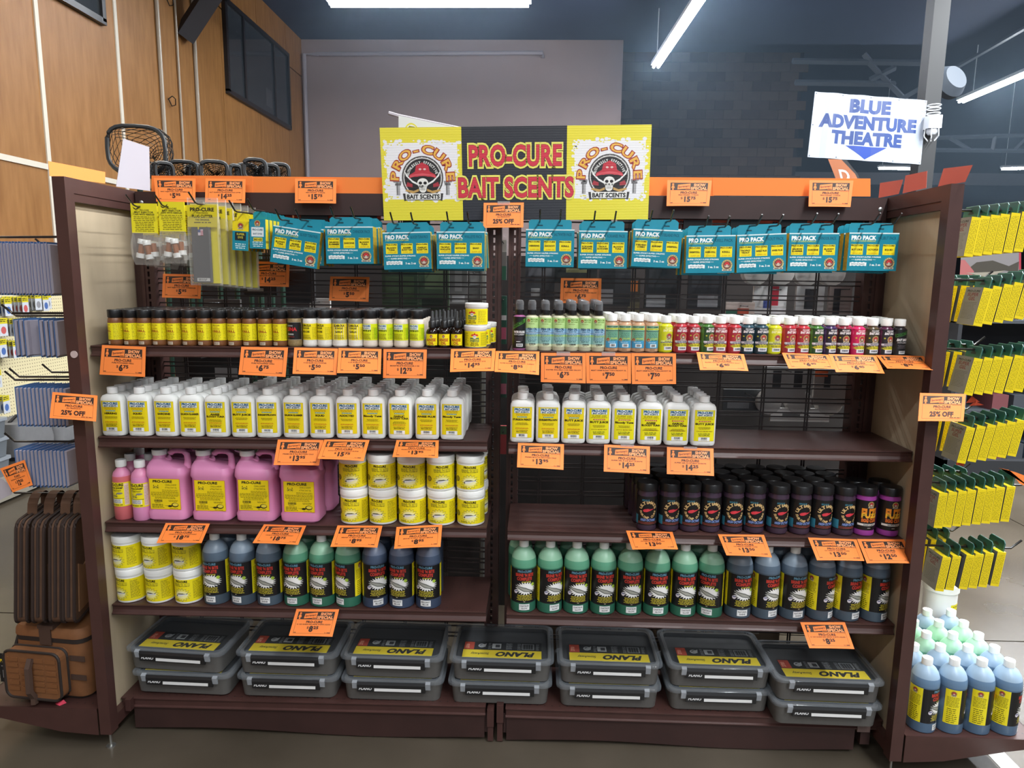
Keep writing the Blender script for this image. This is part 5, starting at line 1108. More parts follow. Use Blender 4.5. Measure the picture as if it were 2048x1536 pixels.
# injector bags, plug cutters, dye cartons at the left
BAG = clear('bag_film', 'd8d4cc', .10, .12)
hd_ = D(); hd_.rect(0, 0, .080, .088, 'efe01e', 0); hd_.poly([(.006, .078), (.016, .072), (.030, .082), (.026, .074), (.016, .069), (.010, .071)], '3a3410', 1); hd_.text('PRO-CURE', .042, .066, .0045, '4a4410', w=.028, bold=.03, L=1); hd_.text('BAIT INJECTOR', .040, .0595, .005, '3a3410', w=.058, bold=.04, L=1); hd_.text('CAPS WITH NEEDLES', .040, .053, .005, '3a3410', w=.064, bold=.04, L=1)
hd_.lines(.006, .074, [.047-.0052*k for k in range(9)], .002, '6a6010', 1, 3, .1, True)
hdm = hd_.build('header', on_flat(-.002, .0), P_PAPER)
hcard = MB().box(0, .080, -.0018, .0018, 0, .088).mesh('header_card', mat('yellow_card', 'e6d61e', .5))
bagm = MB().loft([[(.003, -.004, .002), (.077, -.004, .002), (.077, .004, .002), (.003, .004, .002)], [(.001, -.016, -.03), (.079, -.014, -.03), (.079, .012, -.03), (.001, .012, -.03)], [(.004, -.018, -.07), (.076, -.017, -.07), (.076, .014, -.07), (.004, .014, -.07)], [(.006, -.004, -.095), (.075, -.004, -.095), (.075, .004, -.095), (.006, .004, -.095)]]).mesh('bag', BAG, True)
def vial(p, q):
    p, q = np.array(p), np.array(q); u = (q-p)/np.linalg.norm(q-p)
    a = MB().tube([p, q], .0085, 8); return a.mesh('vial', mat('needle_brown', '9a5c34', .4), True), [MB().tube([p-u*.004, p+u*.010], .0125, 10).mesh('vial_cap', WHITEP, True), MB().tube([q-u*.010, q+u*.004], .0125, 10).mesh('vial_cap', WHITEP, True)]
v1, v2, v3 = vial((.022, -.002, -.070), (.030, -.002, -.022)), vial((.052, -.003, -.074), (.044, -.003, -.026)), vial((.064, .004, -.066), (.060, .004, -.030))
T_INJ = T('injector_bag', 'bag', [('header_card', hcard, [('printed_header', hdm)]), ('clear_bag', bagm), ('vial', v1[0], [('vial_cap', v1[1][0]), ('vial_cap', v1[1][1])]), ('vial', v2[0], [('vial_cap', v2[1][0]), ('vial_cap', v2[1][1])]), ('vial', v3[0], [('vial_cap', v3[1][0])])])
for i, (a, b, l) in enumerate(((265, 466, 'clear bag of bait injector vials on yellow header, nearest the left panel'), (320, 463, 'clear bag of bait injector vials on yellow header, beside the plug cutter bags'))):
    P = aty(a, b, -.23)
    hook(a+28, 415, -.30, 'single black hook holding %s injector bags' % ('the left', 'the right')[i], False)
    for j in range(3): T_INJ.spawn(l if j == 0 else 'injector bag %s behind the %s front bag' % (('first', 'second')[j-1], ('left', 'right')[i]), (P[0]+.010*j, -.23+.042*j, P[2]-.004*j), 0, 'bait injector bags', rot=(0, jit(.05)+.03, 0))
pc = D(); pc.rect(0, .175, .092, .240, 'd9c81e', 0); pc.text('PRO-CURE', .046, .222, .0105, '2a2410', w=.074, bold=.05, L=1); pc.text('PRECISION', .046, .2145, .0048, '5a4e10', w=.036, bold=.03, L=1); pc.text('PLUG CUTTER', .046, .203, .0085, '3a3410', w=.064, bold=.04, L=1); pc.text('THE ORIGINAL', .046, .194, .0052, '4a4410', w=.044, bold=.03, L=1); pc.lines(.014, .078, [.187], .003, '6a5e10', 1, 2, .1, True); pc.rect(.030, .168, .034, .176, 'd9c81e', 0); pc.rect(.056, .020, .060, .176, '56565a', 0); pc.rect(.030, .150, .046, .168, 'd8c8d0', 0); pc.rect(.030, .159, .038, .168, '4a5a8a', 1); [pc.rect(.038, .150+.004*k, .046, .152+.004*k, 'c05060', 1) for k in range(4)]
pc.rect(.020, .012, .060, .022, 'c8c8c4', 0); pc.lines(.024, .056, [.015, .018], .0016, '4a4a4a', 1)
pcm = pc.build('card', on_flat(-.0075), P_PAPER)
T_PLUG = T('plug_cutter_bag', 'bag', [('cutter_block', MB().loft([rrect(.029, .006, .004, .008, .036), rrect(.029, .006, .004, .176, .036)]).mesh('cutter_block', mat('cutter_grey', '56565a', .45))), ('backing_card', MB().box(.003, .089, .0065, .008, .006, .245).mesh('backing_card', mat('yellow_card', 'e6d61e', .5))), ('print_on_card', pcm), ('clear_bag', MB().loft([[(0, -.010, 0), (.092, -.010, 0), (.092, .010, 0), (0, .010, 0)], [(0, -.012, .15), (.092, -.012, .15), (.092, .011, .15), (0, .011, .15)], [(0, -.003, .262), (.092, -.003, .262), (.092, .003, .262), (0, .003, .262)]]).mesh('bag', BAG, True))])
P = aty(385, 570, -.215); hook(412, 410, -.30, 'single black hook holding the plug cutter bags', False)
for j in range(6):
    T_PLUG.spawn('front clear bag with dark grey plug cutter on yellow card' if j == 0 else 'yellow carded plug cutter bag, %s behind the front one' % ORD[j-1], (P[0]+.012*j, -.215+.027*j, P[2]-.003*j), jit(.03), 'plug cutter bags')
for (a, b, main, rows, l, n) in ((468, 500, 'efd81e', 'teal', 'small yellow topped dye carton between plug cutters and teal cartons', 4), (503, 497, '1a8a9e', 'white', 'small teal dye carton with white panel left of the bait packs', 6)):
    P = aty(a, b, -.20); w_, h_ = .050, .088; dd = D(); dd.rect(0, 0, w_, h_, '1a8a9e', 0)
    if rows == 'teal': dd.rect(0, .058, w_, h_, 'efd81e', 1); emblem(dd, .025, .074, .010, 2); dd.rect(.008, .030, .042, .055, '1f2a2c', 1); dd.text('SUPER', .025, .046, .006, 'c8b83a', w=.024, bold=.04, L=2); dd.text('DYE', .025, .0365, .006, 'c8b83a', w=.016, bold=.04, L=2)
    else: emblem(dd, .025, .076, .009, 1); dd.rect(.006, .036, .044, .064, 'dfe6e8', 1); dd.text('PRO-CURE', .025, .054, .0055, '4a6a78', w=.032, bold=.04, L=2); dd.text('BAIT DYES', .025, .042, .005, '4a6a78', w=.028, bold=.03, L=2); dd.rect(.012, .022, .040, .033, 'd8c83a', 1); dd.text('BAD AZZ', .026, .025, .005, '3a3410', w=.024, bold=.05, L=2)
    dd.lines(.008, .042, [.018, .012, .006], .0025, 'dcecec', 1, 4, .1, True)
    fm = dd.build('front', on_flat(-.0125), P_GLOSS)
    tt = T('dye_carton', 'box', [('carton', MB().box(0, w_, -.012, .012, 0, h_).mesh('carton', OLIVE if rows == 'teal' else mat('yellow_card2', 'd8c62a', .5))), ('hang_tab', MB().prism([(.004, h_), (.046, h_), (.046, h_+.018), (.040, h_+.024), (.010, h_+.024), (.004, h_+.018)], 'y', .009, .0105).mesh('hang_tab', TEAL if rows != 'teal' else mat('yellow_card', 'e6d61e', .5))), ('printed_front', fm)])
    hook(a+18, b-75, -.29, 'single black hook with the %s cartons' % ('yellow topped' if rows == 'teal' else 'narrow teal'), False)
    for j in range(n): tt.spawn(l if j == 0 else 'dye carton %s behind the front %s one' % (ORD[j-1], 'yellow topped' if rows == 'teal' else 'narrow teal'), (P[0]+.002*j, -.20+.027*j, P[2]), 0, 'small dye cartons', rot=(0, .06 if rows == 'teal' else .02, 0))

# ------------------------------------------------------------------ big header sign
c4 = [aty(759, 255.5, -.045), aty(1303.6, 249, -.045), aty(768, 441, -.045), aty(1296, 439, -.045)]
W_, H_ = 1.922, .655
fq = on_quad(*c4, W_, H_); o = c4[2]
d = D(); d.rect(0, 0, W_, H_, 'e9da3a', 0); d.rect(.582, 0, 1.330, H_, '2b2c33', 1)
rr = random.Random(5)
for x0, x1 in ((.028, .560), (1.375, 1.895)):
    d.rect(x0+.01, .150, x1-.01, .548, 'efecee', 1)
    for k in range(90):
        q = rr.random(); s = rr.random()*.014+.004
        x, y = [(x0+q*(x1-x0), .148), (x0+q*(x1-x0), .553), (x0+.006, .148+q*.4), (x1-.006, .148+q*.4)][k % 4]
        d.ell(x+rr.uniform(-.012, .012), y+rr.uniform(-.010, .010), s, s*.8, 'efecee', 1, 7)
    for k in range(40):
        q = rr.random(); x, y = [(x0+q*(x1-x0), .163), (x0+q*(x1-x0), .540), (x0+.02, .148+q*.4), (x1-.02, .148+q*.4)][k % 4]
        d.ell(x+rr.uniform(-.012, .012), y+rr.uniform(-.008, .008), .005+.006*rr.random(), .005, 'e6da5c', 2, 6)
emblem(d, .295, .303, .150, 3, True); emblem(d, 1.635, .306, .150, 3, True)
for t_, x, y, h, w2 in (('PRO-CURE', .962, .385, .145, .670), ('BAIT SCENTS', .965, .165, .140, .84)):
    d.text(t_, x, y, h, 'ece36a', w=w2, bold=.115, L=12); d.text(t_, x, y, h, '7a1f28', w=w2, bold=.045, L=13); d.text(t_, x, y, h, 'd23446', w=w2, bold=.03, L=14)
t = thing('header_sign', 'big yellow and black corrugated sign with red lettering and pirate crests', 'sign', o)
put('printed_face', d.build('print', lambda x, y, h: tuple(fq(x, y, h*.7)-o), P_CORR, step=.2), t)
nrm = np.array([0, 1, 0]); sh = MB(); vs = []
for x, y in ((0, 0), (W_, 0), (W_, H_), (0, H_)):
    for hh in (-.0008, -.005): vs.append(fq(x, y, 0)-o+nrm*(-hh))
sh.add(vs, [(0, 2, 4, 6), (1, 7, 5, 3), (0, 1, 3, 2), (2, 3, 5, 4), (4, 5, 7, 6), (6, 7, 1, 0)]); put('sheet', sh.mesh('sheet', mat('sign_sheet', 'e9e2b0', .5)), t)

# papers along the top rail: backs of the tags on the far side
def paper(name, label, y, pts, m, group=None, cat='paper', z_only=True, art=None, lean=0.0):
    P = [aty(a, b, y) for a, b in pts]; o = P[0]
    P = [p+np.array([0, lean*max(0, p[2]-min(q[2] for q in P)), 0]) for p in P]
    k = len(P); V = [p-o for p in P]+[p-o+np.array([0, .0008, 0]) for p in P]
    me = MB().add(V, [tuple(range(k)), tuple(range(k, 2*k))[::-1]]+[(i, (i+1) % k, k+(i+1) % k, k+i) for i in range(k)]).mesh(name, m)
    t = put(name, me, None, o, label=label, cat=cat, group=group); return t
for i, (a, b, y0, y1) in enumerate(((303, 372, 351, 388), (365, 505, 351, 389), (502, 655, 353, 389), (652, 790, 354, 390), (1255, 1428, 354, 391), (1425, 1580, 355, 391), (1576, 1741, 356, 392))):
    paper('orange_sheet', 'blank orange paper back along the top rail, %s from the left' % ORD[i], -.018-.001*(i % 2), [(a, y1), (b, y1+1), (b, y0+1), (a, y0)], PAPER_O, 'orange paper backs along the top rail')
for i, (a, b) in enumerate(((418, 585), (588, 762), (1300, 1420), (1425, 1560), (1565, 1730))):
    paper('red_sheet', 'red orange paper seen through the wire below the top rail, %s from the left' % ORD[i], .002, [(a, 452+4*(i > 1)), (b, 452+4*(i > 1)), (b, 417), (a, 417)], PAPER_R, 'red orange sheets behind the wire')
XP = lambda px, py, x: atx(px, py, x)
def paperx(label, x, pts, m, name='orange_sheet', group=None):
    P = [atx(a, b, x) for a, b in pts]; o = P[0]; k = len(P)
    V = [p-o for p in P]+[p-o+np.array([.0008, 0, 0]) for p in P]
    me = MB().add(V, [tuple(range(k)), tuple(range(k, 2*k))[::-1]]+[(i, (i+1) % k, k+(i+1) % k, k+i) for i in range(k)]).mesh(name, m)
    put(name, me, None, o, label=label, cat='paper', group=group)
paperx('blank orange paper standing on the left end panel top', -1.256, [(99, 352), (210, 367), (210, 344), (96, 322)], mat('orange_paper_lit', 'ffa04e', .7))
paperx('white paper sheet leaning above the left end panel', -1.262, [(232, 373), (300, 382), (298, 294), (246, 277)], PAPER_W, 'white_sheet')
FAINT = mat('salmon_paper', 'e8705e', .7)
for i, (pts, yy) in enumerate((([(1757, 396), (1797, 388), (1806, 359), (1760, 366)], 0), ([(1805, 387), (1852, 376), (1854, 342), (1811, 351)], 0), ([(1876, 373), (1930, 364), (1945, 330), (1887, 337)], 0))):
    paperx('salmon paper on the right end panel top, %s' % ('farthest back', 'middle of three', 'nearest the front post')[i], 1.256, pts, FAINT, 'salmon_sheet', 'salmon papers on the right end panel')

# ------------------------------------------------------------------ landing nets behind the top rail
NETG = mat('net_green', '1f3a2e', .5); NETF = mat('net_frame', '2a2b2c', .4)
def net(label, px0, px1, py0, py1, y, rz=0.0):
    A0, B0 = aty(px0, py1, y), aty(px1, py0, y); w_, h_ = (B0[0]-A0[0])/2, B0[2]-A0[2]
    t = thing('landing_net', label, 'net', (A0[0]+w_, y, A0[2]), rz, 'landing nets behind the top rail')
    rim = [(w_*math.copysign(abs(math.cos(a))**.6, math.cos(a)), 0, h_/2+h_/2*math.copysign(abs(math.sin(a))**.6, math.sin(a))) for a in [2*math.pi*k/24 for k in range(25)]]
    put('hoop', MB().tube(rim, .008, 6).mesh('hoop', NETF, True), t)
    m = MB(); nu, nv = 18, 5
    def pt(u, v):
        q = rim[int(u*24/nu) % 24]; f = math.cos(v*math.pi/2*.95); return (q[0]*f*(1+.35*math.sin(v*3)*f), .02+.22*v*w_/.12, h_/2+(q[2]-h_/2)*f*(1+.35*math.sin(v*3)*f)-.05*v*h_)
    for u in range(nu):
        for v in range(nv):
            a, b, c = pt(u, v/nv), pt((u+1) % nu, (v+.5)/nv), pt(u, (v+1)/nv); e = pt((u-1) % nu, (v+.5)/nv)
            m.tube([a, b, c], .0016, 3); m.tube([a, e, c], .0016, 3)
    put('netting', m.mesh('netting', NETF), t, kind='stuff')
    put('handle', MB().tube([(0, .01, 0), (0, .08, -1.5)], .011, 8).mesh('handle', NETG, True), t)
net('large dark landing net behind the white paper at upper left', 224, 322, 252, 345, .45, .25)
for i, (a, b, c, e) in enumerate(((313, 345, 326, 362), (340, 392, 323, 362), (380, 402, 329, 362), (405, 452, 323, 360), (460, 482, 331, 360), (476, 512, 329, 360), (490, 530, 319, 358), (525, 556, 330, 360), (540, 576, 328, 360))):
    net('dark landing net over the top rail, %s of the row' % ('leftmost' if i == 0 else 'rightmost' if i == 8 else ORD[i]), a, b, c, e, .36+.10*(i % 3), (.9, .3, .8, .4, .9, .5, .3, .7, .4)[i])
c5 = [aty(797, 231, .6), aty(1080, 290, .6), aty(797, 300, .6), aty(1080, 330, .6)]
f5 = on_quad(*c5, 1.0, .25); d = D(); d.rect(0, 0, 1, .25, 'e9edE8'.lower(), 0); d.ell(.095, .13, .055, .085, 'e8e04a', 1, 20); d.ell(.095, .13, .047, .072, 'f2f2ea', 2, 20); d.poly([(.06, .15), (.075, .19), (.115, .19), (.13, .15), (.12, .11), (.07, .11)], '9a9a48', 3)
t = thing('cloth_banner', 'white cloth banner with yellow round badge peeping over the yellow sign', 'banner', c5[0])
put('top_rod', MB().tube([aty(777, 226, .6)-c5[0], c5[0]-c5[0]+np.array([0, .01, 0]), c5[1]-c5[0]+np.array([0, .01, 0])], .008, 6).mesh('top_rod', PAPER_W, True), t)
put('stand_pole', MB().tube([(.35, .03, -.15), (.35, .03, -c5[0][2])], .012, 6).mesh('stand_pole', STEEL, True), t)
put('cloth', d.build('cloth', lambda x, y, h: tuple(f5(x, y, h*3)-c5[0]), P_PAPER, step=.1), t)

# ------------------------------------------------------------------ blue lettered banner on its column
c6 = [aty(1630, 183, 4.2), aty(1855, 201, 4.262), aty(1615, 314, 4.2), aty(1842, 329, 4.262)]
f6_ = on_quad(*c6, 1.0, .60)
def f6(x, y, h):
    p = f6_(x, y, h*4); p = np.array(p); p[1] += .008*math.sin(x*26); return p
d = D()
for k in range(24): d.rect(0, .025*k, 1, .025*(k+1), 'a2aab8', 0)
for t_, y, w2 in (('BLUE', .445, .36), ('ADVENTURE', .295, .84), ('THEATRE', .150, .62)): d.text(t_, .50, y, .115, '2a4076', w=w2, bold=.06, L=1)
d.poly([(.32, .132), (.68, .132), (.50, .012)], '25408c', 1)
for x, y in ((.015, .585), (.25, .585), (.5, .585), (.75, .585), (.985, .585), (.015, .015), (.25, .015), (.75, .015), (.985, .015), (.015, .3)): d.ell(x, y, .006, .008, '5a6270', 1, 8)
t = thing('hanging_banner', 'white vinyl banner with three lines of blue capitals and a down arrow', 'banner', c6[0])
put('vinyl', d.build('vinyl', lambda x, y, h: tuple(f6(x, y, h)-c6[0]), P_GLOSS, step=.05), t)
q = aty(1858, 300, 4.3)
put('column', MB().box(-.07, .07, -.07, .07, 0, ZC).mesh('column', mat('column_grey', '14171b', .6)), None, (q[0]-.02, 4.35, 0), kind='structure')
q = aty(1864, 258, 4.22); t = thing('alarm_light', 'white caged alarm light on the column beside the banner', 'lamp', q)
put('housing', MB().box(-.055, .055, -.05, .05, 0, .11).mesh('housing', mat('alarm_white', 'dfe3e8', .4)), t); put('strobe', MB().lathe([(.03, -.05), (.045, -.03), (.045, 0)], 12).mesh('strobe', mat('strobe_clear', 'c8ccd2', .2), True), t)
g_ = MB()
for k in range(6):
    a = k*math.pi/3; g_.tube([(.06*math.cos(a), .06*math.sin(a), 0), (.065*math.cos(a), .065*math.sin(a), -.06), (.03*math.cos(a), .03*math.sin(a), -.10)], .004, 4)
for z in (.13, .17, .20): g_.tube([(.055*math.cos(2*math.pi*k/14), .055*math.sin(2*math.pi*k/14), z) for k in range(15)], .004, 4)
put('wire_guard', g_.mesh('wire_guard', mat('alarm_white', 'dfe3e8', .4), True), t)
q = aty(1880, 178, 4.55); t = thing('round_speaker', 'grey round ceiling speaker above the column', 'speaker', q); put('bracket', MB().tube([(0, 0, 0), (-.16, -.20, 0)], .012, 6).mesh('bracket', HOOK), t); put('speaker_bowl', MB().lathe([(.09, 0), (.145, .05), (.155, .11), (.11, .18)], 24).mesh('speaker_bowl', mat('speaker_grey', '4a525c', .5), True), t, (0, 0, 0), (1.2, 0, .3))
c7 = [aty(1656, 318, 6.0), aty(1706, 320, 6.0), aty(1668, 372, 6.0), aty(1724, 372, 6.0)]
f7 = on_quad(*c7, .3, .3); d = D(); d.poly([(0, .3), (.16, .3), (.27, .14), (.29, 0), (.05, 0)], 'b0673c', 0); d.poly([(.16, .3), (.22, .3), (.30, .14), (.30, 0), (.29, 0), (.27, .14)], '1f1d20', 0); d.text('D', .145, .06, .13, 'd8d4d0', w=.12, bold=.03, L=1)
t = thing('feather_flag', 'orange feather flag with white letter under the blue lettered banner', 'flag', c7[0]); put('fabric', d.build('fabric', lambda x, y, h: tuple(f7(x, y, h*4)-c7[0]), P_PAPER), t); put('pole', MB().tube([(.22, .02, -.1), (.24, .02, -c7[0][2])], .012, 6).mesh('pole', HOOK, True), t)

# ------------------------------------------------------------------ goods on the far side seen through the wire
def carded(name, label, cx, cy_, wpx, hpx, y, base, bits, group='packs hanging behind the wire', n=1, dx=.004):
    P = aty(cx-wpx/2, cy_+hpx/2, y); Q = aty(cx+wpx/2, cy_-hpx/2, y); w2, h2 = Q[0]-P[0], Q[2]-P[2]
    pale = lambda h: tuple(min(1.0, .006+1.6*v) for v in lin(h))  # lightens the card colours in place of light reaching the packs
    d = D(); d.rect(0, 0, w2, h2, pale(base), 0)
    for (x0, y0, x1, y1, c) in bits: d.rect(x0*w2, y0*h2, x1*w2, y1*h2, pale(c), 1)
    me = d.build('face', on_flat(-.0012), P_GLOSS); cm = MB().box(0, w2, -.001, .012, 0, h2).mesh('card', mat('card_'+base, base, .5))
    T(name, 'pack', [('card', cm), ('printed_face', me)]).spawn(label, P, 0, group)
    put('hook_wire', MB().tube([(w2/2, .006, h2-.012), (w2/2, -P[1]-.004, h2-.010)], .002, 4).mesh('hook_wire', HOOK), [o for o in COL.objects if o.name.startswith(name) and o.get('label') == label][-1])
K_ = '232325'
cards = [(520, 555, 62, 70, K_, [(.1, .1, .6, .2, '8a8a8a'), (.1, .5, .9, .8, '38383c')], 'black carded pack behind the $14.25 tag on the wire'),
 (600, 560, 55, 90, K_, [(.15, .7, .7, .8, '6a6a6a')], 'black carded pack below the first bait packs'), (640, 612, 40, 30, 'c8c6c2', [(.1, .2, .9, .4, '55555a')], 'grey card low behind the white powder jars'),
 (445, 620, 70, 42, '54504e', [(0, .4, 1, .55, 'd8d6d2')], 'dark pack with white stripe behind the krill jars'), (370, 628, 60, 16, 'c9c4b8', [(.4, 0, .5, 1, '2a2a2a')], 'pale card edge behind the leftmost krill jars'),
 (590, 628, 50, 26, 'a9a9ac', [(.1, 0, .2, 1, '333333'), (.4, 0, .5, 1, '333333'), (.7, 0, .8, 1, '333333')], 'striped grey packs behind the tuna jar'),
 (800, 580, 70, 90, '3a4a38', [(.1, .3, .9, .8, '4a5c40')], 'dark green pack left of the grey blister under the walleye packs'), (868, 578, 60, 100, '4a5a44', [(.2, .5, .8, .9, '6a7a5a'), (.1, .1, .9, .3, '2a3228')], 'mossy green pack under the walleye packs'),
 (917, 565, 36, 86, '8c8a88', [(.15, .05, .85, .22, 'd8d8d6'), (.3, .3, .7, .9, 'b0aeac')], 'grey blister pack with barcode above the dye tubs'), (950, 570, 24, 60, '6a6a66', [(.1, .5, .9, .9, '9a9a98')], 'narrow grey pack beside the middle post'),
 (742, 640, 60, 40, '2f6a5a', [(.1, .5, .9, .7, '7ab8a4')], 'green bagged lure behind the powder jars'), (835, 630, 40, 30, '2f6a5a', [(.1, .3, .9, .5, '8ac8b4')], 'small green bag behind the enhancer jars'),
 (1080, 560, 60, 80, '3a3a3c', [(.1, .6, .9, .9, '55565a'), (.2, .1, .5, .3, '8a8a8a')], 'dark card just right of the middle post'), (1150, 540, 90, 50, '2a2c2c', [(.3, .4, .8, .6, '7a7a5a')], 'dark card with olive print behind the $6.75 tag on the wire'),
 (1230, 570, 66, 84, '2f3032', [(.0, .05, .45, .4, '8c8c90'), (.5, .3, 1, .9, '3c3d40')], 'dark pack with grey corner left of the orange tool'), (1268, 590, 26, 70, '4a463e', [(.2, .6, .8, .9, 'd87c40'), (0, 0, 1, .3, '6a6450')], 'pack with orange label in the middle right section'),
 (1325, 575, 74, 86, '2b2c2e', [(.05, .05, .6, .35, '8f8f92'), (.1, .5, .9, .95, '3a3b3e')], 'dark blade pack, first right of the orange label'), (1410, 575, 72, 86, '29292c', [(.3, .05, .9, .35, '86868a'), (.1, .5, .9, .95, '38393c')], 'dark blade pack, second right of the orange label'),
 (1480, 625, 60, 40, 'b8a8a0', [(.0, 0, .4, .6, '2a5a48'), (.4, .2, .8, .7, 'b4503c')], 'mixed green and red pack behind the green sauce'), (1540, 600, 70, 54, 'c8c6c6', [(.55, .3, .75, 1, 'b83040'), (.3, .2, .5, .5, '4a5aa0')], 'white pack with red and blue marks behind the herring sauce'),
 (1620, 598, 60, 50, 'b0aeae', [(.3, .1, .7, .9, '35353a')], 'pale pack with dark strip behind the last red sauces'), (1680, 600, 50, 56, '7a6e6a', [(.2, .0, .5, .9, '2c2c30')], 'brownish pack beside the right post'),
 (1110, 760, 120, 60, '242424', [(.6, .5, .9, .8, '4a4a4a')], 'black pack in the dark above the right white bottles'), (1490, 800, 90, 40, '3a3c3e', [(.1, .1, .6, .4, '6a6a6c')], 'dark grey pack beyond the last white bottle'), (1570, 770, 90, 70, '8d8b8a', [(.2, .4, .4, .9, '2c2c30'), (.7, .4, .9, .9, '2c2c30')], 'silvery pack in the wide gap of the second shelf'), (1660, 775, 70, 70, '77706c', [(.3, .5, .5, .9, '2c2c30'), (.0, .8, .4, 1, 'b4502c')], 'brown grey pack with orange corner in the second shelf gap'),
 (1600, 830, 120, 24, 'bdbab6', [(.2, .3, .5, .6, '5a5a5a')], 'pale low pack on the second shelf gap'), (430, 735, 110, 60, '222223', [(.5, .2, .9, .5, '9a9a9c')], 'black pack with metal rods behind the left white bottles'), (820, 745, 200, 60, '252624', [(.3, .3, .6, .6, '3a5a3a')], 'dark green card above the garlic oil bottles'),
 (560, 640, 20, 30, 'b6b6ba', [(.3, 0, .5, 1, '3a3a3a')], 'narrow silver pack behind the krill jars'), (1007, 520, 13, 80, '8e8e8c', [(0, 0, 1, .35, '3f7a62'), (0, .7, 1, 1, 'c8c8c4')], 'narrow pale pack in the gap between the middle posts, top'), (1007, 640, 13, 96, '2f5a4a', [(0, .1, 1, .35, 'c0607a'), (0, .5, 1, .6, 'd8d8d4')], 'green and pink pack in the gap between the middle posts'), (1007, 760, 13, 70, '35604e', [(0, .1, 1, .4, 'c8788e')], 'lower green and pink pack in the gap between the middle posts'), (1007, 880, 13, 56, 'b04648', [(0, .7, 1, 1, '4a6a4a')], 'red pack low in the gap between the middle posts'), (895, 800, 0.1, .1, K_, [], None)]
for i, (a, b, w2, h2, base, bits, lab) in enumerate(cards):
    if lab: carded('hanging_pack', lab, a, b, w2, h2, .045+.018*(i % 4), base, bits)
DISC = clear('disc_clear', 'd8d4d0', .7, .2)
for i, (a, b) in enumerate(((1505, 545), (1555, 545), (1605, 546), (1655, 546), (1530, 800), (1590, 800), (1650, 802))):
    P = aty(a, b, .12); m = MB()
    for j in range(5): m.lathe([(.040, j*.010), (.043, j*.010+.004), (.043, j*.010+.006), (.038, j*.010+.008)], 20)
    put('leader_spool', m.mesh('leader_spool', DISC, True), None, P, (math.pi/2, 0, 0), label='pale round spool stack behind the wire, %s' % (('first of the upper row', 'second of the upper row', 'third of the upper row', 'fourth of the upper row', 'first of the lower row', 'second of the lower row', 'third of the lower row')[i]), cat='spool', group='round spools behind the wire')
put('dark_backdrop', MB().box(-1.5, 1.5, .68, .70, .0, 1.60).mesh('dark_backdrop', mat('dark_backdrop_paint', '2a2626', .8, noise=.4, scale=4)), None, (0, 0, 0), label='added dark sheet standing in for the gloom behind the wire back', cat='panel')  # added sheet, darkness behind the wire painted as its colour
# low cartons behind the tackle boxes
for i, (a, b) in enumerate(((1045, 1120), (1125, 1205), (1215, 1300), (1310, 1395), (1420, 1560))):
    P, Q = aty(a, 1300, .06), aty(b, 1254, .06); P[2] = .03
    dd = D(); dd.rect(0, 0, Q[0]-P[0], Q[2]-P[2], '6a5c4c', 0); dd.rect(.01, (Q[2]-P[2])-.03, (Q[0]-P[0])*.7, (Q[2]-P[2])-.008, '9a9488', 1)
    T('low_carton', 'box', [('carton', MB().box(0, Q[0]-P[0], 0, .15, 0, Q[2]-P[2]).mesh('carton', mat('kraft', '6a5c4c', .7))), ('printed_label', dd.build('label', on_flat(-.0005), P_PAPER))]).spawn('brown carton edge behind the tackle boxes, %s from the middle post' % ORD[i], P, 0, 'brown cartons behind the tackle boxes')

# ------------------------------------------------------------------ left end display
def end_deck(s, side):
    t = thing('end_base_shelf', 'brown base shelf sticking out past the %s end panel' % side, 'shelf', (s*1.262, -.378, 0))
    ex = .40
    for n, x0, x1, y0, y1, z0, z1 in (('deck', 0, ex, .002, .75, .138, .142), ('side_lip', ex-.002, ex+.002, 0, .75, .108, .142)):
        a, b = sorted((s*x0, s*x1)); put(n, MB().box(a, b, y0, y1, z0, z1).mesh(n, BROWN), t)
    put('bracket', MB().prism([(s*0, .142), (s*ex, .142), (s*ex, .115), (s*.30, .098), (s*.12, .060), (s*0, .052)], 'y', 0, .003).mesh('bracket', BROWN), t)
    pf = MB()
    for j in range(14):
        x = s*(.03+j*.026); pf.add([(x+.003*math.cos(a), .03+.003*math.sin(a), .1422) for a in (0, 1.047, 2.094, 3.14, 4.19, 5.236)], [list(range(6))])
    put('perforations', pf.mesh('perforations', BLACKP), t, kind='stuff')
end_deck(-1, 'left'); end_deck(1, 'right')
sc_ = MB().add([(0, 0, 0), (.02, .008, .006), (.035, 0, 0), (.025, -.018, .001), (.012, -.02, .008)], [(0, 1, 4), (1, 2, 3), (1, 3, 4), (0, 4, 3), (0, 3, 2), (0, 2, 1)])
P = atz(112, 1405, .1425); put('paper_scrap', sc_.mesh('paper_scrap', mat('pink_scrap', 'f0506a', .6)), None, P, label='crumpled pink paper scrap on the left base shelf', cat='paper')
def side_hook(s, y, z, length, label):
    t = thing('side_hook', label, 'hook', (s*1.264, y, z), group='long hooks on the end panels')
    put('prong', MB().tube([(0, 0, 0), (s*length, 0, -.004), (s*(length+.03), 0, .022)], .0035, 6).mesh('prong', HOOK, True), t)
    put('back_plate', MB().box(min(0, s*.004), max(0, s*.004), -.03, .03, -.02, .02).mesh('back_plate', HOOK), t)
LILAC = clear('blister_clear', 'b8b0bc', .62, .15); BLU = mat('blue_card', '5b7cb0', .5); BLU2 = mat('lilac_card', '9a90a4', .5)
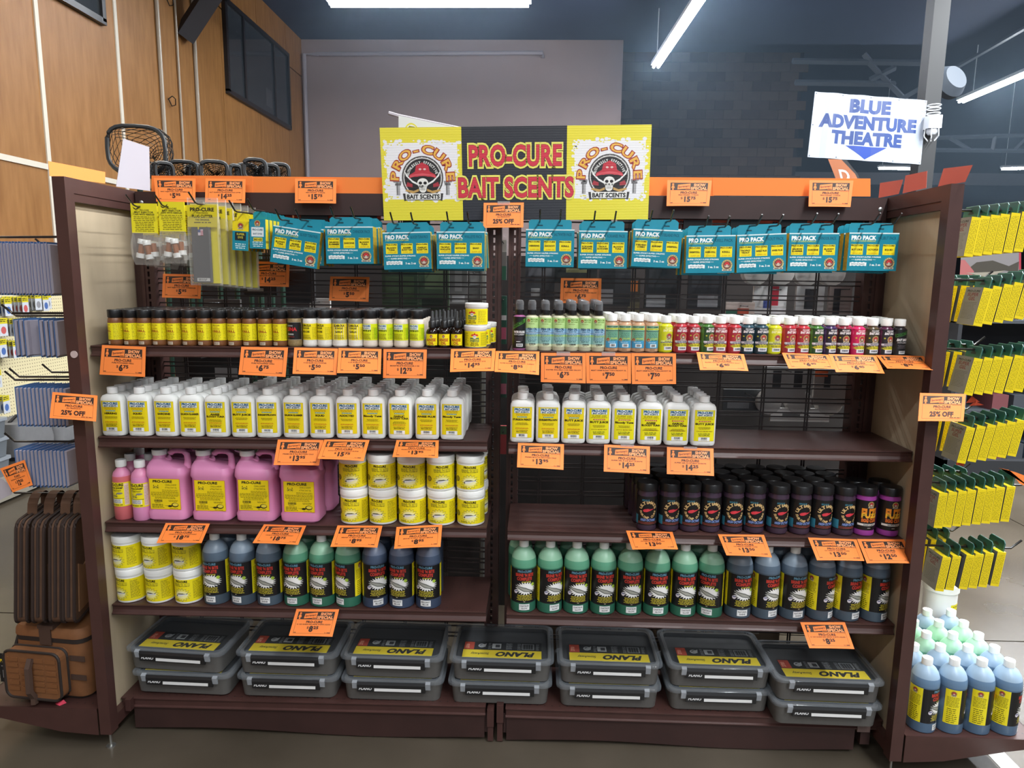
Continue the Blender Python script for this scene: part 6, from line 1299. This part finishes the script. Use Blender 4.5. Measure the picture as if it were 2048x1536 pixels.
def blister(h, w, cardm, art):
    d_ = .003
    c_ = MB().box(-.0008, .0008, -w/2, w/2, 0, h).mesh('card', cardm)
    b_ = MB().loft([[(.0016, -w/2+.001, .004), (.0016, w/2-.001, .004), (.0016, w/2-.001, h*.97), (.0016, -w/2+.001, h*.97)], [(.008, -w/2+.003, .008), (.008, w/2-.003, .008), (.008, w/2-.003, h*.95), (.008, -w/2+.003, h*.95)]]).mesh('blister', LILAC)
    dd = D(); dd.rect(-w/2, 0, w/2, h, art, 0); dd.rect(-w/2+.006, h*.02, w/2-.006, h*.16, 'd8dade', 1); dd.bars(-.012, h*.04, .020, h*.14, L=2); dd.lines(-w/2+.01, w/2-.01, [h*.62, h*.68], h*.025, 'dfe6ee', 1, 4, .1); dd.ell(.004, h*.40, w*.2, h*.12, '3a2c24', 1, 14); dd.ell(.010, h*.36, w*.09, h*.06, 'c8b8a0', 2, 10); dd.lines(-w*.3, w*.3, [h*.86], h*.06, 'e8eef4', 1, 2, 0)
    f_ = dd.build('face', lambda x, y, hh: (.0012+hh, x, y), P_GLOSS)
    return T('blister_pack', 'pack', [('card', c_), ('blister', b_), ('printed_face', f_)])
BP = [(485, 590, 12, 122, 19, -.29, 'b', .02, 'top'), (637, 712, 52, 130, 9, -.29, 'b', .3, 'second'), (770, 848, 58, 150, 13, -.29, 'b', .0, 'third'), (893, 967, 57, 152, 14, -.29, 'b', .0, 'fourth')]
for py0, py1, a, b, n, y, _, rz0, wh in BP:
    za, zb = aty((a+b)/2, py1, y)[2], aty((a+b)/2, py0, y)[2]; h = zb-za
    xa, xb = aty(a, py1, y)[0], min(aty(b, py1, y)[0], -1.272)
    tt = blister(h, .088, BLU if wh != 'top' else BLU2, '3f6ea8')
    for i in range(n):
        x = xa+(xb-xa)*i/max(1, n-1)
        turn = rz0 if wh != 'second' else (-.9 if i in (3, 4) else .1)
        tt.spawn('clear blister pack in the %s row on the left end display, %s' % (wh, 'outermost' if i == 0 else '%s from the outside' % ORD[i]), (x, y, za+.001*(i % 2)), turn if wh != 'top' else jit(.02), 'blister packs on the left end display')
    side_hook(-1, y, zb+.018, abs(xa)-1.264+.03, 'long black hook of the %s blister row, left end' % wh)
for k, (py, xl, y) in enumerate(((490, .30, -.18), (492, .24, -.08), (630, .30, -.16), (752, .27, -.21), (742, .22, -.13), (736, .17, -.06))):
    side_hook(-1, y, aty(100, py, y)[2], xl, 'empty black hook end on the left display, %s %s' % (('upper', 'upper', 'second', 'third', 'third', 'third')[k], ('front', 'rear', 'rear', 'front', 'middle', 'rear')[k]))
# brown soft cases
BRN = mat('brown_canvas', '5a3e2b', .8, noise=.15, scale=30, bump=.1); BRD = mat('brown_binding', '30211b', .8); BRL = mat('tan_canvas', '8a6242', .8, noise=.12, scale=30)
def case_mesh():
    out = []
    L_ = .26; H = .335
    o2 = []
    for (cx, cz, a0) in ((.095, .305, 0), (-.095, .305, 90), (-.105, .03, 180), (.105, .03, 270)):
        for k in range(5):
            a = math.radians(a0+22.5*k); o2.append((cx+.028*math.cos(a), cz+.028*math.sin(a)))
    body = MB().prism(o2, 'x', -.0155, .0155); rim = MB()
    for xx in (-.0155, .0155): rim.tube([(xx, p[0], p[1]) for p in o2]+[(xx, o2[0][0], o2[0][1]), (xx, o2[1][0], o2[1][1])], .005, 6)
    zp = MB().tube([(.0, p[0]*1.015, p[1]*1.005) for p in o2[:11]], .005, 6)
    hn = MB()
    for k in range(9):
        a = math.pi*k/8; p = (.05*math.cos(a), .335+.055*math.sin(a)**.7)
        if k: hn.add([(-.014, q[0], q[1]), (.014, q[0], q[1]), (.014, p[0], p[1]), (-.014, p[0], p[1]), (-.014, q[0], q[1]+.005), (.014, q[0], q[1]+.005), (.014, p[0], p[1]+.005), (-.014, p[0], p[1]+.005)], [(0, 1, 2, 3), (7, 6, 5, 4), (0, 4, 5, 1), (3, 2, 6, 7)])
        q = p
    pk = MB().prism([(-.10, .03), (.10, .03), (.10, .19), (.06, .21), (-.06, .17), (-.10, .19)], 'x', .0155, .019)
    return T('soft_case', 'bag', [('body', body.mesh('body', BRN)), ('binding', rim.mesh('binding', BRD, True)), ('zip', zp.mesh('zip', BRD, True)), ('handle', hn.mesh('handle', BRN)), ('pocket', pk.mesh('pocket', BRL))])
TC = case_mesh()
for i, p in enumerate((80, 113, 146, 172)):
    yy = -.24; P = aty(p, 1212, yy)
    TC.spawn('brown canvas soft case hanging at the left end, %s' % ('outermost', 'second from outside', 'third from outside', 'against the end panel')[i], (min(P[0], -1.285), yy, P[2]), (.30, .22, .3, .15)[i], 'brown soft cases', rot=(.0, (.075, .07, .065, .06)[i], (.25, .24, .24, .23)[i]))
side_hook(-1, -.24, aty(110, 985, -.24)[2], .30, 'black hook carrying the brown soft cases')
# tackle bag
TAN = mat('tan_bag', '7c502e', .75, noise=.12, scale=25, bump=.08); BK = mat('bag_binding', '2a211d', .7); STRP = mat('bag_strap', '4a352a', .8)
Pb = aty(108, 1392, -.33); bx0 = -1.425
t = thing('tackle_bag', 'tan canvas tackle bag with dark straps on the left base shelf', 'bag', (bx0, -.215, .143), -.10)
hw_, hd2 = .125, .115
put('body', MB().loft([rrect(hw_*.98, hd2*.96, .03, .012), rrect(hw_, hd2, .035, .03), rrect(hw_*1.02, hd2*1.02, .035, .12), rrect(hw_, hd2, .035, .20)]).mesh('body', TAN, True), t)
put('base', MB().loft([rrect(hw_*.9, hd2*.9, .03, 0), rrect(hw_*.95, hd2*.95, .03, .016)]).mesh('base', BK, True), t)
put('zip_band', MB().loft([rrect(hw_*1.015, hd2*1.015, .036, .197), rrect(hw_*1.02, hd2*1.02, .036, .215)]).mesh('zip_band', BK, True), t)
put('lid', MB().loft([rrect(hw_*1.03, hd2*1.03, .036, .213), rrect(hw_*1.02, hd2*1.02, .036, .232), rrect(hw_*.96, hd2*.96, .034, .244), rrect(hw_*.7, hd2*.7, .03, .25)]).mesh('lid', TAN, True), t, label='tan lid with dark grip') 
g_ = MB().box(-.025, .03, -hd2*1.04-.003, .05, .244, .256); g_.box(-.02, .02, -hd2*1.07, -hd2*1.03, .19, .25); put('lid_strap', g_.mesh('lid_strap', STRP), t)
o2 = [(p[0], p[1]) for p in rrect(.097, .080, .025, 0, -.022, .105)]
pk = t
put('front_pocket', MB().prism([(a, b) for a, b in o2], 'y', -hd2-.045, -hd2-.001).mesh('front_pocket', TAN), t)
rim = MB()
for yy in (-hd2-.045, -hd2-.012): rim.tube([(a, yy, b) for a, b in o2]+[(o2[0][0], yy, o2[0][1])], .0045, 6)
put('pocket_binding', rim.mesh('pocket_binding', BK, True), t)
wb_ = MB()
for z in (.05, .07, .09, .11, .13, .15):
    for k in range(4): wb_.box(-.105+.044*k, -.105+.044*k+.036, -hd2-.0475, -hd2-.045, z, z+.013)
put('webbing_loops', wb_.mesh('webbing_loops', mat('webbing', '7d4f2a', .8)), t, kind='stuff')
put('pocket_strap', MB().tube([(-.02, -hd2-.05, .165), (-.02, -hd2-.062, .14), (-.02, -hd2-.064, .06), (-.02, -hd2-.05, .035), (-.02, -hd2-.05, .012)], .011, 5).mesh('pocket_strap', STRP), t)
for z in (.075, .14): put('side_strap', MB().box(hw_*.5, hw_*1.035, -hd2*1.03, -hd2*1.015, z, z+.018).mesh('side_strap', STRP), t)
put('shoulder_strap', MB().tube([(-hw_*.9, -.02, .215), (-hw_-.025, -.05, .19), (-hw_-.045, -.07, .10), (-hw_-.02, -.07, .04)], .014, 5).mesh('shoulder_strap', BK), t)
dd = D(); dd.rect(-.03, 0, .03, .10, '1b1b1c', 0); dd.text('PLANO', .0, .070, .011, 'e0c81e', w=.054, bold=.05, L=1, shear=.2); dd.rect(-.018, .015, .02, .042, 'dcdcdc', 1); dd.bars(-.014, .02, .016, .038, L=2); dd.lines(-.022, .022, [.055], .003, '9a9a9a', 1)
put('hang_tag', dd.build('tag', lambda x, y, h: (x*.98-.165, -.105-h, .035+y+.05*x), P_PAPER), t)
put('hang_tag_card', MB().box(-.195, -.135, -.104, -.102, .036, .134).mesh('hang_tag_card', BLACKP), t)

# ------------------------------------------------------------------ pegboard display on the left wall side
PGX = -3.75
m = bpy.data.materials.new('pegboard'); m.use_nodes = True; nt = m.node_tree; bs = nt.nodes['Principled BSDF']
tc = nt.nodes.new('ShaderNodeTexCoord'); mp = nt.nodes.new('ShaderNodeMapping'); mp.inputs['Scale'].default_value = (1/.0254,)*3
fr = nt.nodes.new('ShaderNodeVectorMath'); fr.operation = 'FRACTION'; sb = nt.nodes.new('ShaderNodeVectorMath'); sb.operation = 'SUBTRACT'; sb.inputs[1].default_value = (.5, .5, .5)
ml = nt.nodes.new('ShaderNodeVectorMath'); ml.operation = 'MULTIPLY'; ml.inputs[1].default_value = (0, 1, 1); ln = nt.nodes.new('ShaderNodeVectorMath'); ln.operation = 'LENGTH'
gt = nt.nodes.new('ShaderNodeMath'); gt.operation = 'LESS_THAN'; gt.inputs[1].default_value = .16; mxn = nt.nodes.new('ShaderNodeMix'); mxn.data_type = 'RGBA'
mxn.inputs[6].default_value = lin('e2d6ac')+(1,); mxn.inputs[7].default_value = lin('6a5c40')+(1,)
nt.links.new(tc.outputs['Object'], mp.inputs[0]); nt.links.new(mp.outputs[0], fr.inputs[0]); nt.links.new(fr.outputs[0], sb.inputs[0]); nt.links.new(sb.outputs[0], ml.inputs[0]); nt.links.new(ml.outputs[0], ln.inputs[0]); nt.links.new(ln.outputs['Value'], gt.inputs[0]); nt.links.new(gt.outputs[0], mxn.inputs[0]); nt.links.new(mxn.outputs[2], bs.inputs['Base Color'])
t = thing('pegboard', 'cream pegboard wall display at the far left', 'display', (PGX, 2.2, 0))
put('board', MB().box(-.01, 0, -1.9, 2.6, .26, 1.60).mesh('board', m), t)
put('base', MB().box(-.1, .42, -1.9, 2.6, .02, .16).mesh('base', mat('grey_base', '8a8478', .6)), t)
put('top_strip', MB().box(-.012, .012, -1.9, 2.6, 1.60, 1.66).mesh('top_strip', mat('warm_strip', 'd8955a', .6)), t)
def tinypack(col, tone):
    dd = D(); dd.rect(-.035, 0, .035, .125, 'c8ccd4', 0); dd.rect(-.035, .085, .035, .125, 'd0c22a', 1); dd.lines(-.028, .028, [.098, .110], .006, '2a2810', 2, 4, .1); dd.ell(0, .04, .022, .026, col, 1, 12)
    return T('lure_pack', 'pack', [('card', MB().box(-.002, .002, -.035, .035, 0, .125).mesh('card', mat('pack_edge', '7a7a78', .5))), ('printed_face', dd.build('face', lambda x, y, h: (.0024+h, x, y), P_GLOSS))])
TP2 = [tinypack(c, 0) for c in ('4a6aa8', 'c05a5a', '8a8a90')]
pk_ = [(18, 632, 6), (52, 628, 6), (85, 620, 5), (100, 622, 5), (8, 672, 6), (36, 672, 6), (8, 714, 6), (42, 716, 5), (12, 776, 4), (22, 826, 5), (0, 640, 5), (118, 618, 3)]
for i, (a, b, n) in enumerate(pk_):
    P = atx(a, b, PGX+.16)
    for j in range(n): TP2[i % 3].spawn('lure pack on the far pegboard, row %s, %s' % (('one left', 'one mid', 'one right', 'one far right', 'two left', 'two right', 'three left', 'three right', 'four', 'five', 'one edge', 'one end')[i], 'front' if j == n-1 else '%s from the board' % ORD[j]), (PGX+.02+.028*j, P[1], P[2]), jit(.1), 'lure packs on the far pegboard')
GB = mat('grey_fabric', '6c6c6e', .8, noise=.08, scale=20)
for i, (a, b, wd, hh) in enumerate(((48, 922, .36, .30), (118, 885, .34, .26))):
    P = atx(a, b, PGX+.22); t = thing('grey_bag', 'grey fabric bag under the pegboard, %s' % ('nearer', 'farther')[i], 'bag', (PGX+.2, P[1], .162), group='grey bags under the pegboard')
    put('body', MB().loft([rrect(.14, wd/2, .05, 0), rrect(.15, wd/2+.01, .06, .15), rrect(.13, wd/2-.01, .05, hh)]).mesh('body', GB, True), t)
    put('handle', MB().tube([(.02, -.1, hh), (.03, -.05, hh+.035), (.03, .05, hh+.035), (.02, .1, hh)], .012, 6).mesh('handle', BLACKP, True), t)
    put('trim', MB().loft([rrect(.152, wd/2+.012, .06, .05), rrect(.153, wd/2+.013, .06, .075)]).mesh('trim', BLACKP, True), t)
Pq = atx(-10, 935, PGX+.25)
for i in range(3):
    t = thing('grey_bin', 'grey lidded bin at the far left edge, %s' % ('bottom', 'middle', 'top')[i], 'box', (PGX+.22, Pq[1]-.18, .162+.13*i), group='stacked grey bins at the far left')
    put('body', MB().loft([rrect(.14, .17, .03, 0), rrect(.15, .18, .03, .11)]).mesh('body', mat('bin_grey', '646a70', .5), True), t); put('lid', MB().loft([rrect(.158, .188, .03, .108), rrect(.158, .188, .03, .126)]).mesh('lid', mat('bin_lid', '8a9098', .4), True), t)
paper('white_leaflet', 'white leaflet with black print at the left edge', -.33, [(0, 1000), (24, 988), (18, 968), (0, 955)], PAPER_W)
paper('printed_sheet', 'white sheet with red lettering at the left edge', -.12, [(-6, 565), (14, 560), (12, 498), (-6, 496)], PAPER_W)

# ------------------------------------------------------------------ right end display: hanging gel cartons
GW, GD_, GH = .0255, .080, .110
YC = mat('yellow_carton', 'ecd21e', .5); GC = mat('grey_carton', '8a8a88', .5); DG = mat('green_tab', '1d5a58', .45); TE_ = mat('tab_edge', '7fb8b4', .5)
gb = MB().box(-GW/2, GW/2, 0, GD_, 0, GH); gm = gb.mesh('carton', [YC, GC])
for p in gm.polygons:
    if abs(p.normal.x) > .9: p.material_index = 1
tbm = MB().prism([(.004, GH), (GD_-.004, GH), (GD_-.004, GH+.026), (GD_-.012, GH+.034), (.012, GH+.034), (.004, GH+.026)], 'x', .006, .0085).mesh('hang_tab', DG)
dd = D(); dd.rect(.004, GH-.001, GD_-.004, GH+.0, '1d5a58', 0); sl = D(); sl.poly([(.028, GH+.010), (.052, GH+.010), (.052, GH+.014), (.044, GH+.020), (.036, GH+.020), (.028, GH+.014)], '0c2624', 0); sl.rect(.004, GH, .0065, GH+.028, '7fb8b4', 0); sl.rect(.010, GH+.0322, GD_-.012, GH+.034, '7fb8b4', 0)
slm = sl.build('slot', lambda x, y, h: (.0058-h, x, y), P_GLOSS)
fd = D(); fd.rect(-GW/2, 0, GW/2, GH, 'ecd21e', 0)
for k in range(5):
    rr_ = random.Random(k); x = -GW/2+.003+.0043*k; y = .008
    while y < GH-.010:
        e = y+.003+.010*rr_.random(); fd.rect(x, y, x+.0013, min(e, GH-.008), '8a7a10', 1); y = e+.002
ffm = fd.build('front', on_flat(-.0003), P_GLOSS)
gd = D(); gd.rect(0, 0, GD_, GH, '8a8a88', 0); gd.text('PRO-CURE', GD_/2, GH-.014, .006, '2a2a2a', w=.06, bold=.04, L=1); gd.text('SUPER', GD_/2, GH-.026, .010, '7a3038', w=.05, bold=.03, L=1, shear=.2); gd.text('GEL', GD_/2, GH-.038, .010, '7a3038', w=.032, bold=.03, L=1, shear=.2); gd.lines(.01, .07, [GH-.046-.0042*k for k in range(12)], .0013, '5a5a5a', 1, 4, .2)
gfm = gd.build('side', lambda x, y, h: (-GW/2-.0003-h, GD_-x, y), P_GLOSS)
T_GEL = T('gel_carton', 'box', [('carton', gm), ('hang_tab', tbm, [('hang_slot', slm)]), ('printed_front', ffm), ('printed_side', gfm)])
ROWS = [('top', [1927, 1945, 1965, 1985, 2006, 2027], 513, 503, .10), ('second', [1945.6, 1965, 1987, 2007, 2028, 2048], 652, 634, .17), ('third', [1927, 1947, 1966.5, 1987, 2008, 2027], 790, 783, .17), ('fourth', [1913, 1934, 1954, 1974, 1993.5, 2014], 926, 912, .16), ('fifth', [1867, 1885, 1904, 1923, 1943, 1962, 1980, 2000], 1056, 1043, .06), ('lowest', [1870, 1890, 1917, 1936, 1956, 1980], 1182, 1172, .10)]
for wh, pxs, b0, b1, lean in ROWS:
    n = len(pxs); yy = -.30
    zz = [aty(p, b0+(b1-b0)*i/(n-1), yy) for i, p in enumerate(pxs)]
    for i, P in enumerate(zz):
        x = P[0]+GW/2; x = max(x, 1.283)
        T_GEL.spawn('yellow edged gel carton, %s row of the right display, %s' % (wh, 'nearest the panel' if i == 0 else 'outermost' if i == n-1 else '%s from the panel' % ORD[i]), (x, yy, P[2]), 0, 'gel cartons on the right end display', rot=(0, lean+jit(.01), 0))
    zh = zz[0][2]+GH+.022
    side_hook(1, yy+GD_/2, zh, (zz[-1][0]-1.264)+.075, 'long black hook of the %s gel carton row, right end' % wh)
    if wh not in ('top',):
        for i in range(4 if wh != 'fifth' else 5):
            x = 1.330+.036*i
            T_GEL.spawn('gel carton behind the front ones, %s row, %s from the panel' % (wh, ORD[i]), (x, yy+.13, zz[0][2]+.004), 0, 'gel cartons in the second file', rot=(0, lean*.6, 0), skip=('printed_side',))
        side_hook(1, yy+.13+GD_/2, zh+.004, .22, 'long black hook of the rear file, %s row, right end' % wh)
for i, (a, b, c, e) in enumerate(((1932, 792, 1960, 806), (1938, 803, 1968, 812))):
    paper('tag_edge', 'orange tag corner poking out right of the panel, %s' % ('upper', 'lower')[i], -.24, [(a, e), (c, e-2), (a+12, b)], PAPER_R, 'orange tag corners')
paper('tilted_tag', 'orange tag with white back tilted at the right edge', -.30, [(1998, 936), (2018, 940), (2040, 968), (2060, 975), (2060, 955), (2030, 944)], PAPER_O)
paper('tag_edge', 'orange tag corner under the fourth gel row', -.22, [(1912, 930), (1928, 932), (1930, 922), (1914, 920)], PAPER_R, 'orange tag corners')
# bottles and tub on the right base shelf
zt = .1425
rows_ = [(-.325, [(1853, 'blue', -.75), (1904.5, 'blue', -1.5), (1962, 'blue', -1.45), (2016, 'blue', -1.05)], 1335, 'front'), (-.245, [(1826, 'blue', 0), (1878, 'blue', 0), (1934, 'blue', 0), (1981.5, 'blue', 0)], 1311, 'second'), (-.165, [(1851, 'green', 0), (1904, 'green', 0), (1951, 'green', 0)], 1286, 'third'), (-.085, [(1826, 'green', 0), (1876, 'green', 0), (1924, 'green', 0)], 1262, 'fourth'), (-.005, [(1853, 'blue', 0), (1898, 'blue', 0)], 1238, 'fifth')]
for y, lst, py, wh in rows_:
    xs_ = []
    for i, (p, c, rz) in enumerate(lst):
        x = aty(p, py, y)[0]
        x = max(x, 1.268+RB)
        if xs_: x = max(x, xs_[-1]+2*RB+.001)
        xs_.append(x)
        brine('sky' if c == 'blue' else 'mint', 'NATURAL SHINE' if c == 'blue' else 'CHARTREUSE GLOW').spawn('%s brine bottle on the right base shelf, %s row, %s' % ('slate blue' if c == 'blue' else 'green', wh, 'nearest the panel' if i == 0 else '%s from the panel' % ORD[i]), (x, y, zt), rz*-1 if rz else jit(1), 'brine bottles on the right base shelf', skip=() if wh == 'front' else ('flavour_sticker',))
P = aty(1875, 1235, .10); s_ = 1.25
t0 = thing('brine_tub', 'large white tub under another one behind the right bottles', 'tub', (max(P[0], 1.33), .10, zt)); put('tub', MB().lathe([(.052, 0), (.055, .003), (.055, .115), (.058, .116), (.058, .142), (.05, .1465)], 28).mesh('tub', WHITEP, True), t0)
t = thing('brine_tub', 'large white tub with yellow lid sticker behind the right bottles', 'tub', (max(P[0], 1.33), .10, zt+.147))
put('tub', MB().lathe([(.052, 0), (.055, .003), (.055, .115)], 28).mesh('tub', WHITEP, True), t); put('screw_lid', MB().lathe([(.057, .114), (.059, .116), (.059, .142), (.055, .146), (.05, .1465)], 28).mesh('screw_lid', WHITEP, True), t)
dd = D(); dd.ell(0, 0, .034, .034, 'e6d81e', 0, 24); dd.ell(0, 0, .030, .030, 'c8ba20', 1, 24, inner=.92); dd.poly([(-.016, -.006), (0, .012), (.018, .004), (.004, -.012)], '5a5418', 1); dd.lines(-.02, .02, [-.018, .016], .004, '5a5418', 1, 4, .2)
put('lid_sticker', dd.build('lid_sticker', lambda x, y, h: (x, y, .1468+h), P_GLOSS), t); put('printed_label', D().rect(.01, .01, .12, .075, 'e6d81e', 0).lines(.02, .08, [.03, .05, .065], .003, '5a5418', 1).build('label', on_cyl(.0553), P_GLOSS, .006), t)

# ------------------------------------------------------------------ dark aisle at the right
DK = mat('dark_fixture', '26282c', .6); DK2 = mat('dark_fixture_mid', '3a3e44', .6)
for i, (x0, y0, w2, dep, h) in enumerate(((3.3, 3.0, 2.6, .5, 1.30), (6.4, 5.4, 3.5, .6, 1.75), (2.2, 6.8, 3.0, .6, 1.8))):
    t = thing('dark_gondola', 'dark shop fixture on the right, %s' % ('nearest, behind the gel cartons', 'middle distance past the banner column', 'far, seen low over the top rail')[i], 'shelving', (x0, y0, 0))
    put('back', MB().box(0, w2, dep-.03, dep, 0, h).mesh('back', DK), t); put('base', MB().box(0, w2, 0, dep, 0, .14).mesh('base', DK), t)
    for z in (.5, .85, 1.2, 1.55):
        if z < h: put('shelf_board', MB().box(0, w2, .05, dep-.03, z, z+.025).mesh('shelf_board', DK2), t)
    for x in (0, w2-.03): put('side_post', MB().box(x, x+.03, 0, dep, 0, h).mesh('side_post', DK), t)
    for j in range(int(w2/.16)):
        for z in (.14, .525, .875, 1.225):
            if z+.2 < h and (j*7+int(z*10)) % 4: 
                hgt = .12+.05*((j*3) % 3)
                put('dark_carton', MB().box(.05+.16*j, .05+.16*j+.12, .08, dep-.06, z, z+hgt).mesh('dark_carton', (DK2, mat('carton_blue', '3c4a5c', .6), mat('carton_grey', '5a5c60', .6), mat('carton_red', '6a3a3e', .6))[(j+int(z*10)) % 4]), t)
c8 = [aty(1922, 512, .7), aty(2042, 505, .7), aty(1918, 568, .7), aty(2042, 566, .7)]; f8 = on_quad(*c8, .3, .14)
dd = D(); dd.rect(0, 0, .3, .14, '8a8688', 0); dd.poly([(.02, .06), (.08, .105), (.16, .11), (.24, .08), (.29, .10), (.285, .05), (.22, .06), (.14, .03), (.06, .035)], '4a463e', 1); dd.poly([(.03, .055), (.14, .03), (.22, .06), (.14, .055)], 'a09a8c', 2); dd.poly([(0, .03), (.05, .02), (.07, .06), (.02, .12), (0, .12)], 'b46a6a', 1); dd.rect(.29, 0, .3, .14, 'b43a4a', 1)
t = thing('fish_poster', 'poster of a caught fish behind the top gel cartons', 'poster', c8[0]); put('printed_face', dd.build('poster', lambda x, y, h: tuple(f8(x, y, h*3)-c8[0]), P_PAPER), t)
for i, (px0, py0, wd) in enumerate(((1905, 425, .16), (1968, 418, .2), (2035, 430, .2))):
    P = aty(px0, py0+30, 3.1); P[2] = 1.302; put('grey_carton', MB().box(0, wd, 0, .3, 0, .22).mesh('grey_carton', mat('carton_steel', '5c6470', .6)), None, P, label='grey blue carton high in the right aisle, %s' % ('left', 'middle', 'right')[i], cat='box')
tp = MB().box(1.60, 1.66, -.60, -.20, .0005, .0015); put('floor_tape', tp.mesh('floor_tape', mat('tape_white', 'd8d8d4', .5)), None, label='white floor tape line under the right base shelf', cat='tape')

# ------------------------------------------------------------------ added volume imitating lens bloom in the hall behind the shelves
hz = bpy.data.materials.new('bloom_haze'); hz.use_nodes = True; nt = hz.node_tree; nt.nodes.remove(nt.nodes['Principled BSDF'])
vs_ = nt.nodes.new('ShaderNodeVolumeScatter'); vs_.inputs['Color'].default_value = (.55, .76, 1, 1); vs_.inputs['Density'].default_value = .020; vs_.inputs['Anisotropy'].default_value = .3
nt.links.new(vs_.outputs[0], nt.nodes['Material Output'].inputs['Volume'])
put('bloom_haze', MB().box(-2.9, 17.5, 4.6, YB-.1, 2.3, ZC-.02).mesh('bloom_haze', hz), kind='stuff', label='added faint volume imitating lens bloom around the strip lights', cat='bloom_haze')
